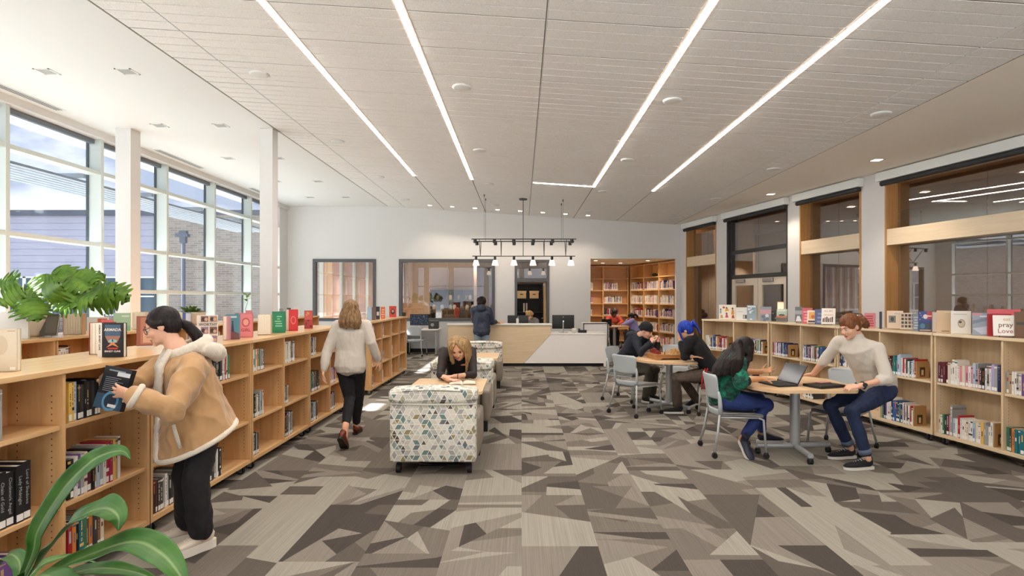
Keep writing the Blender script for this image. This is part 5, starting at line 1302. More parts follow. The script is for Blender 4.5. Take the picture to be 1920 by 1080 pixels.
# ---- 1 the girl in the fleece coat at the near bookcase
root = (-2.12, 3.84, 0)
h = Head(at(304, 612, 3.72), (-.93, -.30, -.34), (-.25, 0, 1), .98)
P, C = V((-2.07, 3.82, .82)), V((-2.165, 3.79, 1.19)); N = h.p(0, -.035, -.11); F = V((-.72, -.58, -.30))
Ls, Le, Lw = V((-2.045, 3.66, 1.185)), at(322, 770, 3.44), at(243, 738, 3.34); Rs, Re, Rw = V((-2.28, 3.91, 1.20)), at(262, 716, 3.70), at(196, 714, 3.56)
La, Ra = V((-2.06, 3.77, .09)), V((-2.22, 3.92, .09)); Lk, Rk = V((-2.06, 3.71, .46)), V((-2.20, 3.84, .46)); Lh, Rh = V((-2.02, 3.76, .84)), V((-2.12, 3.88, .84))
b = MB(); h.face(b); torso(b, P, C, N, F); limb(b, [N - V((0, 0, .04)), h.p(0, -.02, -.06)], [.052, .050])
for a in ((Ls, Le, Lw), (Rs, Re, Rw)): limb(b, a, [.05, .040, .026])
for a in ((Lh, Lk, La), (Rh, Rk, Ra)): limb(b, a, [.085, .056, .038])
BKC = at(207, 729, 3.41)                                             # the middle of the book she holds
hand(b, Lw, (-.93, .25, .10), (.15, 1.0, .05), 1, .93, (.10, .22, .2), .16, .5)
hand(b, Rw, (-.93, -.1, .0), (-.1, -.3, -1), -1, .93, (.08, .15, .15), .20, .2)
g1 = new_person('girl with black ponytail in a tan fleece coat taking a book from a bookcase', root, SK_FAIR, b, .0055, h)
h.eyes(g1, root, down=False, brow='#1c1412')
hb = MB(); h.cap(hb, 0, -.01, .002)
for s_ in (-1, 1): hb.tube([h.p(s_ * .06, .058, .055), h.p(s_ * .078, .025, .02), h.p(s_ * .079, -.03, .01)], [.014, .018, .02], 10)
h.e(hb, (0, -.095, -.005), (.030, .030, .030)); tail = [at(338, 604, 3.80), at(352, 611, 3.83), at(367, 627, 3.86), at(381, 650, 3.885), at(392, 680, 3.89), at(398, 706, 3.89)]
hb.tube(tail, [.024, .034, .038, .038, .030, .010], 14); hb.tube([q + h.r * .012 + h.u * .01 for q in tail], [.015, .026, .03, .032, .024, .008], 12)
skinned(hb, 'hair', H_BLACK, g1, root, .006, 2, noise_amp=.0022, nscale=60, fold=False)
q = MB()
for s_ in (-1, 1):
    ring = [h.p(s_ * .033 + .024 * math.cos(a * PI / 9), .092, -.004 + .021 * math.sin(a * PI / 9)) for a in range(18)]
    q.tube(ring, .0022, 6, closed=True); q.tube([h.p(s_ * .057, .090, .002), h.p(s_ * .075, .04, .008), h.p(s_ * .078, -.008, .010)], .0018, 6)
q.tube([h.p(-.01, .095, .002), h.p(.01, .095, .002)], .002, 6); plain(q, 'eyeglasses', M_black, g1, root)
# coat: rings, hem hanging lower in front
M_coat = mat('tan suede', '#b1895c', .85, bump=.25, bscale=120, vary=.08, vscale=8, sheen=.3); M_fleece = mat('cream fleece', '#d9cdb9', .95, bump=1., bscale=150, sheen=.4, bdist=.006)
Fh = V((-.78, -.62, 0)).normalized(); Sh = V((.62, -.78, 0)); cb = MB(); rings = []
for c, a, bb, sh_ in ((V((-2.175, 3.785, 1.27)), .10, .085, .1), (V((-2.17, 3.79, 1.21)), .185, .135, .15), (V((-2.155, 3.795, 1.10)), .20, .155, .2), (V((-2.135, 3.80, .98)), .205, .175, .28), (V((-2.12, 3.805, .85)), .225, .20, .36), (V((-2.105, 3.81, .705)), .245, .225, .45)):
    rings.append([c + Sh * (a * math.cos(2 * PI * k / 28)) + Fh * (bb * math.sin(2 * PI * k / 28)) - V((0, 0, sh_ * bb * math.sin(2 * PI * k / 28))) for k in range(28)])
cb.add([p for r_ in rings for p in r_], [(i * 28 + k, i * 28 + (k + 1) % 28, (i + 1) * 28 + (k + 1) % 28, (i + 1) * 28 + k) for i in range(len(rings) - 1) for k in range(28)] + [tuple(range(28))[::-1], tuple((len(rings) - 1) * 28 + k for k in range(28))])
for a in ((Ls, Le, Lw), (Rs, Re, Rw)):
    limb(cb, [a[0], a[0].lerp(a[1], .5), a[1], a[1].lerp(a[2], .5), a[2].lerp(a[1], .13)], [.092, .083, .078, .068, .056]); limb(cb, [V((-2.17, 3.79, 1.21)), a[0]], [.10, .09])
coat = skinned(cb, 'coat', M_coat, g1, root, .009, 2, noise_amp=.014, nscale=11, seed=3)
tr = MB().tube(rings[-1], [.017] * 28, 10, closed=True)
plain(tr, 'hem_trim', M_fleece, coat, root)
for a in ((Le, Lw), (Re, Rw)):
    d = (a[1] - a[0]).normalized(); c0 = a[1] - d * .035; x, y = frame(d)
    plain(MB().tube([c0 + (x * math.cos(k * PI / 10) + y * math.sin(k * PI / 10)) * .060 for k in range(20)], .018, 10, closed=True), 'cuff', M_fleece, coat, root)
front = [r_[7] for r_ in rings]                                       # the opening runs down the front
lp = MB()
for s_ in (-1, 1): lp.tube([front[0] + Sh * s_ * .06 + V((0, 0, .04)), front[1] + Sh * s_ * .055 + Fh * .012, front[2] + Sh * s_ * .05 + Fh * .012, front[3] + Sh * s_ * .035 + Fh * .01, front[4] + Sh * s_ * .03 + Fh * .008, front[5] + Sh * s_ * .03 + Fh * .006], [(.035, .02), (.05, .022), (.042, .02), (.024, .016), (.016, .014), (.016, .014)], 12, up=Fh)
nk = V((-2.16, 3.81, 1.285))
lp.tube([nk + Sh * (.115 * math.cos(k * PI / 10)) + Fh * (.105 * math.sin(k * PI / 10)) + V((0, 0, .02 - .045 * math.sin(k * PI / 10))) for k in range(20)], [.036] * 20, 12, closed=True)
lp.tube([nk + Sh * .12 - Fh * .05 + V((0, 0, .02)), nk + Sh * .07 - Fh * .14 - V((0, 0, .01)), nk - Fh * .17 - V((0, 0, .03)), nk - Sh * .07 - Fh * .14 - V((0, 0, .01)), nk - Sh * .12 - Fh * .05 + V((0, 0, .02))], [.04, .055, .06, .055, .04], 12)
skinned(lp, 'fleece_collar', M_fleece, coat, root, .008, 2, noise_amp=.004, nscale=60)
k7 = rings[4]; p0, p1 = avg(rings[3][26], rings[3][27]), avg(rings[4][0], rings[5][1]); out = (Sh + Fh * .1).normalized()
plain(MB().tube([at(325, 797, 3.52) , at(331, 818, 3.54), at(338, 840, 3.56)], [.010, .012, .010], 8), 'pocket_trim', M_fleece, coat, root)
pb = MB()
for H_, K_, A_ in ((Lh, Lk, La), (Rh, Rk, Ra)): limb(pb, [H_, H_.lerp(K_, .5), K_, K_.lerp(A_, .6), A_ + V((0, 0, .055))], [.10, .090, .078, .076, .076])
pb.ell(P, (.15, .13, .12)); skinned(pb, 'trousers', M_blackj, g1, root, .009, 2, noise_amp=.007, nscale=16, seed=9)
M_cream = mat('cream leather', '#d6c8b4', .55)
shoe(g1, root, (-2.02, 3.84, 0), math.atan2(-.22, -.15), (M_cream, mat('cream sole', '#e2d8c8', .6), M_lace), .27, chunky=.022); shoe(g1, root, (-2.19, 3.99, 0), math.atan2(-.2, -.18), (M_cream, mat('cream sole', '#e2d8c8', .6), M_lace), .27, chunky=.022)
# the book in her hands
hbk = MB().box(-.088, .088, 0, .003, -.122, .122).box(-.088, .088, .031, .034, -.122, .122).box(.085, .088, .003, .031, -.122, .122)
o = hbk.build('book', mat('night cover', '#20242b', .25)); Mx = Matrix.Translation(BKC + V((0, .02, 0))) @ Matrix.Rotation(-.12, 4, 'Z') @ Matrix.Rotation(.16, 4, 'Y') @ Matrix.Rotation(-.22, 4, 'X')
o.matrix_world = Mx; tag(o, 'dark hardback with a blue drawing held by the girl in the fleece coat', 'book')
MB().box(-.084, .085, .003, .031, -.118, .118).build('page_block', M_paper, o)
q, ms = art([('r', 0, 0, 1, .35, '#2d4a5e'), ('d', .55, .2, .30, .33, '#4f86a8'), ('d', .55, .2, .22, .24, '#20303c'), ('r', .52, .80, .98, .90, '#c9cbcb'), ('r', .50, .06, .80, .13, '#d0cfc9')] + [('r', .15, .42 + .045 * k, .62 + .1 * (k % 3), .435 + .045 * k, '#7d828a') for k in range(8)] + [('r', .2, .9, .8, .93, '#8d9299')], .176, .244)
a_ = q.build('cover_art', ms, o); a_.location = (-.088, 0, -.122)

# ---- 2 the walking woman
root = (-1.97, 6.75, 0); Yw = 6.75
h = Head(at(659, 583, Yw), (.05, 1, -.05), (0, 0, 1), 1.0); P, C = V((-1.97, 6.75, .86)), V((-1.965, 6.78, 1.25)); N = h.p(0, -.03, -.11); F = V((.05, 1, 0))
Ls, Le, Lw = V((-2.125, 6.77, 1.31)), at(613, 660, 6.70), at(607, 695, 6.60); Rs, Re, Rw = V((-1.80, 6.78, 1.31)), at(697, 643, 6.75), at(709, 676, 6.90)
Lh, Lk, La = V((-2.05, 6.75, .86)), V((-1.985, 6.78, .47)), V((-1.925, 6.40, .21)); Rh, Rk, Ra = V((-1.89, 6.76, .86)), V((-1.93, 6.95, .48)), V((-1.985, 7.02, .09))
b = MB(); h.face(b); torso(b, P, C, N, F); limb(b, [N - V((0, 0, .04)), h.p(0, -.02, -.06)], [.052, .048])
for a in ((Ls, Le, Lw), (Rs, Re, Rw)): limb(b, a, [.05, .040, .027])
for a in ((Lh, Lk, La), (Rh, Rk, Ra)): limb(b, a, [.088, .058, .036])
limb(b, [La, V((-1.918, 6.36, .10)), V((-1.912, 6.35, .03))], [.036, .034, .03])
hand(b, Lw, (.0, -.05, -1), (1, 0, 0), 1, .95, (.3, .4, .3)); hand(b, Rw, (.25, .2, -1), (-1, .1, 0), -1, .95, (.3, .4, .3))
g2 = new_person('woman in an oatmeal sweater and black trousers walking away past the bookcases', root, SK_LIGHT, b, .0075)
hb = MB(); h.cap(hb, .0, .02, .006)
r_ = random.Random(4)
for k in range(9):
    a = -1.25 + 2.5 * k / 8; x, y = math.sin(a), -math.cos(a)
    hb.tube([h.p(.07 * x, .075 * y - .01, .02), h.p(.098 * x, .095 * y - .015, -.06), h.p(.108 * x, .098 * y - .02, -.13), h.p(.10 * x + r_.uniform(-.015, .015), .10 * y - .02, -.19 - .025 * r_.random())], [.034, .036, .036, .012], 10)
skinned(hb, 'hair', H_BALAYAGE, g2, root, .0075, 2, noise_amp=.006, nscale=30, fold=False)
cb = MB(); torso(cb, P + V((0, 0, -.02)), C, C.lerp(N, .82), F, g=.008, hips=.178, waist=.165, chest=.165, depth=.13, low=.07)
for a in ((Ls, Le, Lw), (Rs, Re, Rw)): limb(cb, [a[0], a[0].lerp(a[1], .5), a[1], a[1].lerp(a[2], .6), a[2].lerp(a[1], .1)], [.070, .062, .058, .053, .042]); limb(cb, [C + V((0, 0, .06)), a[0]], [.078, .070])
skinned(cb, 'sweater', M_knit, g2, root, .009, 2, noise_amp=.006, nscale=14, seed=5)
pb = MB(); pb.ell(P - V((0, 0, .02)), (.165, .125, .13))
for H_, K_, A_ in ((Lh, Lk, La), (Rh, Rk, Ra)): limb(pb, [H_, H_.lerp(K_, .5), K_, K_.lerp(A_, .5), A_.lerp(K_, .16)], [.098, .084, .066, .056, .046])
skinned(pb, 'trousers', M_blackcl, g2, root, .009, 2, noise_amp=.004, nscale=16)
M_boot = mat('russet leather', '#6e2f1c', .4)
shoe(g2, root, (-1.985, 6.98, 0), PI / 2, (M_boot, mat('dark sole', '#2a1a12', .6), M_boot), .25, hi=True, laces=False)
shoe(g2, root, (-1.92, 6.13, .0), PI / 2 - .05, (M_boot, mat('dark sole', '#2a1a12', .6), M_boot), .25, pitch=.75, laces=False)

# ---- 3 the reading woman at the booth table
root = (-.78, 7.2, 0)
h = Head(at(859, 653, 6.78), (-.02, -.80, -.60), (-.12, -.35, 1), 1.04); P, C = V((-.77, 7.30, .585)), V((-.765, 7.02, .93)); N = h.p(0, -.05, -.10); F = V((0, -.9, .45))
Rs, Re, Rw = V((-.925, 7.0, .985)), at(826, 703, 6.78), at(842, 712, 6.54); Ls, Le, Lw = V((-.60, 7.0, .99)), at(887, 702, 6.78), at(851, 706, 6.62)
b = MB(); h.face(b); torso(b, P, C, N, F, low=.06); limb(b, [N - V((0, -.03, .04)), h.p(0, -.03, -.06)], [.052, .048])
for a in ((Ls, Le, Lw), (Rs, Re, Rw)): limb(b, a, [.05, .040, .027])
for s_ in (-1, 1): limb(b, [V((-.77 + s_ * .09, 7.28, .565)), V((-.77 + s_ * .12, 6.93, .545)), V((-.77 + s_ * .12, 6.90, .10))], [.085, .058, .038])
hand(b, Rw, (.75, -.6, .06), (.1, .1, -1), 1, .92, (.15, .25, .2)); hand(b, Lw, (-1, -.25, .05), (0, .1, -1), -1, .92, (.1, .2, .2))
g3 = new_person('woman with long streaked blond hair in a sheer black top reading at the table', root, SK_FAIR, b, .0075, h)
h.eyes(g3, root, down=True, brow='#5a4028')
hb = MB(); h.e(hb, (0, -.036, .036), (.086, .094, .092), 22); h.e(hb, (0, -.055, -.02), (.078, .066, .075), 18)
for s_ in (-1, 1):
    hb.tube([h.p(s_ * .004, .035, .118), h.p(s_ * .030, .066, .092), h.p(s_ * .058, .066, .05), h.p(s_ * .078, .045, .0), h.p(s_ * .084, .03, -.05)], [.012, .018, .020, .020, .018], 10)
    for k in range(4):
        x = s_ * (.070 + .008 * k); y = .035 - .035 * k
        w_ = -.02 if s_ < 0 else .0
        hb.tube([h.p(s_ * .02, .03 - .03 * k, .110), h.p(x * 1.02, y - .005, .06), h.p(x * 1.22, y - .01, -.04), V(h.p(x * 1.22, y, -.11)) + V((0, -.02, -.02)), V(h.p(x * 1.1, y, -.15)) + V((0, .0, -.08 if s_ < 0 else -.02)), V(h.p(x * (.85 if s_ < 0 else 1.4), y, -.16)) + V((0, .02, -.15 if s_ < 0 else -.03))], [.02, .026, .024, .022, .02, .008], 10)
skinned(hb, 'hair', H_BLOND, g3, root, .0065, 2, noise_amp=.004, nscale=45, fold=False)
M_sheer = mat('sheer black', '#2b211f', .7, bump=.4, bscale=500)
cb = MB(); torso(cb, P, C, C + V((0, -.01, .045)), F, hips=.17, waist=.14, chest=.165, depth=.12, g=.004, low=.06)
skinned(cb, 'top', M_blackcl, g3, root, .009, 2, noise_amp=.004)
cb = MB()
for a in ((Ls, Le, Lw), (Rs, Re, Rw)): limb(cb, [a[0], a[0].lerp(a[1], .5), a[1], a[1].lerp(a[2], .35)], [.064, .058, .052, .043]); limb(cb, [C + V((0, 0, .03)), a[0]], [.07, .064])
skinned(cb, 'sheer_sleeves', M_sheer, g3, root, .009, 2, noise_amp=.004)
pb = MB(); pb.ell(P, (.165, .14, .11))
for s_ in (-1, 1): limb(pb, [V((-.77 + s_ * .09, 7.28, .565)), V((-.77 + s_ * .12, 6.93, .545)), V((-.77 + s_ * .12, 6.90, .14))], [.098, .07, .055])
skinned(pb, 'trousers', M_blackcl, g3, root, .01, 2)
for s_ in (-1, 1): shoe(g3, root, (-.77 + s_ * .12, 6.95, 0), -PI / 2, (M_blackcl, M_black, M_blackcl), .25, laces=False)
plain(MB().tube([Lw - V((0, 0, .0)) + V((.045, .01 + .03 * math.cos(k * PI / 8), .03 * math.sin(k * PI / 8))) for k in range(16)], .004, 6, closed=True), 'wristband', M_black, g3, root)
r = thing('open_book', 'open book with cream pages lying on the booth table before the reading woman', 'book', (-.655, 6.50, .681), .08)
q = MB()
for s_ in (-1, 1):
    pr = [(0, .004), (.02, .022), (.06, .028), (.11, .020), (.145, .008)]
    vs = [(s_ * x, y, z) for y in (-.105, .105) for x, z in pr] + [(s_ * x, y, .003) for y in (-.105, .105) for x, z in pr]
    q.add(vs, [(k, k + 1, 6 + k, 5 + k) for k in range(4)] + [(10 + k, 15 + k, 16 + k, 11 + k) for k in range(4)] + [(k, 10 + k, 11 + k, k + 1) for k in range(4)] + [(5 + k, 6 + k, 16 + k, 15 + k) for k in range(4)] + [(4, 14, 19, 9), (0, 5, 15, 10)], 0, True)
q.build('pages', M_paper, r); MB().box(-.15, .15, -.11, .11, 0, .0025).build('cover', mat('cover charcoal', CN['d'][1], .4), r)

# ---- 4 the boy at the counter
root = (-.92, 13.5, 0)
h = Head(at(904, 567, 13.5), (.55, .85, -.12), (0, 0, 1), 1.0); P, C = V((-.92, 13.5, .88)), V((-.92, 13.52, 1.30)); N = h.p(0, -.03, -.11); F = V((.3, 1, 0))
Ls, Le, Lw = V((-1.09, 13.52, 1.36)), V((-1.10, 13.70, 1.10)), V((-.93, 13.86, 1.07)); Rs, Re, Rw = V((-.77, 13.5, 1.36)), V((-.68, 13.55, 1.08)), V((-.60, 13.86, 1.065))
b = MB(); h.face(b); torso(b, P, C, N, F); limb(b, [N - V((0, 0, .04)), h.p(0, -.02, -.06)], [.054, .052])
for a in ((Ls, Le, Lw), (Rs, Re, Rw)): limb(b, a, [.05, .042, .028])
for s_ in (-1, 1): limb(b, [V((-.92 + s_ * .085, 13.5, .88)), V((-.92 + s_ * .09, 13.52, .48)), V((-.92 + s_ * .10, 13.5, .09))], [.085, .058, .04])
hand(b, Rw, (.3, 1, -.05), (0, 0, -1), -1, 1, (.2, .3, .3)); hand(b, Lw, (.8, .5, -.05), (0, 0, -1), 1, 1, (.2, .3, .3))
g4 = new_person('boy with dark hair in a navy hooded jacket standing at the service desk', root, SK_TAN, b, .009)
hb = MB(); h.cap(hb, .0, .01, .016); r_ = random.Random(9)
for k in range(16):
    a = 2 * PI * k / 16; hb.ell(h.p(.085 * math.cos(a), -.03 + .09 * math.sin(a) * (1 if math.sin(a) < 0 else .6), .03 + .05 * r_.random()), (.03, .03, .035), 10)
skinned(hb, 'hair', H_DARK, g4, root, .009, 2, noise_amp=.008, nscale=35, fold=False)
M_navy = mat('navy nylon', '#262f42', .55, bump=.2, bscale=80)
cb = MB(); torso(cb, P - V((0, 0, .02)), C, C.lerp(N, .82), F, g=.008, hips=.20, waist=.19, chest=.19, depth=.145, low=.08)
for a in ((Ls, Le, Lw), (Rs, Re, Rw)): limb(cb, [a[0], a[0].lerp(a[1], .5), a[1], a[1].lerp(a[2], .6), a[2].lerp(a[1], .1)], [.085, .075, .07, .06, .045]); limb(cb, [C + V((0, 0, .06)), a[0]], [.09, .085])
cb.ell(C + V((-.02, -.12, .10)), (.12, .07, .09))
skinned(cb, 'hooded_jacket', M_navy, g4, root, .011, 2, noise_amp=.010, nscale=12)
pb = MB(); pb.ell(P, (.165, .125, .13))
for s_ in (-1, 1): limb(pb, [V((-.92 + s_ * .085, 13.5, .88)), V((-.92 + s_ * .09, 13.52, .48)), V((-.92 + s_ * .10, 13.5, .10))], [.10, .078, .07])
skinned(pb, 'jeans', mat('pale denim', '#8e9aa6', .85, vary=.2), g4, root, .011, 2, noise_amp=.005)
for s_ in (-1, 1): shoe(g4, root, (-.92 + s_ * .10, 13.46, 0), PI / 2, (M_white_r, M_white_r, M_lace), .28)
o = MB().box(-.02, .02, -.15, .15, 0, .26).build('binder', mat('vivid blue', '#1f5fb4', .4)); o.location = (-.83, 13.98, 1.024); tag(o, 'blue binder standing on the raised counter before the boy', 'binder')

# ---- 5 the person in the beanie
root = (1.66, 9.38, 0); F5 = V((.79, -.61, 0))
h = Head(at(1212, 620, 8.98), (.80, -.50, -.42), (.3, -.2, 1), 1.0); P, C = V((1.62, 9.41, .575)), V((1.815, 9.17, .98)); N = h.p(0, -.04, -.10); F = V((.75, -.55, -.3))
Rs, Re, Rw = V((1.735, 9.06, 1.025)), V((1.80, 8.86, .805)), V((1.95, 8.80, .965)); Ls, Le, Lw = V((1.95, 9.28, 1.03)), V((2.07, 9.02, .805)), V((2.06, 8.87, .975))
Rh, Rk, Ra = V((1.60, 9.31, .55)), V((1.965, 9.04, .50)), V((1.94, 9.15, .09)); Lh, Lk, La = V((1.71, 9.47, .55)), V((2.10, 9.22, .50)), V((2.08, 9.34, .09))
b = MB(); h.face(b); torso(b, P, C, N, F, low=.05); limb(b, [N - F5 * .03, h.p(0, -.03, -.06)], [.055, .052])
for a in ((Ls, Le, Lw), (Rs, Re, Rw)): limb(b, a, [.052, .042, .029])
for a in ((Lh, Lk, La), (Rh, Rk, Ra)): limb(b, a, [.085, .06, .04])
hand(b, Rw, (.15, .35, .75), (.4, .6, -.3), -1, .85, (1.0, 1.1, .8)); hand(b, Lw, (-.15, -.05, 1), (-.5, -.6, -.2), 1, .85, (1.0, 1.1, .8))
g5 = new_person('person in a black beanie and navy sweatshirt leaning over the chess board', root, SK_FAIR, b, .0075, h)
h.eyes(g5, root, down=True)
M_bean = mat('black knit', '#17161a', .95, bump=1., bscale=220)
hb = MB(); h.e(hb, (0, -.022, .052), (.090, .106, .086), 22); h.e(hb, (0, -.06, .02), (.082, .062, .06), 18)
skinned(hb, 'beanie', M_bean, g5, root, .008, 2); rng = [h.p(.0905 * math.cos(k * PI / 14), -.024 + .107 * math.sin(k * PI / 14), .024 + .010 * math.sin(k * PI / 14)) for k in range(28)]
plain(MB().tube(rng, [(.008, .021)] * 28, 10, up=h.u, closed=True), 'beanie_cuff', M_bean, g5, root)
M_swt = mat('navy sweatshirt', '#20242e', .9, bump=.4, bscale=250)
cb = MB(); torso(cb, P, C, C.lerp(N, .82), F, g=.008, hips=.19, waist=.18, chest=.185, depth=.14, low=.05)
for a in ((Ls, Le, Lw), (Rs, Re, Rw)): limb(cb, [a[0], a[0].lerp(a[1], .5), a[1], a[1].lerp(a[2], .6), a[2].lerp(a[1], .12)], [.078, .070, .060, .052, .042]); limb(cb, [C + V((0, 0, .04)), a[0]], [.085, .078])
cb.ell(C - F5 * .09 + V((0, 0, .07)), (.10, .10, .06)); limb(cb, [C, C.lerp(N, .82)], [.09, .070])
skinned(cb, 'sweatshirt', M_swt, g5, root, .009, 2, noise_amp=.008, nscale=14)
M_olive = mat('olive cotton', '#4c483c', .9, bump=.4, bscale=300, vary=.15)
pb = MB(); pb.ell(P - V((0, 0, .01)), (.16, .15, .10))
for H_, K_, A_ in ((Lh, Lk, La), (Rh, Rk, Ra)): limb(pb, [H_, H_.lerp(K_, .5), K_, K_.lerp(A_, .5), A_.lerp(K_, .10)], [.098, .09, .078, .068, .06])
skinned(pb, 'trousers', M_olive, g5, root, .009, 2, noise_amp=.006, nscale=16)
for A_ in (Ra, La): shoe(g5, root, (A_.x - .05, A_.y + .03, 0), math.atan2(-.61, .79), (M_blackcl, M_white_r, M_lace), .27)
plain(MB().tube([Rw + V((.030 * math.cos(k * PI / 8), .030 * math.sin(k * PI / 8), -.012)) for k in range(16)], (.007), 8, closed=True), 'wristwatch', M_black, g5, root)

# ---- 6 the person with blue hair
root = (2.62, 8.30, 0)
h = Head(at(1284, 619, 8.18), (-.85, .30, -.42), (-.2, 0, 1), 1.0); P, C = V((2.70, 8.25, .585)), V((2.41, 8.23, .99)); N = h.p(0, -.045, -.10); F = V((-.85, .2, -.45))
Ls, Le, Lw = V((2.325, 8.09, 1.04)), V((2.255, 8.11, .815)), V((2.215, 8.19, 1.03)); Rs, Re, Rw = V((2.40, 8.43, 1.04)), V((2.32, 8.30, .815)), V((2.36, 8.13, .815))
Lh, Lk, La = V((2.67, 8.16, .555)), V((2.155, 8.16, .515)), V((2.205, 8.30, .09)); Rh, Rk, Ra = V((2.69, 8.36, .555)), V((2.28, 8.43, .50)), V((2.56, 8.50, .14))
b = MB(); h.face(b); torso(b, P, C, N, F, low=.06); limb(b, [N + V((.03, 0, -.03)), h.p(0, -.03, -.06)], [.055, .05])
for a in ((Ls, Le, Lw), (Rs, Re, Rw)): limb(b, a, [.05, .041, .027])
for a in ((Lh, Lk, La), (Rh, Rk, Ra)): limb(b, a, [.085, .06, .04])
hand(b, Lw, (-.1, .15, 1), (.8, .4, .1), 1, .95, (.2, .4, .4)); hand(b, Rw, (.85, -.42, .02), (0, 0, -1), 1, .95, (.15, .25, .2))
g6 = new_person('person with blue tied up hair in a black top leaning at the chess table', root, SK_LIGHT, b, .0075, h)
h.eyes(g6, root, down=True, brow='#20306a')
hb = MB(); h.cap(hb, 0, .0, .006); r_ = random.Random(2)
h.e(hb, (0, -.125, .03), (.045, .045, .045))
for k in range(8):
    a = 2 * PI * k / 8; d = V((math.cos(a), 0, math.sin(a))); e0 = h.p(0, -.13, .03); hb.tube([e0, e0 + (h.r * d.x + h.u * d.z) * .05 - h.f * .03, e0 + (h.r * d.x + h.u * d.z) * .08 - h.f * .05 - h.u * (.07 + .04 * r_.random())], [.022, .018, .006], 8)
for s_ in (-1, 1): hb.tube([h.p(s_ * .055, .065, .06), h.p(s_ * .075, .072, .0), h.p(s_ * .07, .078, -.07), h.p(s_ * .066, .075, -.15)], [.016, .017, .014, .005], 8)
skinned(hb, 'hair', H_BLUE, g6, root, .007, 2, noise_amp=.005, nscale=40, fold=False)
cb = MB(); torso(cb, P + V((0, 0, .02)), C, C.lerp(N, .82), F, g=.008, hips=.175, waist=.16, chest=.17, depth=.13, low=.08)
for a in ((Ls, Le, Lw), (Rs, Re, Rw)): limb(cb, [a[0], a[0].lerp(a[1], .5), a[1], a[1].lerp(a[2], .6), a[2].lerp(a[1], .15)], [.074, .066, .057, .048, .038]); limb(cb, [C + V((0, 0, .04)), a[0]], [.08, .074])
limb(cb, [C, N + V((.03, 0, -.035))], [.09, .068]); skinned(cb, 'top', M_blackcl, g6, root, .009, 2, noise_amp=.006, nscale=13)
M_brj = mat('brown denim', '#54463b', .9, bump=.5, bscale=400, vary=.25, vscale=10)
pb = MB(); pb.ell(P - V((0, 0, .01)), (.15, .16, .11))
for H_, K_, A_ in ((Lh, Lk, La), (Rh, Rk, Ra)): limb(pb, [H_, H_.lerp(K_, .5), K_, K_.lerp(A_, .5), A_.lerp(K_, .08)], [.100, .092, .080, .070, .064])
skinned(pb, 'jeans', M_brj, g6, root, .009, 2, noise_amp=.006, nscale=18)
shoe(g6, root, (2.27, 8.28, 0), PI - .1, (M_blackcl, M_white_r, M_lace), .28); shoe(g6, root, (2.62, 8.53, .0), PI - .3, (M_blackcl, M_white_r, M_lace), .28, pitch=.45)
r = thing('lanyard', 'red lanyard strap hanging from the pocket of the person with blue hair', 'lanyard', (0, 0, 0))
q = MB()
for dx in (0, .035): q.tube([V((2.53 + dx, 8.075, .66)), V((2.485 + dx, 8.03, .61)), V((2.47 + dx, 8.025, .50)), V((2.465 + dx, 8.03, .38))], [(.010, .0025)] * 4, 8, up=(0, 1, 0))
q.build('strap', mat('lanyard red', '#c5221f', .5), r)

# ---- 7 the girl in the tie dye top
root = (2.2, 6.20, 0)
h = Head(at(1399, 654, 6.15), (.95, .25, -.12), (.1, 0, 1), 1.0); P, C = V((2.14, 6.20, .60)), V((2.225, 6.17, .95)); N = h.p(0, -.04, -.10); F = V((1, .05, -.1))
Rs, Re, Rw = V((2.20, 5.99, 1.00)), V((2.19, 5.86, .79)), V((2.40, 5.90, .815)); Ls, Le, Lw = V((2.24, 6.34, 1.00)), V((2.34, 6.42, .825)), V((2.57, 6.30, .835))
Rh, Rk, Ra = V((2.13, 6.10, .56)), V((2.53, 6.06, .52)), V((2.295, 6.09, .165)); Lh, Lk, La = V((2.14, 6.30, .56)), V((2.58, 6.38, .52)), V((2.66, 6.50, .14))
b = MB(); h.face(b); torso(b, P, C, N, F, low=.05, depth=.10); limb(b, [N + V((-.02, 0, -.03)), h.p(0, -.03, -.06)], [.054, .05])
for a in ((Ls, Le, Lw), (Rs, Re, Rw)): limb(b, a, [.052, .043, .029])
for a in ((Lh, Lk, La), (Rh, Rk, Ra)): limb(b, a, [.088, .062, .042])
hand(b, Rw, (.95, .12, .02), (0, 0, -1), -1, .95, (.12, .16, .12), .16); hand(b, Lw, (.95, -.05, .15), (.0, -.5, .8), -1, .95, (.15, .2, .2), .2)
g7 = new_person('girl with long dark hair in a green tie dye top sitting at a laptop', root, SK_TAN, b, .0065, h)
h.eyes(g7, root)
hb = MB(); h.cap(hb, .005, .015, .004); r_ = random.Random(6)
for k in range(14):
    t_ = k / 13; Y_ = 6.16 - .30 * t_; w_ = r_.uniform(-2, 2)
    hb.tube([h.p(-.03 + .06 * (1 - t_), -.07, .07), at(1381, 648, Y_ * .4 + 6.15 * .6), at(1366 + 21 * t_, 663, Y_ * .7 + 6.15 * .3), at(1351 + 35 * t_, 678, Y_), at(1340 + 43 * t_ + w_, 692, Y_), at(1332 + 49 * t_ + w_ * 2, 703 + 5 * r_.random(), Y_ - .01)], [.040, .050, .050, .046, .036, .012], 10)
for k, (px_, py_) in enumerate(((1398, 672), (1408, 678))): hb.tube([h.p(.078, .01 - .03 * k, .03), h.p(.085, .0 - .03 * k, -.04), h.p(.09, -.02 * k, -.10), at(px_ - 6, py_, 5.99), at(px_ - 8, py_ + 16, 5.97)], [.025, .03, .03, .024, .008], 10)
skinned(hb, 'hair', H_DARK, g7, root, .0075, 4, noise_amp=.003, nscale=50, fold=False)
q = MB()
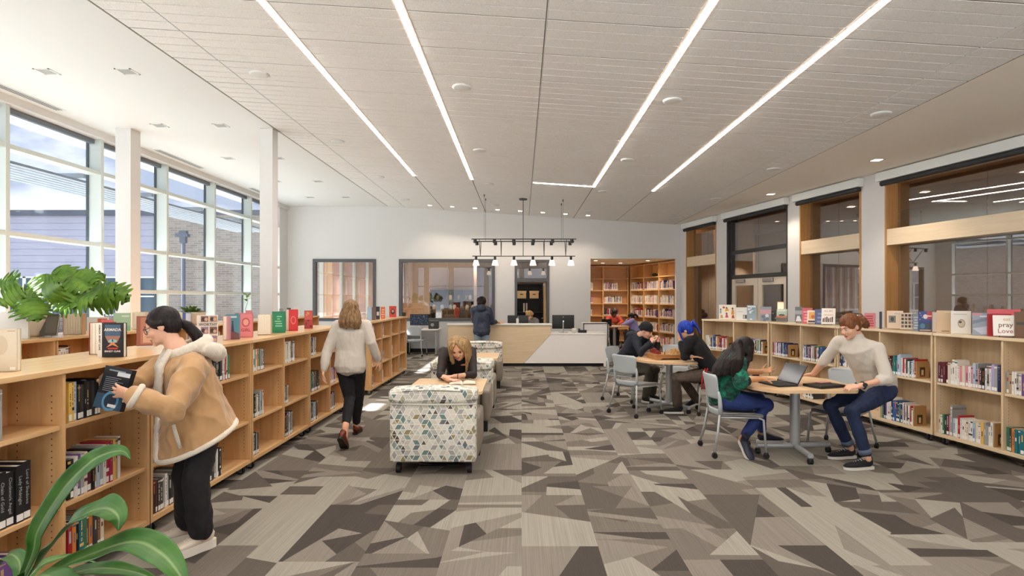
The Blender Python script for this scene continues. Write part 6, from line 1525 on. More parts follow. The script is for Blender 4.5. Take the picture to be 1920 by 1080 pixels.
for s_ in (-1, 1): q.tube([h.p(s_ * .033 + .023 * math.cos(a * PI / 9), .092, -.004 + .019 * math.sin(a * PI / 9)) for a in range(18)], .002, 6, closed=True); q.tube([h.p(s_ * .056, .09, .002), h.p(s_ * .078, .0, .006)], .0016, 6)
plain(q, 'eyeglasses', M_black, g7, root)
m = bpy.data.materials.new('tie dye'); t = NT(m); n1 = t.noise(t.coord('Object', (1, 1, 1)), 13, 4, .62); n1b = t.noise(t.coord('Object', (14, 14, 40)), 1, 3, .6)
t.bsdf(t.mix(.35, t.ramp(n1, [(.40, '#0d1412'), (.50, '#0f5040'), (.60, '#1c9270'), (.68, '#2f7f63')]), t.ramp(n1b, [(.42, '#0b1210'), (.62, '#1d7f62')])), .85); M_tie = m
cb = MB(); torso(cb, P - V((0, 0, .0)), C, C.lerp(N, .82), F, g=.008, hips=.195, waist=.185, chest=.180, depth=.128, low=.10)
for a in ((Ls, Le, Lw), (Rs, Re, Rw)): limb(cb, [a[0], a[0].lerp(a[1], .5), a[1], a[1].lerp(a[2], .12)], [.085, .085, .078, .062]); limb(cb, [C + V((0, 0, .04)), a[0]], [.09, .085])
limb(cb, [C, C.lerp(N, .8)], [.09, .068]); top = skinned(cb, 'tie_dye_top', M_tie, g7, root, .009, 2, noise_amp=.009, nscale=14)
cb = MB()
for a in ((Le, Lw), (Re, Rw)): limb(cb, [a[0].lerp(a[1], .08), a[0].lerp(a[1], .28)], [.068, .052])
skinned(cb, 'sleeve_cuffs', M_blackcl, top, root, .009, 2, noise_amp=.003)
pb = MB(); pb.ell(P - V((0, 0, .01)), (.12, .165, .10))
for H_, K_, A_ in ((Lh, Lk, La), (Rh, Rk, Ra)): limb(pb, [H_, H_.lerp(K_, .5), K_, K_.lerp(A_, .5), A_.lerp(K_, .1)], [.100, .090, .074, .064, .048])
skinned(pb, 'jeans', mat('bright denim', '#26386f', .85, bump=.5, bscale=500, vary=.25, vscale=9), g7, root, .009, 2, noise_amp=.004, nscale=18)
M_snk = mat('dark sneaker', '#1f2136', .55)
shoe(g7, root, (2.275, 6.16, .0), -PI / 2 + .15, (M_snk, M_white_r, M_black), .27, pitch=.62, hi=True); shoe(g7, root, (2.62, 6.50, .028), .06, (M_snk, M_white_r, M_black), .29, hi=True)

# ---- 8 the standing girl bending over the table
root = (3.33, 5.75, 0)
h = Head(at(1593, 613, 5.72), (-.90, -.30, -.36), (-.3, 0, 1), 1.0); P, C = V((3.56, 5.84, .73)), V((3.29, 5.76, 1.15)); N = h.p(0, -.045, -.10); F = V((-.62, -.62, -.45))
Rs, Re, Rw = V((3.175, 5.87, 1.19)), V((3.10, 6.01, .98)), V((3.055, 6.14, .835)); Ls, Le, Lw = V((3.42, 5.65, 1.145)), V((3.45, 5.53, .865)), V((3.17, 5.50, .80))
Rh, Rk, Ra = V((3.50, 5.94, .715)), V((3.115, 5.92, .54)), V((3.335, 5.955, .10)); Lh, Lk, La = V((3.56, 5.73, .72)), V((3.165, 5.62, .545)), V((3.285, 5.575, .10))
b = MB(); h.face(b); torso(b, P, C, N, F, low=.06); limb(b, [N + V((.03, .02, -.03)), h.p(0, -.03, -.06)], [.053, .05])
for a in ((Ls, Le, Lw), (Rs, Re, Rw)): limb(b, a, [.05, .041, .028])
for a in ((Lh, Lk, La), (Rh, Rk, Ra)): limb(b, a, [.085, .060, .038])
hand(b, Rw, (-.35, .62, -.16), (.1, -.1, -1), -1, .95, (.10, .2, .2), .18, .2); hand(b, Lw, (-.97, .12, -.10), (.1, .4, -1), -1, .95, (.35, .5, .4), .1, .3)
g8 = new_person('girl with tied back auburn hair in an oatmeal sweater bending over the table', root, SK_FAIR, b, .0065, h)
h.eyes(g8, root, down=False, brow='#6a4a34')
hb = MB(); h.cap(hb, 0, -.01, .003); h.e(hb, (0, -.13, .0), (.05, .05, .055)); r_ = random.Random(8)
for k in range(10):
    a = 2 * PI * k / 10; e0 = h.p(0, -.125, .0); dv = h.r * math.cos(a) + h.u * math.sin(a); hb.tube([e0 + dv * .02, e0 + dv * .05 - h.f * .04, e0 + dv * .04 - h.f * .07 - h.u * .05], [.02, .02, .010], 8)
skinned(hb, 'hair', H_AUBURN, g8, root, .0065, 2, noise_amp=.004, nscale=45, fold=False)
plain(MB().tube([h.p(.04 * math.cos(k * PI / 8), -.105, .002 + .04 * math.sin(k * PI / 8)) for k in range(16)], .010, 8, closed=True), 'hair_tie', mat('peach fabric', '#d3a084', .8), g8, root)
cb = MB(); torso(cb, P + V((-.03, -.02, .06)), C, C.lerp(N, .82), F, g=.008, hips=.172, waist=.145, chest=.155, depth=.13, low=.10)
limb(cb, [Rs, Rs.lerp(Re, .5), Re, Re.lerp(Rw, .18)], [.064, .058, .052, .046]); limb(cb, [Ls, Ls.lerp(Le, .5), Le, Le.lerp(Lw, .25)], [.066, .062, .060, .052])
for a in (Ls, Rs): limb(cb, [C + V((0, 0, .03)), a], [.07, .064])
limb(cb, [C, C.lerp(N, .75)], [.085, .066]); skinned(cb, 'sweater', M_knit, g8, root, .009, 2, noise_amp=.006, nscale=14)
pb = MB(); pb.ell(P - V((0, 0, .01)), (.165, .16, .13))
for H_, K_, A_ in ((Lh, Lk, La), (Rh, Rk, Ra)): limb(pb, [H_, H_.lerp(K_, .5), K_, K_.lerp(A_, .5), A_.lerp(K_, .13)], [.100, .088, .070, .060, .052])
skinned(pb, 'jeans', M_denim_d, g8, root, .009, 2, noise_amp=.005, nscale=18)
for K_, A_ in ((Rk, Ra), (Lk, La)): plain(MB().tube([A_.lerp(K_, .10), A_.lerp(K_, .20)], [.058, .058], 18), 'trouser_cuff', mat('denim inside', '#5a6678', .9), g8, root)
M_canvas = mat('black canvas', '#18171a', .8)
shoe(g8, root, (3.385, 5.965, 0), PI + .10, (M_canvas, M_white_r, M_lace), .285); shoe(g8, root, (3.335, 5.585, 0), PI + .10, (M_canvas, M_white_r, M_lace), .285)
wd = (Lw - Le).normalized(); x, y = frame(wd); c0 = Lw - wd * .035
plain(MB().tube([c0 + (x * math.cos(k * PI / 8) + y * math.sin(k * PI / 8)) * .033 for k in range(16)], .007, 8, closed=True).cyl(c0 + V((0, -.030, .006)), c0 + V((0, -.042, .008)), .02, n=18), 'wristwatch', M_black, g8, root)

# ---- 9, 10 the two girls in the nook
def nook_girl(label, root, head, f, P, C, arms, legs, top, skin, hairm, tail, colr):
    h = Head(head, f, (0, 0, 1), 1.0); F = V((f[0], f[1], 0)); N = h.p(0, -.04, -.10)
    b = MB(); h.face(b); torso(b, P, C, N, F, low=.05); limb(b, [N, h.p(0, -.03, -.06)], [.052, .048])
    for a in arms: limb(b, a, [.05, .04, .028])
    for a in legs: limb(b, a, [.085, .06, .04])
    for i, a in enumerate(arms): hand(b, a[2], V(a[2]) - V(a[1]), (0, 0, -1), 1 if i else -1, .95, (.25, .3, .3))
    o = new_person(label, root, skin, b, .010, h); h.eyes(o, root, down=True)
    hb = MB(); h.cap(hb, 0, .01, .006)
    if tail: hb.tube([h.p(0, -.10, .03), h.p(0, -.17, .01), h.p(.0, -.21, -.07), h.p(0, -.2, -.14)], [.03, .045, .04, .012], 10)
    else:
        for k in range(9):
            a = 2 * PI * k / 9; hb.ell(h.p(.07 * math.cos(a), -.03 + .07 * math.sin(a), -.03 if math.sin(a) < .2 else .07), (.03, .03, .06), 8)
    skinned(hb, 'hair', hairm, o, root, .010, 2, noise_amp=.006, nscale=40, fold=False)
    cb = MB(); torso(cb, P, C, V(C).lerp(N, .82), F, g=.008, hips=.18, waist=.17, chest=.175, depth=.14, low=.06)
    for a in arms: a = [V(q) for q in a]; limb(cb, [a[0], a[0].lerp(a[1], .5), a[1], a[1].lerp(a[2], .8)], [.078, .07, .062, .045]); limb(cb, [V(C) + V((0, 0, .04)), a[0]], [.085, .078])
    skinned(cb, 'sweater', mat('sweater ' + top, top, .9, bump=.5, bscale=250), o, root, .011, 2, noise_amp=.006)
    pb = MB(); pb.ell(P, (.16, .16, .11))
    for a in legs: limb(pb, a, [.098, .075, .06])
    skinned(pb, 'trousers', mat('trousers ' + colr, colr, .9), o, root, .011, 2, noise_amp=.004)
    for a in legs: d = V(f); shoe(o, root, (a[2][0] - f[0] * .05, a[2][1] - f[1] * .05, 0), math.atan2(f[1], f[0]), (M_blackcl, M_white_r, M_lace), .25, laces=False)
    return o
nook_girl('girl in a coral sweater at the far side of the nook table', (3.06, 19.7, 0), (3.07, 19.42, 1.12), (.05, -1, -.35), (3.06, 19.72, .58), (3.06, 19.55, .93),
          [((2.88, 19.52, .97), (2.82, 19.36, .83), (2.96, 19.18, .80)), ((3.24, 19.52, .97), (3.32, 19.36, .83), (3.18, 19.18, .80))], [((2.97, 19.68, .555), (2.96, 19.36, .54), (2.96, 19.4, .09)), ((3.15, 19.68, .555), (3.16, 19.36, .54), (3.16, 19.4, .09))], '#c4503f', SK_DARK, H_BLACK, False, '#2a2830')
nook_girl('girl in a lilac sweater leaning sideways at the nook table', (3.62, 18.75, 0), (3.50, 18.80, 1.03), (-.8, .45, -.45), (3.64, 18.75, .58), (3.54, 18.77, .88),
          [((3.50, 18.60, .91), (3.35, 18.64, .83), (3.22, 18.78, .80)), ((3.58, 18.94, .91), (3.37, 19.0, .825), (3.42, 18.98, .93))], [((3.62, 18.66, .555), (3.28, 18.55, .54), (3.32, 18.55, .09)), ((3.62, 18.85, .555), (3.36, 18.95, .52), (3.45, 18.92, .09))], '#8f8ac0', SK_TAN, H_BLACK, True, '#23222c')
# ---- 11 the member of staff behind the desk
root = (.22, 15.55, 0); h = Head(at(993, 592, 15.5), (.2, -1, -.3), (0, 0, 1), 1.0); P, C, F = V((.22, 15.62, .58)), V((.22, 15.57, 1.0)), V((0, -1, 0)); N = h.p(0, -.04, -.10)
b = MB(); h.face(b); torso(b, P, C, N, F); limb(b, [N, h.p(0, -.03, -.06)], [.052, .048])
arms = [(V((.05, 15.55, 1.03)), V((.0, 15.4, .82)), V((.06, 15.15, .79))), (V((.39, 15.55, 1.03)), V((.44, 15.4, .82)), V((.36, 15.15, .79)))]
for i, a in enumerate(arms): limb(b, a, [.05, .04, .028]); hand(b, a[2], (0, -1, -.05), (0, 0, -1), 1 if i else -1, .95)
for x in (.12, .32): limb(b, [V((x, 15.58, .54)), V((x, 15.18, .52)), V((x, 15.2, .06))], [.085, .06, .04])
g = new_person('member of staff with sandy curly hair sitting behind the monitor at the desk', root, SK_FAIR, b, .010, h); h.eyes(g, root, down=True)
hb = MB(); h.cap(hb, 0, .02, .012); r_ = random.Random(12)
for k in range(22):
    a = 2 * PI * r_.random(); z = r_.uniform(-.08, .10); hb.ell(h.p(.09 * math.cos(a), -.035 + .085 * math.sin(a) * (1 if math.sin(a) < 0 else (.5 if z < .06 else .9)), z if math.sin(a) < .3 else max(z, .06)), .03, 8)
skinned(hb, 'hair', H_SAND, g, root, .009, 2, noise_amp=.008, nscale=40, fold=False)
cb = MB(); torso(cb, P, C, C.lerp(N, .82), F, g=.008, hips=.18, waist=.17, chest=.175, depth=.14, low=.04)
for a in arms: limb(cb, [a[0], a[1], a[1].lerp(a[2], .8)], [.075, .06, .045]); limb(cb, [C + V((0, 0, .04)), a[0]], [.085, .075])
skinned(cb, 'blouse', mat('grey check', '#6d6a68', .9, vary=.3, vscale=40), g, root, .011, 2, noise_amp=.005)
pb = MB(); pb.ell(P, (.16, .16, .10))
for x in (.12, .32): limb(pb, [V((x, 15.58, .54)), V((x, 15.18, .52)), V((x, 15.2, .10))], [.095, .075, .06])
skinned(pb, 'trousers', M_blackcl, g, root, .011, 2)
r = thing('office_chair', 'black office chair under the member of staff behind the desk', 'chair', (.22, 15.72, 0))
MB().rbox(-.24, .24, -.34, .2, .40, .47, .03).build('seat', M_black, r); MB().rbox(-.22, .22, .2, .25, .55, .95, .02).build('backrest', M_black, r); MB().cyl((0, 0, .06), (0, 0, .40), .03).box(-.02, .02, .18, .23, .42, .6).build('post', M_black, r)
q = MB()
for k in range(5): q.tube([(0, 0, .07), (.26 * math.cos(k * 2 * PI / 5), .26 * math.sin(k * 2 * PI / 5), .04)], [.025, .018], 8); q.ell((.27 * math.cos(k * 2 * PI / 5), .27 * math.sin(k * 2 * PI / 5), .026), .025, 10)
q.build('star_base', M_black, r)
# ------------------------------------------------------------------ things on the tables
def laptop(label, loc, rz, open_=True, tilt=.35):
    r = thing('laptop', label, 'laptop', loc, rz)
    b = MB().rbox(-.16, .16, -.115, .115, 0.001, .016, .005, 2, smooth=False).build('base', M_black, r)
    k = MB(); nx, ny = 14, 5
    if open_:
        for i in range(nx):
            for j in range(ny): k.box(-.145 + i * .0207, -.145 + i * .0207 + .017, -.03 + j * .024, -.03 + j * .024 + .02, .0161, .0175)
        k.build('keyboard', mat('key', '#2c2c2e', .6), b)
        l = MB().rbox(-.16, .16, -.004, .004, 0, .22, .003, 2, smooth=False); lo = l.build('lid', M_black, r); lo.location = (0, .112, .017); lo.rotation_euler = (-tilt, 0, 0)
        MB().box(-.15, .15, -.0052, -.0042, .012, .208).build('screen', mat('screen glow', '#33373d', .15), lo)
    else:
        MB().rbox(-.16, .16, -.115, .115, .0165, .026, .004, 2, smooth=False).build('lid', M_black, r)
    return r
laptop('open black laptop before the girl in the tie dye top', (2.62, 6.00, .741), -PI / 2 + .25, True, .55)
lp2 = laptop('closed black laptop under the hands of the standing girl', (3.02, 5.86, .741), .35, False)
o = MB().rbox(-.07, .07, -.035, .035, 0, .008, .006).build('phone', mat('rose case', '#c98a7c', .4)); o.location = (3.06, 5.95, .7685); o.rotation_euler = (0, 0, .4); tag(o, 'rose cased phone lying on the closed black laptop', 'phone')
laptop('open black laptop on the nook table', (2.70, 18.78, .741), PI / 2 + PI / 2, True, .25)
o = MB().box(-.12, .12, -.09, .09, 0, .012).build('notebook', M_paper); o.location = (3.06, 19.02, .741); tag(o, 'open white notebook on the nook table between the two girls', 'notebook')
# chess
r = thing('chess_board', 'raised wooden chess board box on the round table', 'chess board', (2.11, 8.62, .741), .12)
M_cb = wood('chess wood', '#c08c54', '#a06c3a', 0); M_cl = mat('light square', '#d8b27c', .4); M_cdk = mat('dark square', '#5a2f1a', .4)
w_ = .21
MB().prism([(-w_, 0), (-w_ + .06, 0), (-w_ + .09, .022), (w_ - .09, .022), (w_ - .06, 0), (w_, 0), (w_, .065), (-w_, .065)], -w_, w_, 0, Matrix(((1, 0, 0, 0), (0, 0, 1, 0), (0, 1, 0, 0), (0, 0, 0, 1)))).build('box', M_cb, r)
q = MB().box(-w_ - .012, w_ + .012, -w_ - .012, w_ + .012, .0655, .074, 2); s_ = .046
for i in range(8):
    for j in range(8): q.quad((-.184 + i * s_, -.184 + j * s_, .0745), (-.184 + (i + 1) * s_, -.184 + j * s_, .0745), (-.184 + (i + 1) * s_, -.184 + (j + 1) * s_, .0745), (-.184 + i * s_, -.184 + (j + 1) * s_, .0745), (i + j) % 2)
q.build('playing_field', [M_cl, M_cdk, M_cb], r)
PAWN = [(.014, 0), (.014, .005), (.008, .010), (.006, .026), (.010, .028), (.005, .030), (.008, .036), (.008, .040), (0, .046)]
BISH = [(.016, 0), (.016, .006), (.009, .012), (.006, .042), (.011, .044), (.006, .048), (.009, .056), (.006, .066), (0, .072)]
ROOK = [(.016, 0), (.016, .006), (.011, .012), (.010, .038), (.014, .040), (.014, .052), (.009, .052), (.009, .048), (0, .048)]
KING = [(.018, 0), (.018, .007), (.010, .014), (.007, .055), (.013, .058), (.008, .062), (.012, .076), (.008, .080), (.003, .083), (.003, .092), (0, .092)]
def knight():
    b = MB().lathe([(.016, 0), (.016, .006), (.010, .012), (.009, .018), (0, .018)], 14)
    b.tube([(0, 0, .014), (0, .002, .034), (0, -.004, .052)], [(.009, .012), (.008, .011), (.007, .009)], 10).tube([(0, .004, .050), (0, -.010, .046), (0, -.020, .040)], [.009, .008, .005], 10); b.cyl((0, .002, .056), (0, .004, .064), .003, .0005, 6); return b
SH = {'pawn': MB().lathe(PAWN, 14), 'bishop': MB().lathe(BISH, 14), 'rook': MB().lathe(ROOK, 14), 'king': MB().lathe(KING, 14), 'queen': MB().lathe([(r_ * 1.0, z * .92) for r_, z in KING[:7]] + [(.013, .074), (.005, .070), (.005, .078), (0, .080)], 14), 'knight': knight()}
M_red = mat('red stained wood', '#8a2c1a', .3); M_box = mat('boxwood', '#d3a25f', .35)
back = ('rook', 'knight', 'bishop', 'queen', 'king', 'bishop', 'knight', 'rook'); rc = random.Random(21)
Mb = Matrix.Translation((2.11, 8.62, .741)) @ Matrix.Rotation(.12, 4, 'Z'); mesh_cache = {}
for col, m, ranks in (('red stained', M_red, (0, 1, 2)), ('pale boxwood', M_box, (7, 6, 5))):
    for row, kinds in enumerate((back, ('pawn',) * 8)):
        for f_, kd in enumerate(kinds):
            rank = ranks[row]
            if kd == 'pawn' and rc.random() < .25: rank = ranks[2]
            key = (kd, col)
            if key not in mesh_cache: mesh_cache[key] = SH[kd].mesh('chess_' + kd, m)
            o = bpy.data.objects.new('chess_' + kd, mesh_cache[key]); COL.objects.link(o)
            o.location = Mb @ V((-.161 + rank * s_, -.161 + f_ * s_, .0752)); o.rotation_euler = (0, 0, .12 + (PI / 2 if col[0] == 'r' else -PI / 2))
            row_t = 'back row' if row == 0 else ('second row' if rank == ranks[1] else 'third row')
            tag(o, '%s %s, %s, %s file counted from the camera side' % (col, kd, row_t, ORD[f_]), 'chess piece', 'chess pieces')

# ------------------------------------------------------------------ plants
def leaf_mat(name, a, b, stripe=None):
    m = bpy.data.materials.new(name); t = NT(m); n = t.noise(t.coord('Object'), 9, 3, .5); c = t.ramp(n, [(.3, a), (.7, b)])
    if stripe:
        uv = t.n('ShaderNodeUVMap'); sp = t.n('ShaderNodeSeparateXYZ'); t.link(uv.outputs[0], sp.inputs[0]); u = E(t.t, sp.outputs[0])
        d = (u - .5).abs(); edge = (d * 46).fract(); c = t.mix(((edge.lt(.35)) * d.lt(.22) * .16).s, c, stripe); c = t.mix(((1.0 - (d * 12.0)).max(0.0) * .6).s, c, stripe)
    bs = t.bsdf(c, .38, 0, .5)
    tl = t.n('ShaderNodeBsdfTranslucent'); t.link(c, tl.inputs[0]); mx = t.n('ShaderNodeMixShader'); mx.inputs[0].default_value = .3
    t.link(bs.outputs[0], mx.inputs[1]); t.link(tl.outputs[0], mx.inputs[2]); t.link(mx.outputs[0], t.out.inputs[0]); return m
M_ph = leaf_mat('philodendron leaf', '#4a7a20', '#86ad3c'); M_corn = leaf_mat('dracaena leaf', '#2f5a20', '#4f8030', '#a3b67c'); M_fernl = leaf_mat('fern leaf', '#5a7a3a', '#7d9a50'); M_stem = mat('green stem', '#7a9248', .6)
def blade(path, widths, up, fold=.25, th=.0012, wav=0.0, seed=0):
    """a strap leaf: ribbon along path with a V fold and a little thickness, uv.x across"""
    n = len(path); vs, uvs, fs = [], [], []; rr = random.Random(seed); ph = rr.random() * 6; K = 12
    for i, p in enumerate(path):
        p = V(p); d = (V(path[min(i + 1, n - 1)]) - V(path[max(i - 1, 0)])).normalized(); u = up[i] if isinstance(up, list) else V(up)
        s = d.cross(u); s.normalize(); nn = s.cross(d).normalized(); w = widths[i]
        for k in range(K + 1):
            t = k / K * 2 - 1; z = w * fold * abs(t) + wav * w * math.sin(i * .38 + ph + t * 2.2) * abs(t)
            vs.append(p + s * (w * t) + nn * z); uvs.append((k / K, i / n))
    for i in range(n - 1): fs += [(i * (K + 1) + k, i * (K + 1) + k + 1, (i + 1) * (K + 1) + k + 1, (i + 1) * (K + 1) + k) for k in range(K)]
    return vs, fs, uvs
def leaf_obj(name, data, m, parent, root):
    vs, fs, uvs = data; me = bpy.data.meshes.new(name); me.from_pydata([tuple(V(q) - V(root)) for q in vs], [], fs); me.materials.append(m)
    ul = me.uv_layers.new(name='UVMap')
    for p in me.polygons:
        p.use_smooth = True
        for li in p.loop_indices: ul.data[li].uv = uvs[me.loops[li].vertex_index]
    o = bpy.data.objects.new(name, me); COL.objects.link(o); o.parent = parent
    so = o.modifiers.new('thickness', 'SOLIDIFY'); so.thickness = .0012; return o
def curve(pts, n=22):
    pts = [V(p) for p in pts]; out = []
    P = [pts[0] * 2 - pts[1]] + pts + [pts[-1] * 2 - pts[-2]]
    m = len(pts) - 1
    for i in range(n + 1):
        t = i / n * m; k = min(int(t), m - 1); f = t - k; a, b, c, d = P[k:k + 4]
        out.append(.5 * ((2 * b) + (-a + c) * f + (2 * a - 5 * b + 4 * c - d) * f * f + (-a + 3 * b - 3 * c + d) * f ** 3))
    return out
# the corn plant in the near left corner
root = (-1.50, 1.72, 0)
r = thing('corn_plant', 'potted corn plant with broad striped arching leaves in the near left corner', 'plant', root)
MB().lathe([(.13, .001), (.16, .05), (.19, .34), (.20, .36), (.185, .36), (.18, .33), (0, .32)], 28).build('pot', mat('grey planter', '#6f6a64', .6), r)
MB().tube([(0, 0, .32), (.01, .0, .55), (.0, .01, .76)], [.026, .024, .022], 12).build('stem', mat('cane', '#7d6a4a', .8), r)
b0 = V(root) + V((.0, .01, .74))
LV = [([b0, at(60, 1040, 1.70), at(72, 993, 1.68), at(120, 916, 1.65), at(168, 868, 1.62), at(202, 850, 1.60), at(231, 846, 1.58), at(245, 861, 1.57)], .026, (.3, -1, .5), .35),
      ([b0, at(85, 1040, 1.64), at(118, 1000, 1.57), at(160, 965, 1.52), at(198, 953, 1.47), at(221, 968, 1.45), at(222, 995, 1.45)], .042, (.2, -.6, 1), .25),
      ([b0, at(100, 1070, 1.60), at(180, 1036, 1.50), at(250, 1016, 1.42), at(300, 1036, 1.37), at(335, 1075, 1.34), at(352, 1115, 1.32)], .036, (.1, -.6, 1), .25),
      ([b0, at(110, 1085, 1.68), at(180, 1066, 1.62), at(250, 1072, 1.58), at(305, 1092, 1.56)], .022, (.0, -.5, 1), .2),
      ([b0, at(38, 1062, 1.76), at(22, 1040, 1.82), at(5, 1052, 1.86), at(-15, 1085, 1.9)], .024, (.0, -.5, 1), .2),
      ([b0, at(70, 1080, 1.50), at(120, 1095, 1.38), at(170, 1120, 1.30)], .036, (.2, -.3, 1), .2),
      ([b0, at(75, 1062, 1.9), at(130, 1044, 2.0), at(190, 1058, 2.08)], .022, (0, -.3, 1), .2),
      ([b0, at(10, 1090, 1.6), at(-50, 1095, 1.5), at(-110, 1135, 1.42)], .040, (0, -.3, 1), .2)]
for k, (pts, w, up, fold) in enumerate(LV):
    c = curve(pts, 64); n = len(c); ws = [w * (.25 + .75 * min(1, 3.2 * t)) * (1 - max(0, (t - .55) / .45) ** 1.6 * .97) for t in (i / (n - 1) for i in range(n))]
    leaf_obj('leaf', blade(c, ws, V(up), fold, wav=.10, seed=k), M_corn, r, root)
# philodendron with deeply lobed leaves
root = (-4.98, 5.95, 1.2362)
r = thing('philodendron', 'large philodendron with lobed leaves in a white pot on the window side bookcase', 'plant', root)
MB().lathe([(.10, .0), (.13, .03), (.155, .20), (.16, .215), (.145, .215), (.14, .19), (0, .185)], 28).build('pot', mat('white glaze', '#e2ded6', .35), r)
rp = random.Random(31)
def lobed(L, W):
    pts = [(0, 0)]; n = 5
    right = []
    for k in range(n):
        t = (k + .5) / n; w = W * math.sin(PI * min(1, t * .86 + .12)) ** .8; y = L * (t * .95 - .12)
        right += [(w * .50, y - L * .05), (w * .93, y + L * .03), (w, y + L * .085), (w * .82, y + L * .125), (w * .60, y + L * .115)]
    out = [(0.0, -.02 * L)] + right + [(0, L)] + [(-x, y) for x, y in reversed(right)]
    return out
def lobed_leaf(tip_base, d, up, L, W, droop=.35):
    d = V(d).normalized(); s = d.cross(V(up)).normalized(); n = s.cross(d).normalized(); poly = lobed(L, W); vs, fs, uvs = [], [], []
    m = len(poly); half = (m - 2) // 2
    def pt(x, y): a = y / L; return V(tip_base) + d * y * (1 - .12 * max(a, 0)) + s * x + n * (-droop * L * max(a, 0) ** 2 * .6 - abs(x) ** 1.5 * .9 / max(W, .01) ** .5 * .5)
    rights = poly[1:1 + half]; vs.append(pt(0, -.02 * L)); uvs.append((.5, 0))
    mids = []
    for x, y in rights: vs.append(pt(x, y)); uvs.append((1, y / L)); vs.append(pt(0, min(y, L))); uvs.append((.5, y / L)); vs.append(pt(-x, y)); uvs.append((0, y / L))
    vs.append(pt(0, L)); uvs.append((.5, 1)); k = len(rights)
    for i in range(k - 1):
        a, b = 1 + 3 * i, 1 + 3 * (i + 1); fs += [(a + 1, a, b, b + 1), (a + 2, a + 1, b + 1, b + 2)]
    fs += [(0, 1, 2), (0, 2, 3), (1 + 3 * (k - 1) + 1, 1 + 3 * (k - 1), len(vs) - 1), (1 + 3 * (k - 1) + 2, 1 + 3 * (k - 1) + 1, len(vs) - 1)]
    return vs, fs, uvs
base = V(root) + V((0, 0, .19))
SP = [(40, 560, 5.9), (75, 530, 5.8), (110, 515, 6.0), (150, 520, 5.8), (120, 560, 5.6), (170, 560, 5.9), (55, 572, 5.6), (135, 575, 5.6), (200, 552, 6.2), (95, 545, 6.2), (165, 572, 5.8), (30, 540, 6.1), (85, 570, 5.5), (150, 548, 6.3), (110, 578, 5.7), (60, 560, 6.3), (190, 566, 6.0), (130, 535, 5.7)]
sm = MB()
for k, (px, py, Y) in enumerate(SP):
    t = at(px, py - 12, Y); out = t - base; out.z = 0; out = out.normalized() if out.length > .02 else V((0, -1, 0))
    mid = base.lerp(t, .55) + V((0, 0, .10)); sm.tube([base + out * .03, mid, t], [.007, .006, .0045], 7)
    d = V((out.x * .9 + rp.uniform(-.3, .3), out.y * .25 - .1, rp.uniform(-.75, .35))); L = rp.uniform(.24, .33)
    leaf_obj('leaf', lobed_leaf(t, d, V((.55 + rp.uniform(-.3, .3), -.75, .5 + rp.uniform(-.3, .3))), L, L * .60, .25), M_ph, r, root)
sm.v = [tuple(V(q) - V(root)) for q in sm.v]; sm.build('stems', M_stem, r)
# small bushy plant in a cream bowl
root = (-4.90, 8.72, 1.2362); r = thing('bushy_plant', 'small bushy plant in a cream planter on the window side bookcase', 'plant', root)
MB().lathe([(.12, 0), (.15, .02), (.185, .17), (.195, .185), (.18, .185), (.17, .16), (0, .155)], 28).build('planter', mat('cream glaze', '#d9cdb8', .5), r)
lf_ = MB()
for k in range(70):
    a = rp.random() * 2 * PI; e_ = rp.uniform(.15, 1.3); L = rp.uniform(.10, .19); d = V((math.cos(a) * math.cos(e_), math.sin(a) * math.cos(e_), math.sin(e_))); b_ = V((math.cos(a) * .09 * rp.random(), math.sin(a) * .09 * rp.random(), .16)); s = d.cross(V((0, 0, 1))).normalized() * .022
    t_ = b_ + d * L + V((0, 0, -.03)); m_ = b_ + d * L * .55 + V((0, 0, .012)); lf_.add([b_, m_ + s, t_, m_ - s], [(0, 1, 2, 3)], 0, True); lf_.add([b_, m_ + s - V((0, 0, .001)), t_, m_ - s - V((0, 0, .001))], [(3, 2, 1, 0)], 0, True)
lf_.build('foliage', M_fernl, r)
# thin seedling
root = (-4.86, 10.35, 1.2362); r = thing('seedling', 'thin seedling with small leaves in a low pot on the window side bookcase', 'plant', root)
MB().lathe([(.05, 0), (.06, .07), (.055, .07), (0, .06)], 18).build('pot', mat('grey planter', '#6f6a64', .6), r)
MB().tube([(0, 0, .06), (-.01, 0, .2), (.03, 0, .34), (.0, 0, .44)], [.006, .005, .004, .003], 7).build('stem', M_stem, r)
for k, (z, a, L) in enumerate(((.44, 2.6, .16), (.43, -.1, .15), (.36, .6, .13), (.30, 3.6, .12), (.40, 1.6, .14), (.34, 4.8, .13))):
    b_ = V(root) + V((.01, 0, z)); d = V((math.cos(a), math.sin(a), .25)); c = curve([b_, b_ + d * L * .5 + V((0, 0, .02)), b_ + d * L], 8); leaf_obj('leaf', blade(c, [.03 * math.sin(PI * min(.98, .08 + i / 8.5)) for i in range(9)], V((0, 0, 1)), .1), M_ph, r, root)
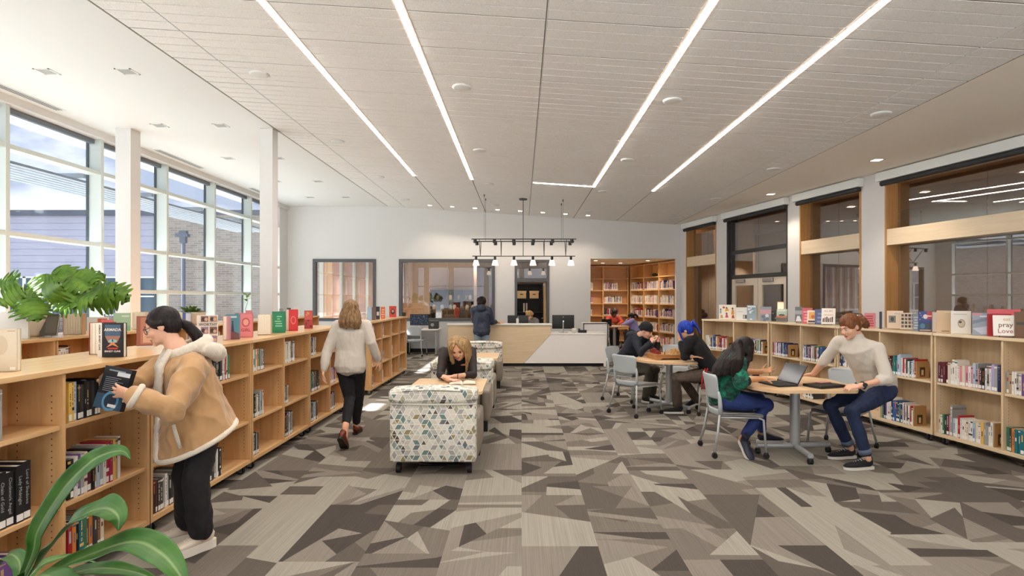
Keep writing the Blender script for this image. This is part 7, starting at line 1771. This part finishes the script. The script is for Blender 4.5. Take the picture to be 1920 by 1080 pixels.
# ------------------------------------------------------------------ light
w = bpy.data.worlds.new('sky'); SC.world = w; w.use_nodes = True
nt = w.node_tree; nt.nodes.clear()
out = nt.nodes.new('ShaderNodeOutputWorld'); bg = nt.nodes.new('ShaderNodeBackground')
tc = nt.nodes.new('ShaderNodeTexCoord')
sk = nt.nodes.new('ShaderNodeValToRGB'); sep = nt.nodes.new('ShaderNodeSeparateXYZ')
nt.links.new(tc.outputs['Generated'], sep.inputs[0]); nt.links.new(sep.outputs[2], sk.inputs[0])
cr = sk.color_ramp
cr.elements[0].position = 0.0; cr.elements[0].color = (*lin('#c3c9d6'), 1)
cr.elements[1].position = .7; cr.elements[1].color = (*lin('#8fa5cf'), 1)
mp = nt.nodes.new('ShaderNodeMapping'); mp.inputs['Scale'].default_value = (2.2, 2.2, 5.5)
no = nt.nodes.new('ShaderNodeTexNoise'); no.inputs['Scale'].default_value = 1.6; no.inputs['Detail'].default_value = 8; no.inputs['Roughness'].default_value = .58
nt.links.new(tc.outputs['Generated'], mp.inputs[0]); nt.links.new(mp.outputs[0], no.inputs['Vector'])
cl = nt.nodes.new('ShaderNodeValToRGB'); cl.color_ramp.elements[0].position = .44; cl.color_ramp.elements[1].position = .60
nt.links.new(no.outputs['Fac'], cl.inputs[0])
mx = nt.nodes.new('ShaderNodeMix'); mx.data_type = 'RGBA'
nt.links.new(cl.outputs[0], mx.inputs[0]); nt.links.new(sk.outputs[0], mx.inputs[6]); mx.inputs[7].default_value = (1.05, 1.05, 1.08, 1)
nt.links.new(mx.outputs[2], bg.inputs[0]); bg.inputs[1].default_value = .95
nt.links.new(bg.outputs[0], out.inputs[0])

def sun(name, d, e, col, ang=.6):
    l = bpy.data.lights.new(name, 'SUN'); l.energy = e; l.color = col; l.angle = math.radians(ang)
    o = bpy.data.objects.new(name, l); COL.objects.link(o)
    o.rotation_euler = V(d).to_track_quat('-Z', 'Y').to_euler(); return o
sun('sun', (.80, -.10, -.56), 31.0, (1, .97, .93))

def spot(loc, e, ang=110, col=(1, .84, .68), blend=.6, r=.05):
    l = bpy.data.lights.new('downlight or fill spot', 'SPOT'); l.energy = e; l.spot_size = math.radians(ang); l.spot_blend = blend; l.color = col; l.shadow_soft_size = r
    o = bpy.data.objects.new('downlight or fill spot', l); COL.objects.link(o); o.location = loc; return o
for i in range(8):
    x = -2.66 + .655 * i; spot((x, 17.0, CZ(x) - .05), 25)
for k_ in range(6): spot(RWM @ V((3.0 + 1.9 * k_, 1.7, 3.66)), 70, 130)
for x_, y_ in ((2.35, 18.6), (2.75, 19.9), (3.35, 19.9), (4.0, 18.6)): spot((x_, y_, 2.79), 34, 140)
for x_ in (-5.4, -3.0, -1.6): spot((x_, 19.4, 2.95), 60, 140)  # fill spots without fixtures, added to brighten the staff rooms
spot((.3, 18.8, 2.95), 30, 140)  # added fill spot for the room behind the door
spot((5.75, 9.5, 3.8), 60); spot((5.35, 12.6, 3.8), 50)

vs = SC.view_settings
vs.view_transform = 'Standard'; vs.look = 'None'; vs.exposure = 0.55; vs.gamma = 1.0; vs.use_curve_mapping = False
SC.cycles.max_bounces = 10; SC.cycles.diffuse_bounces = 6; SC.cycles.glossy_bounces = 4; SC.cycles.transparent_max_bounces = 24
SC.cycles.sample_clamp_indirect = 8; SC.cycles.caustics_reflective = False; SC.cycles.caustics_refractive = False
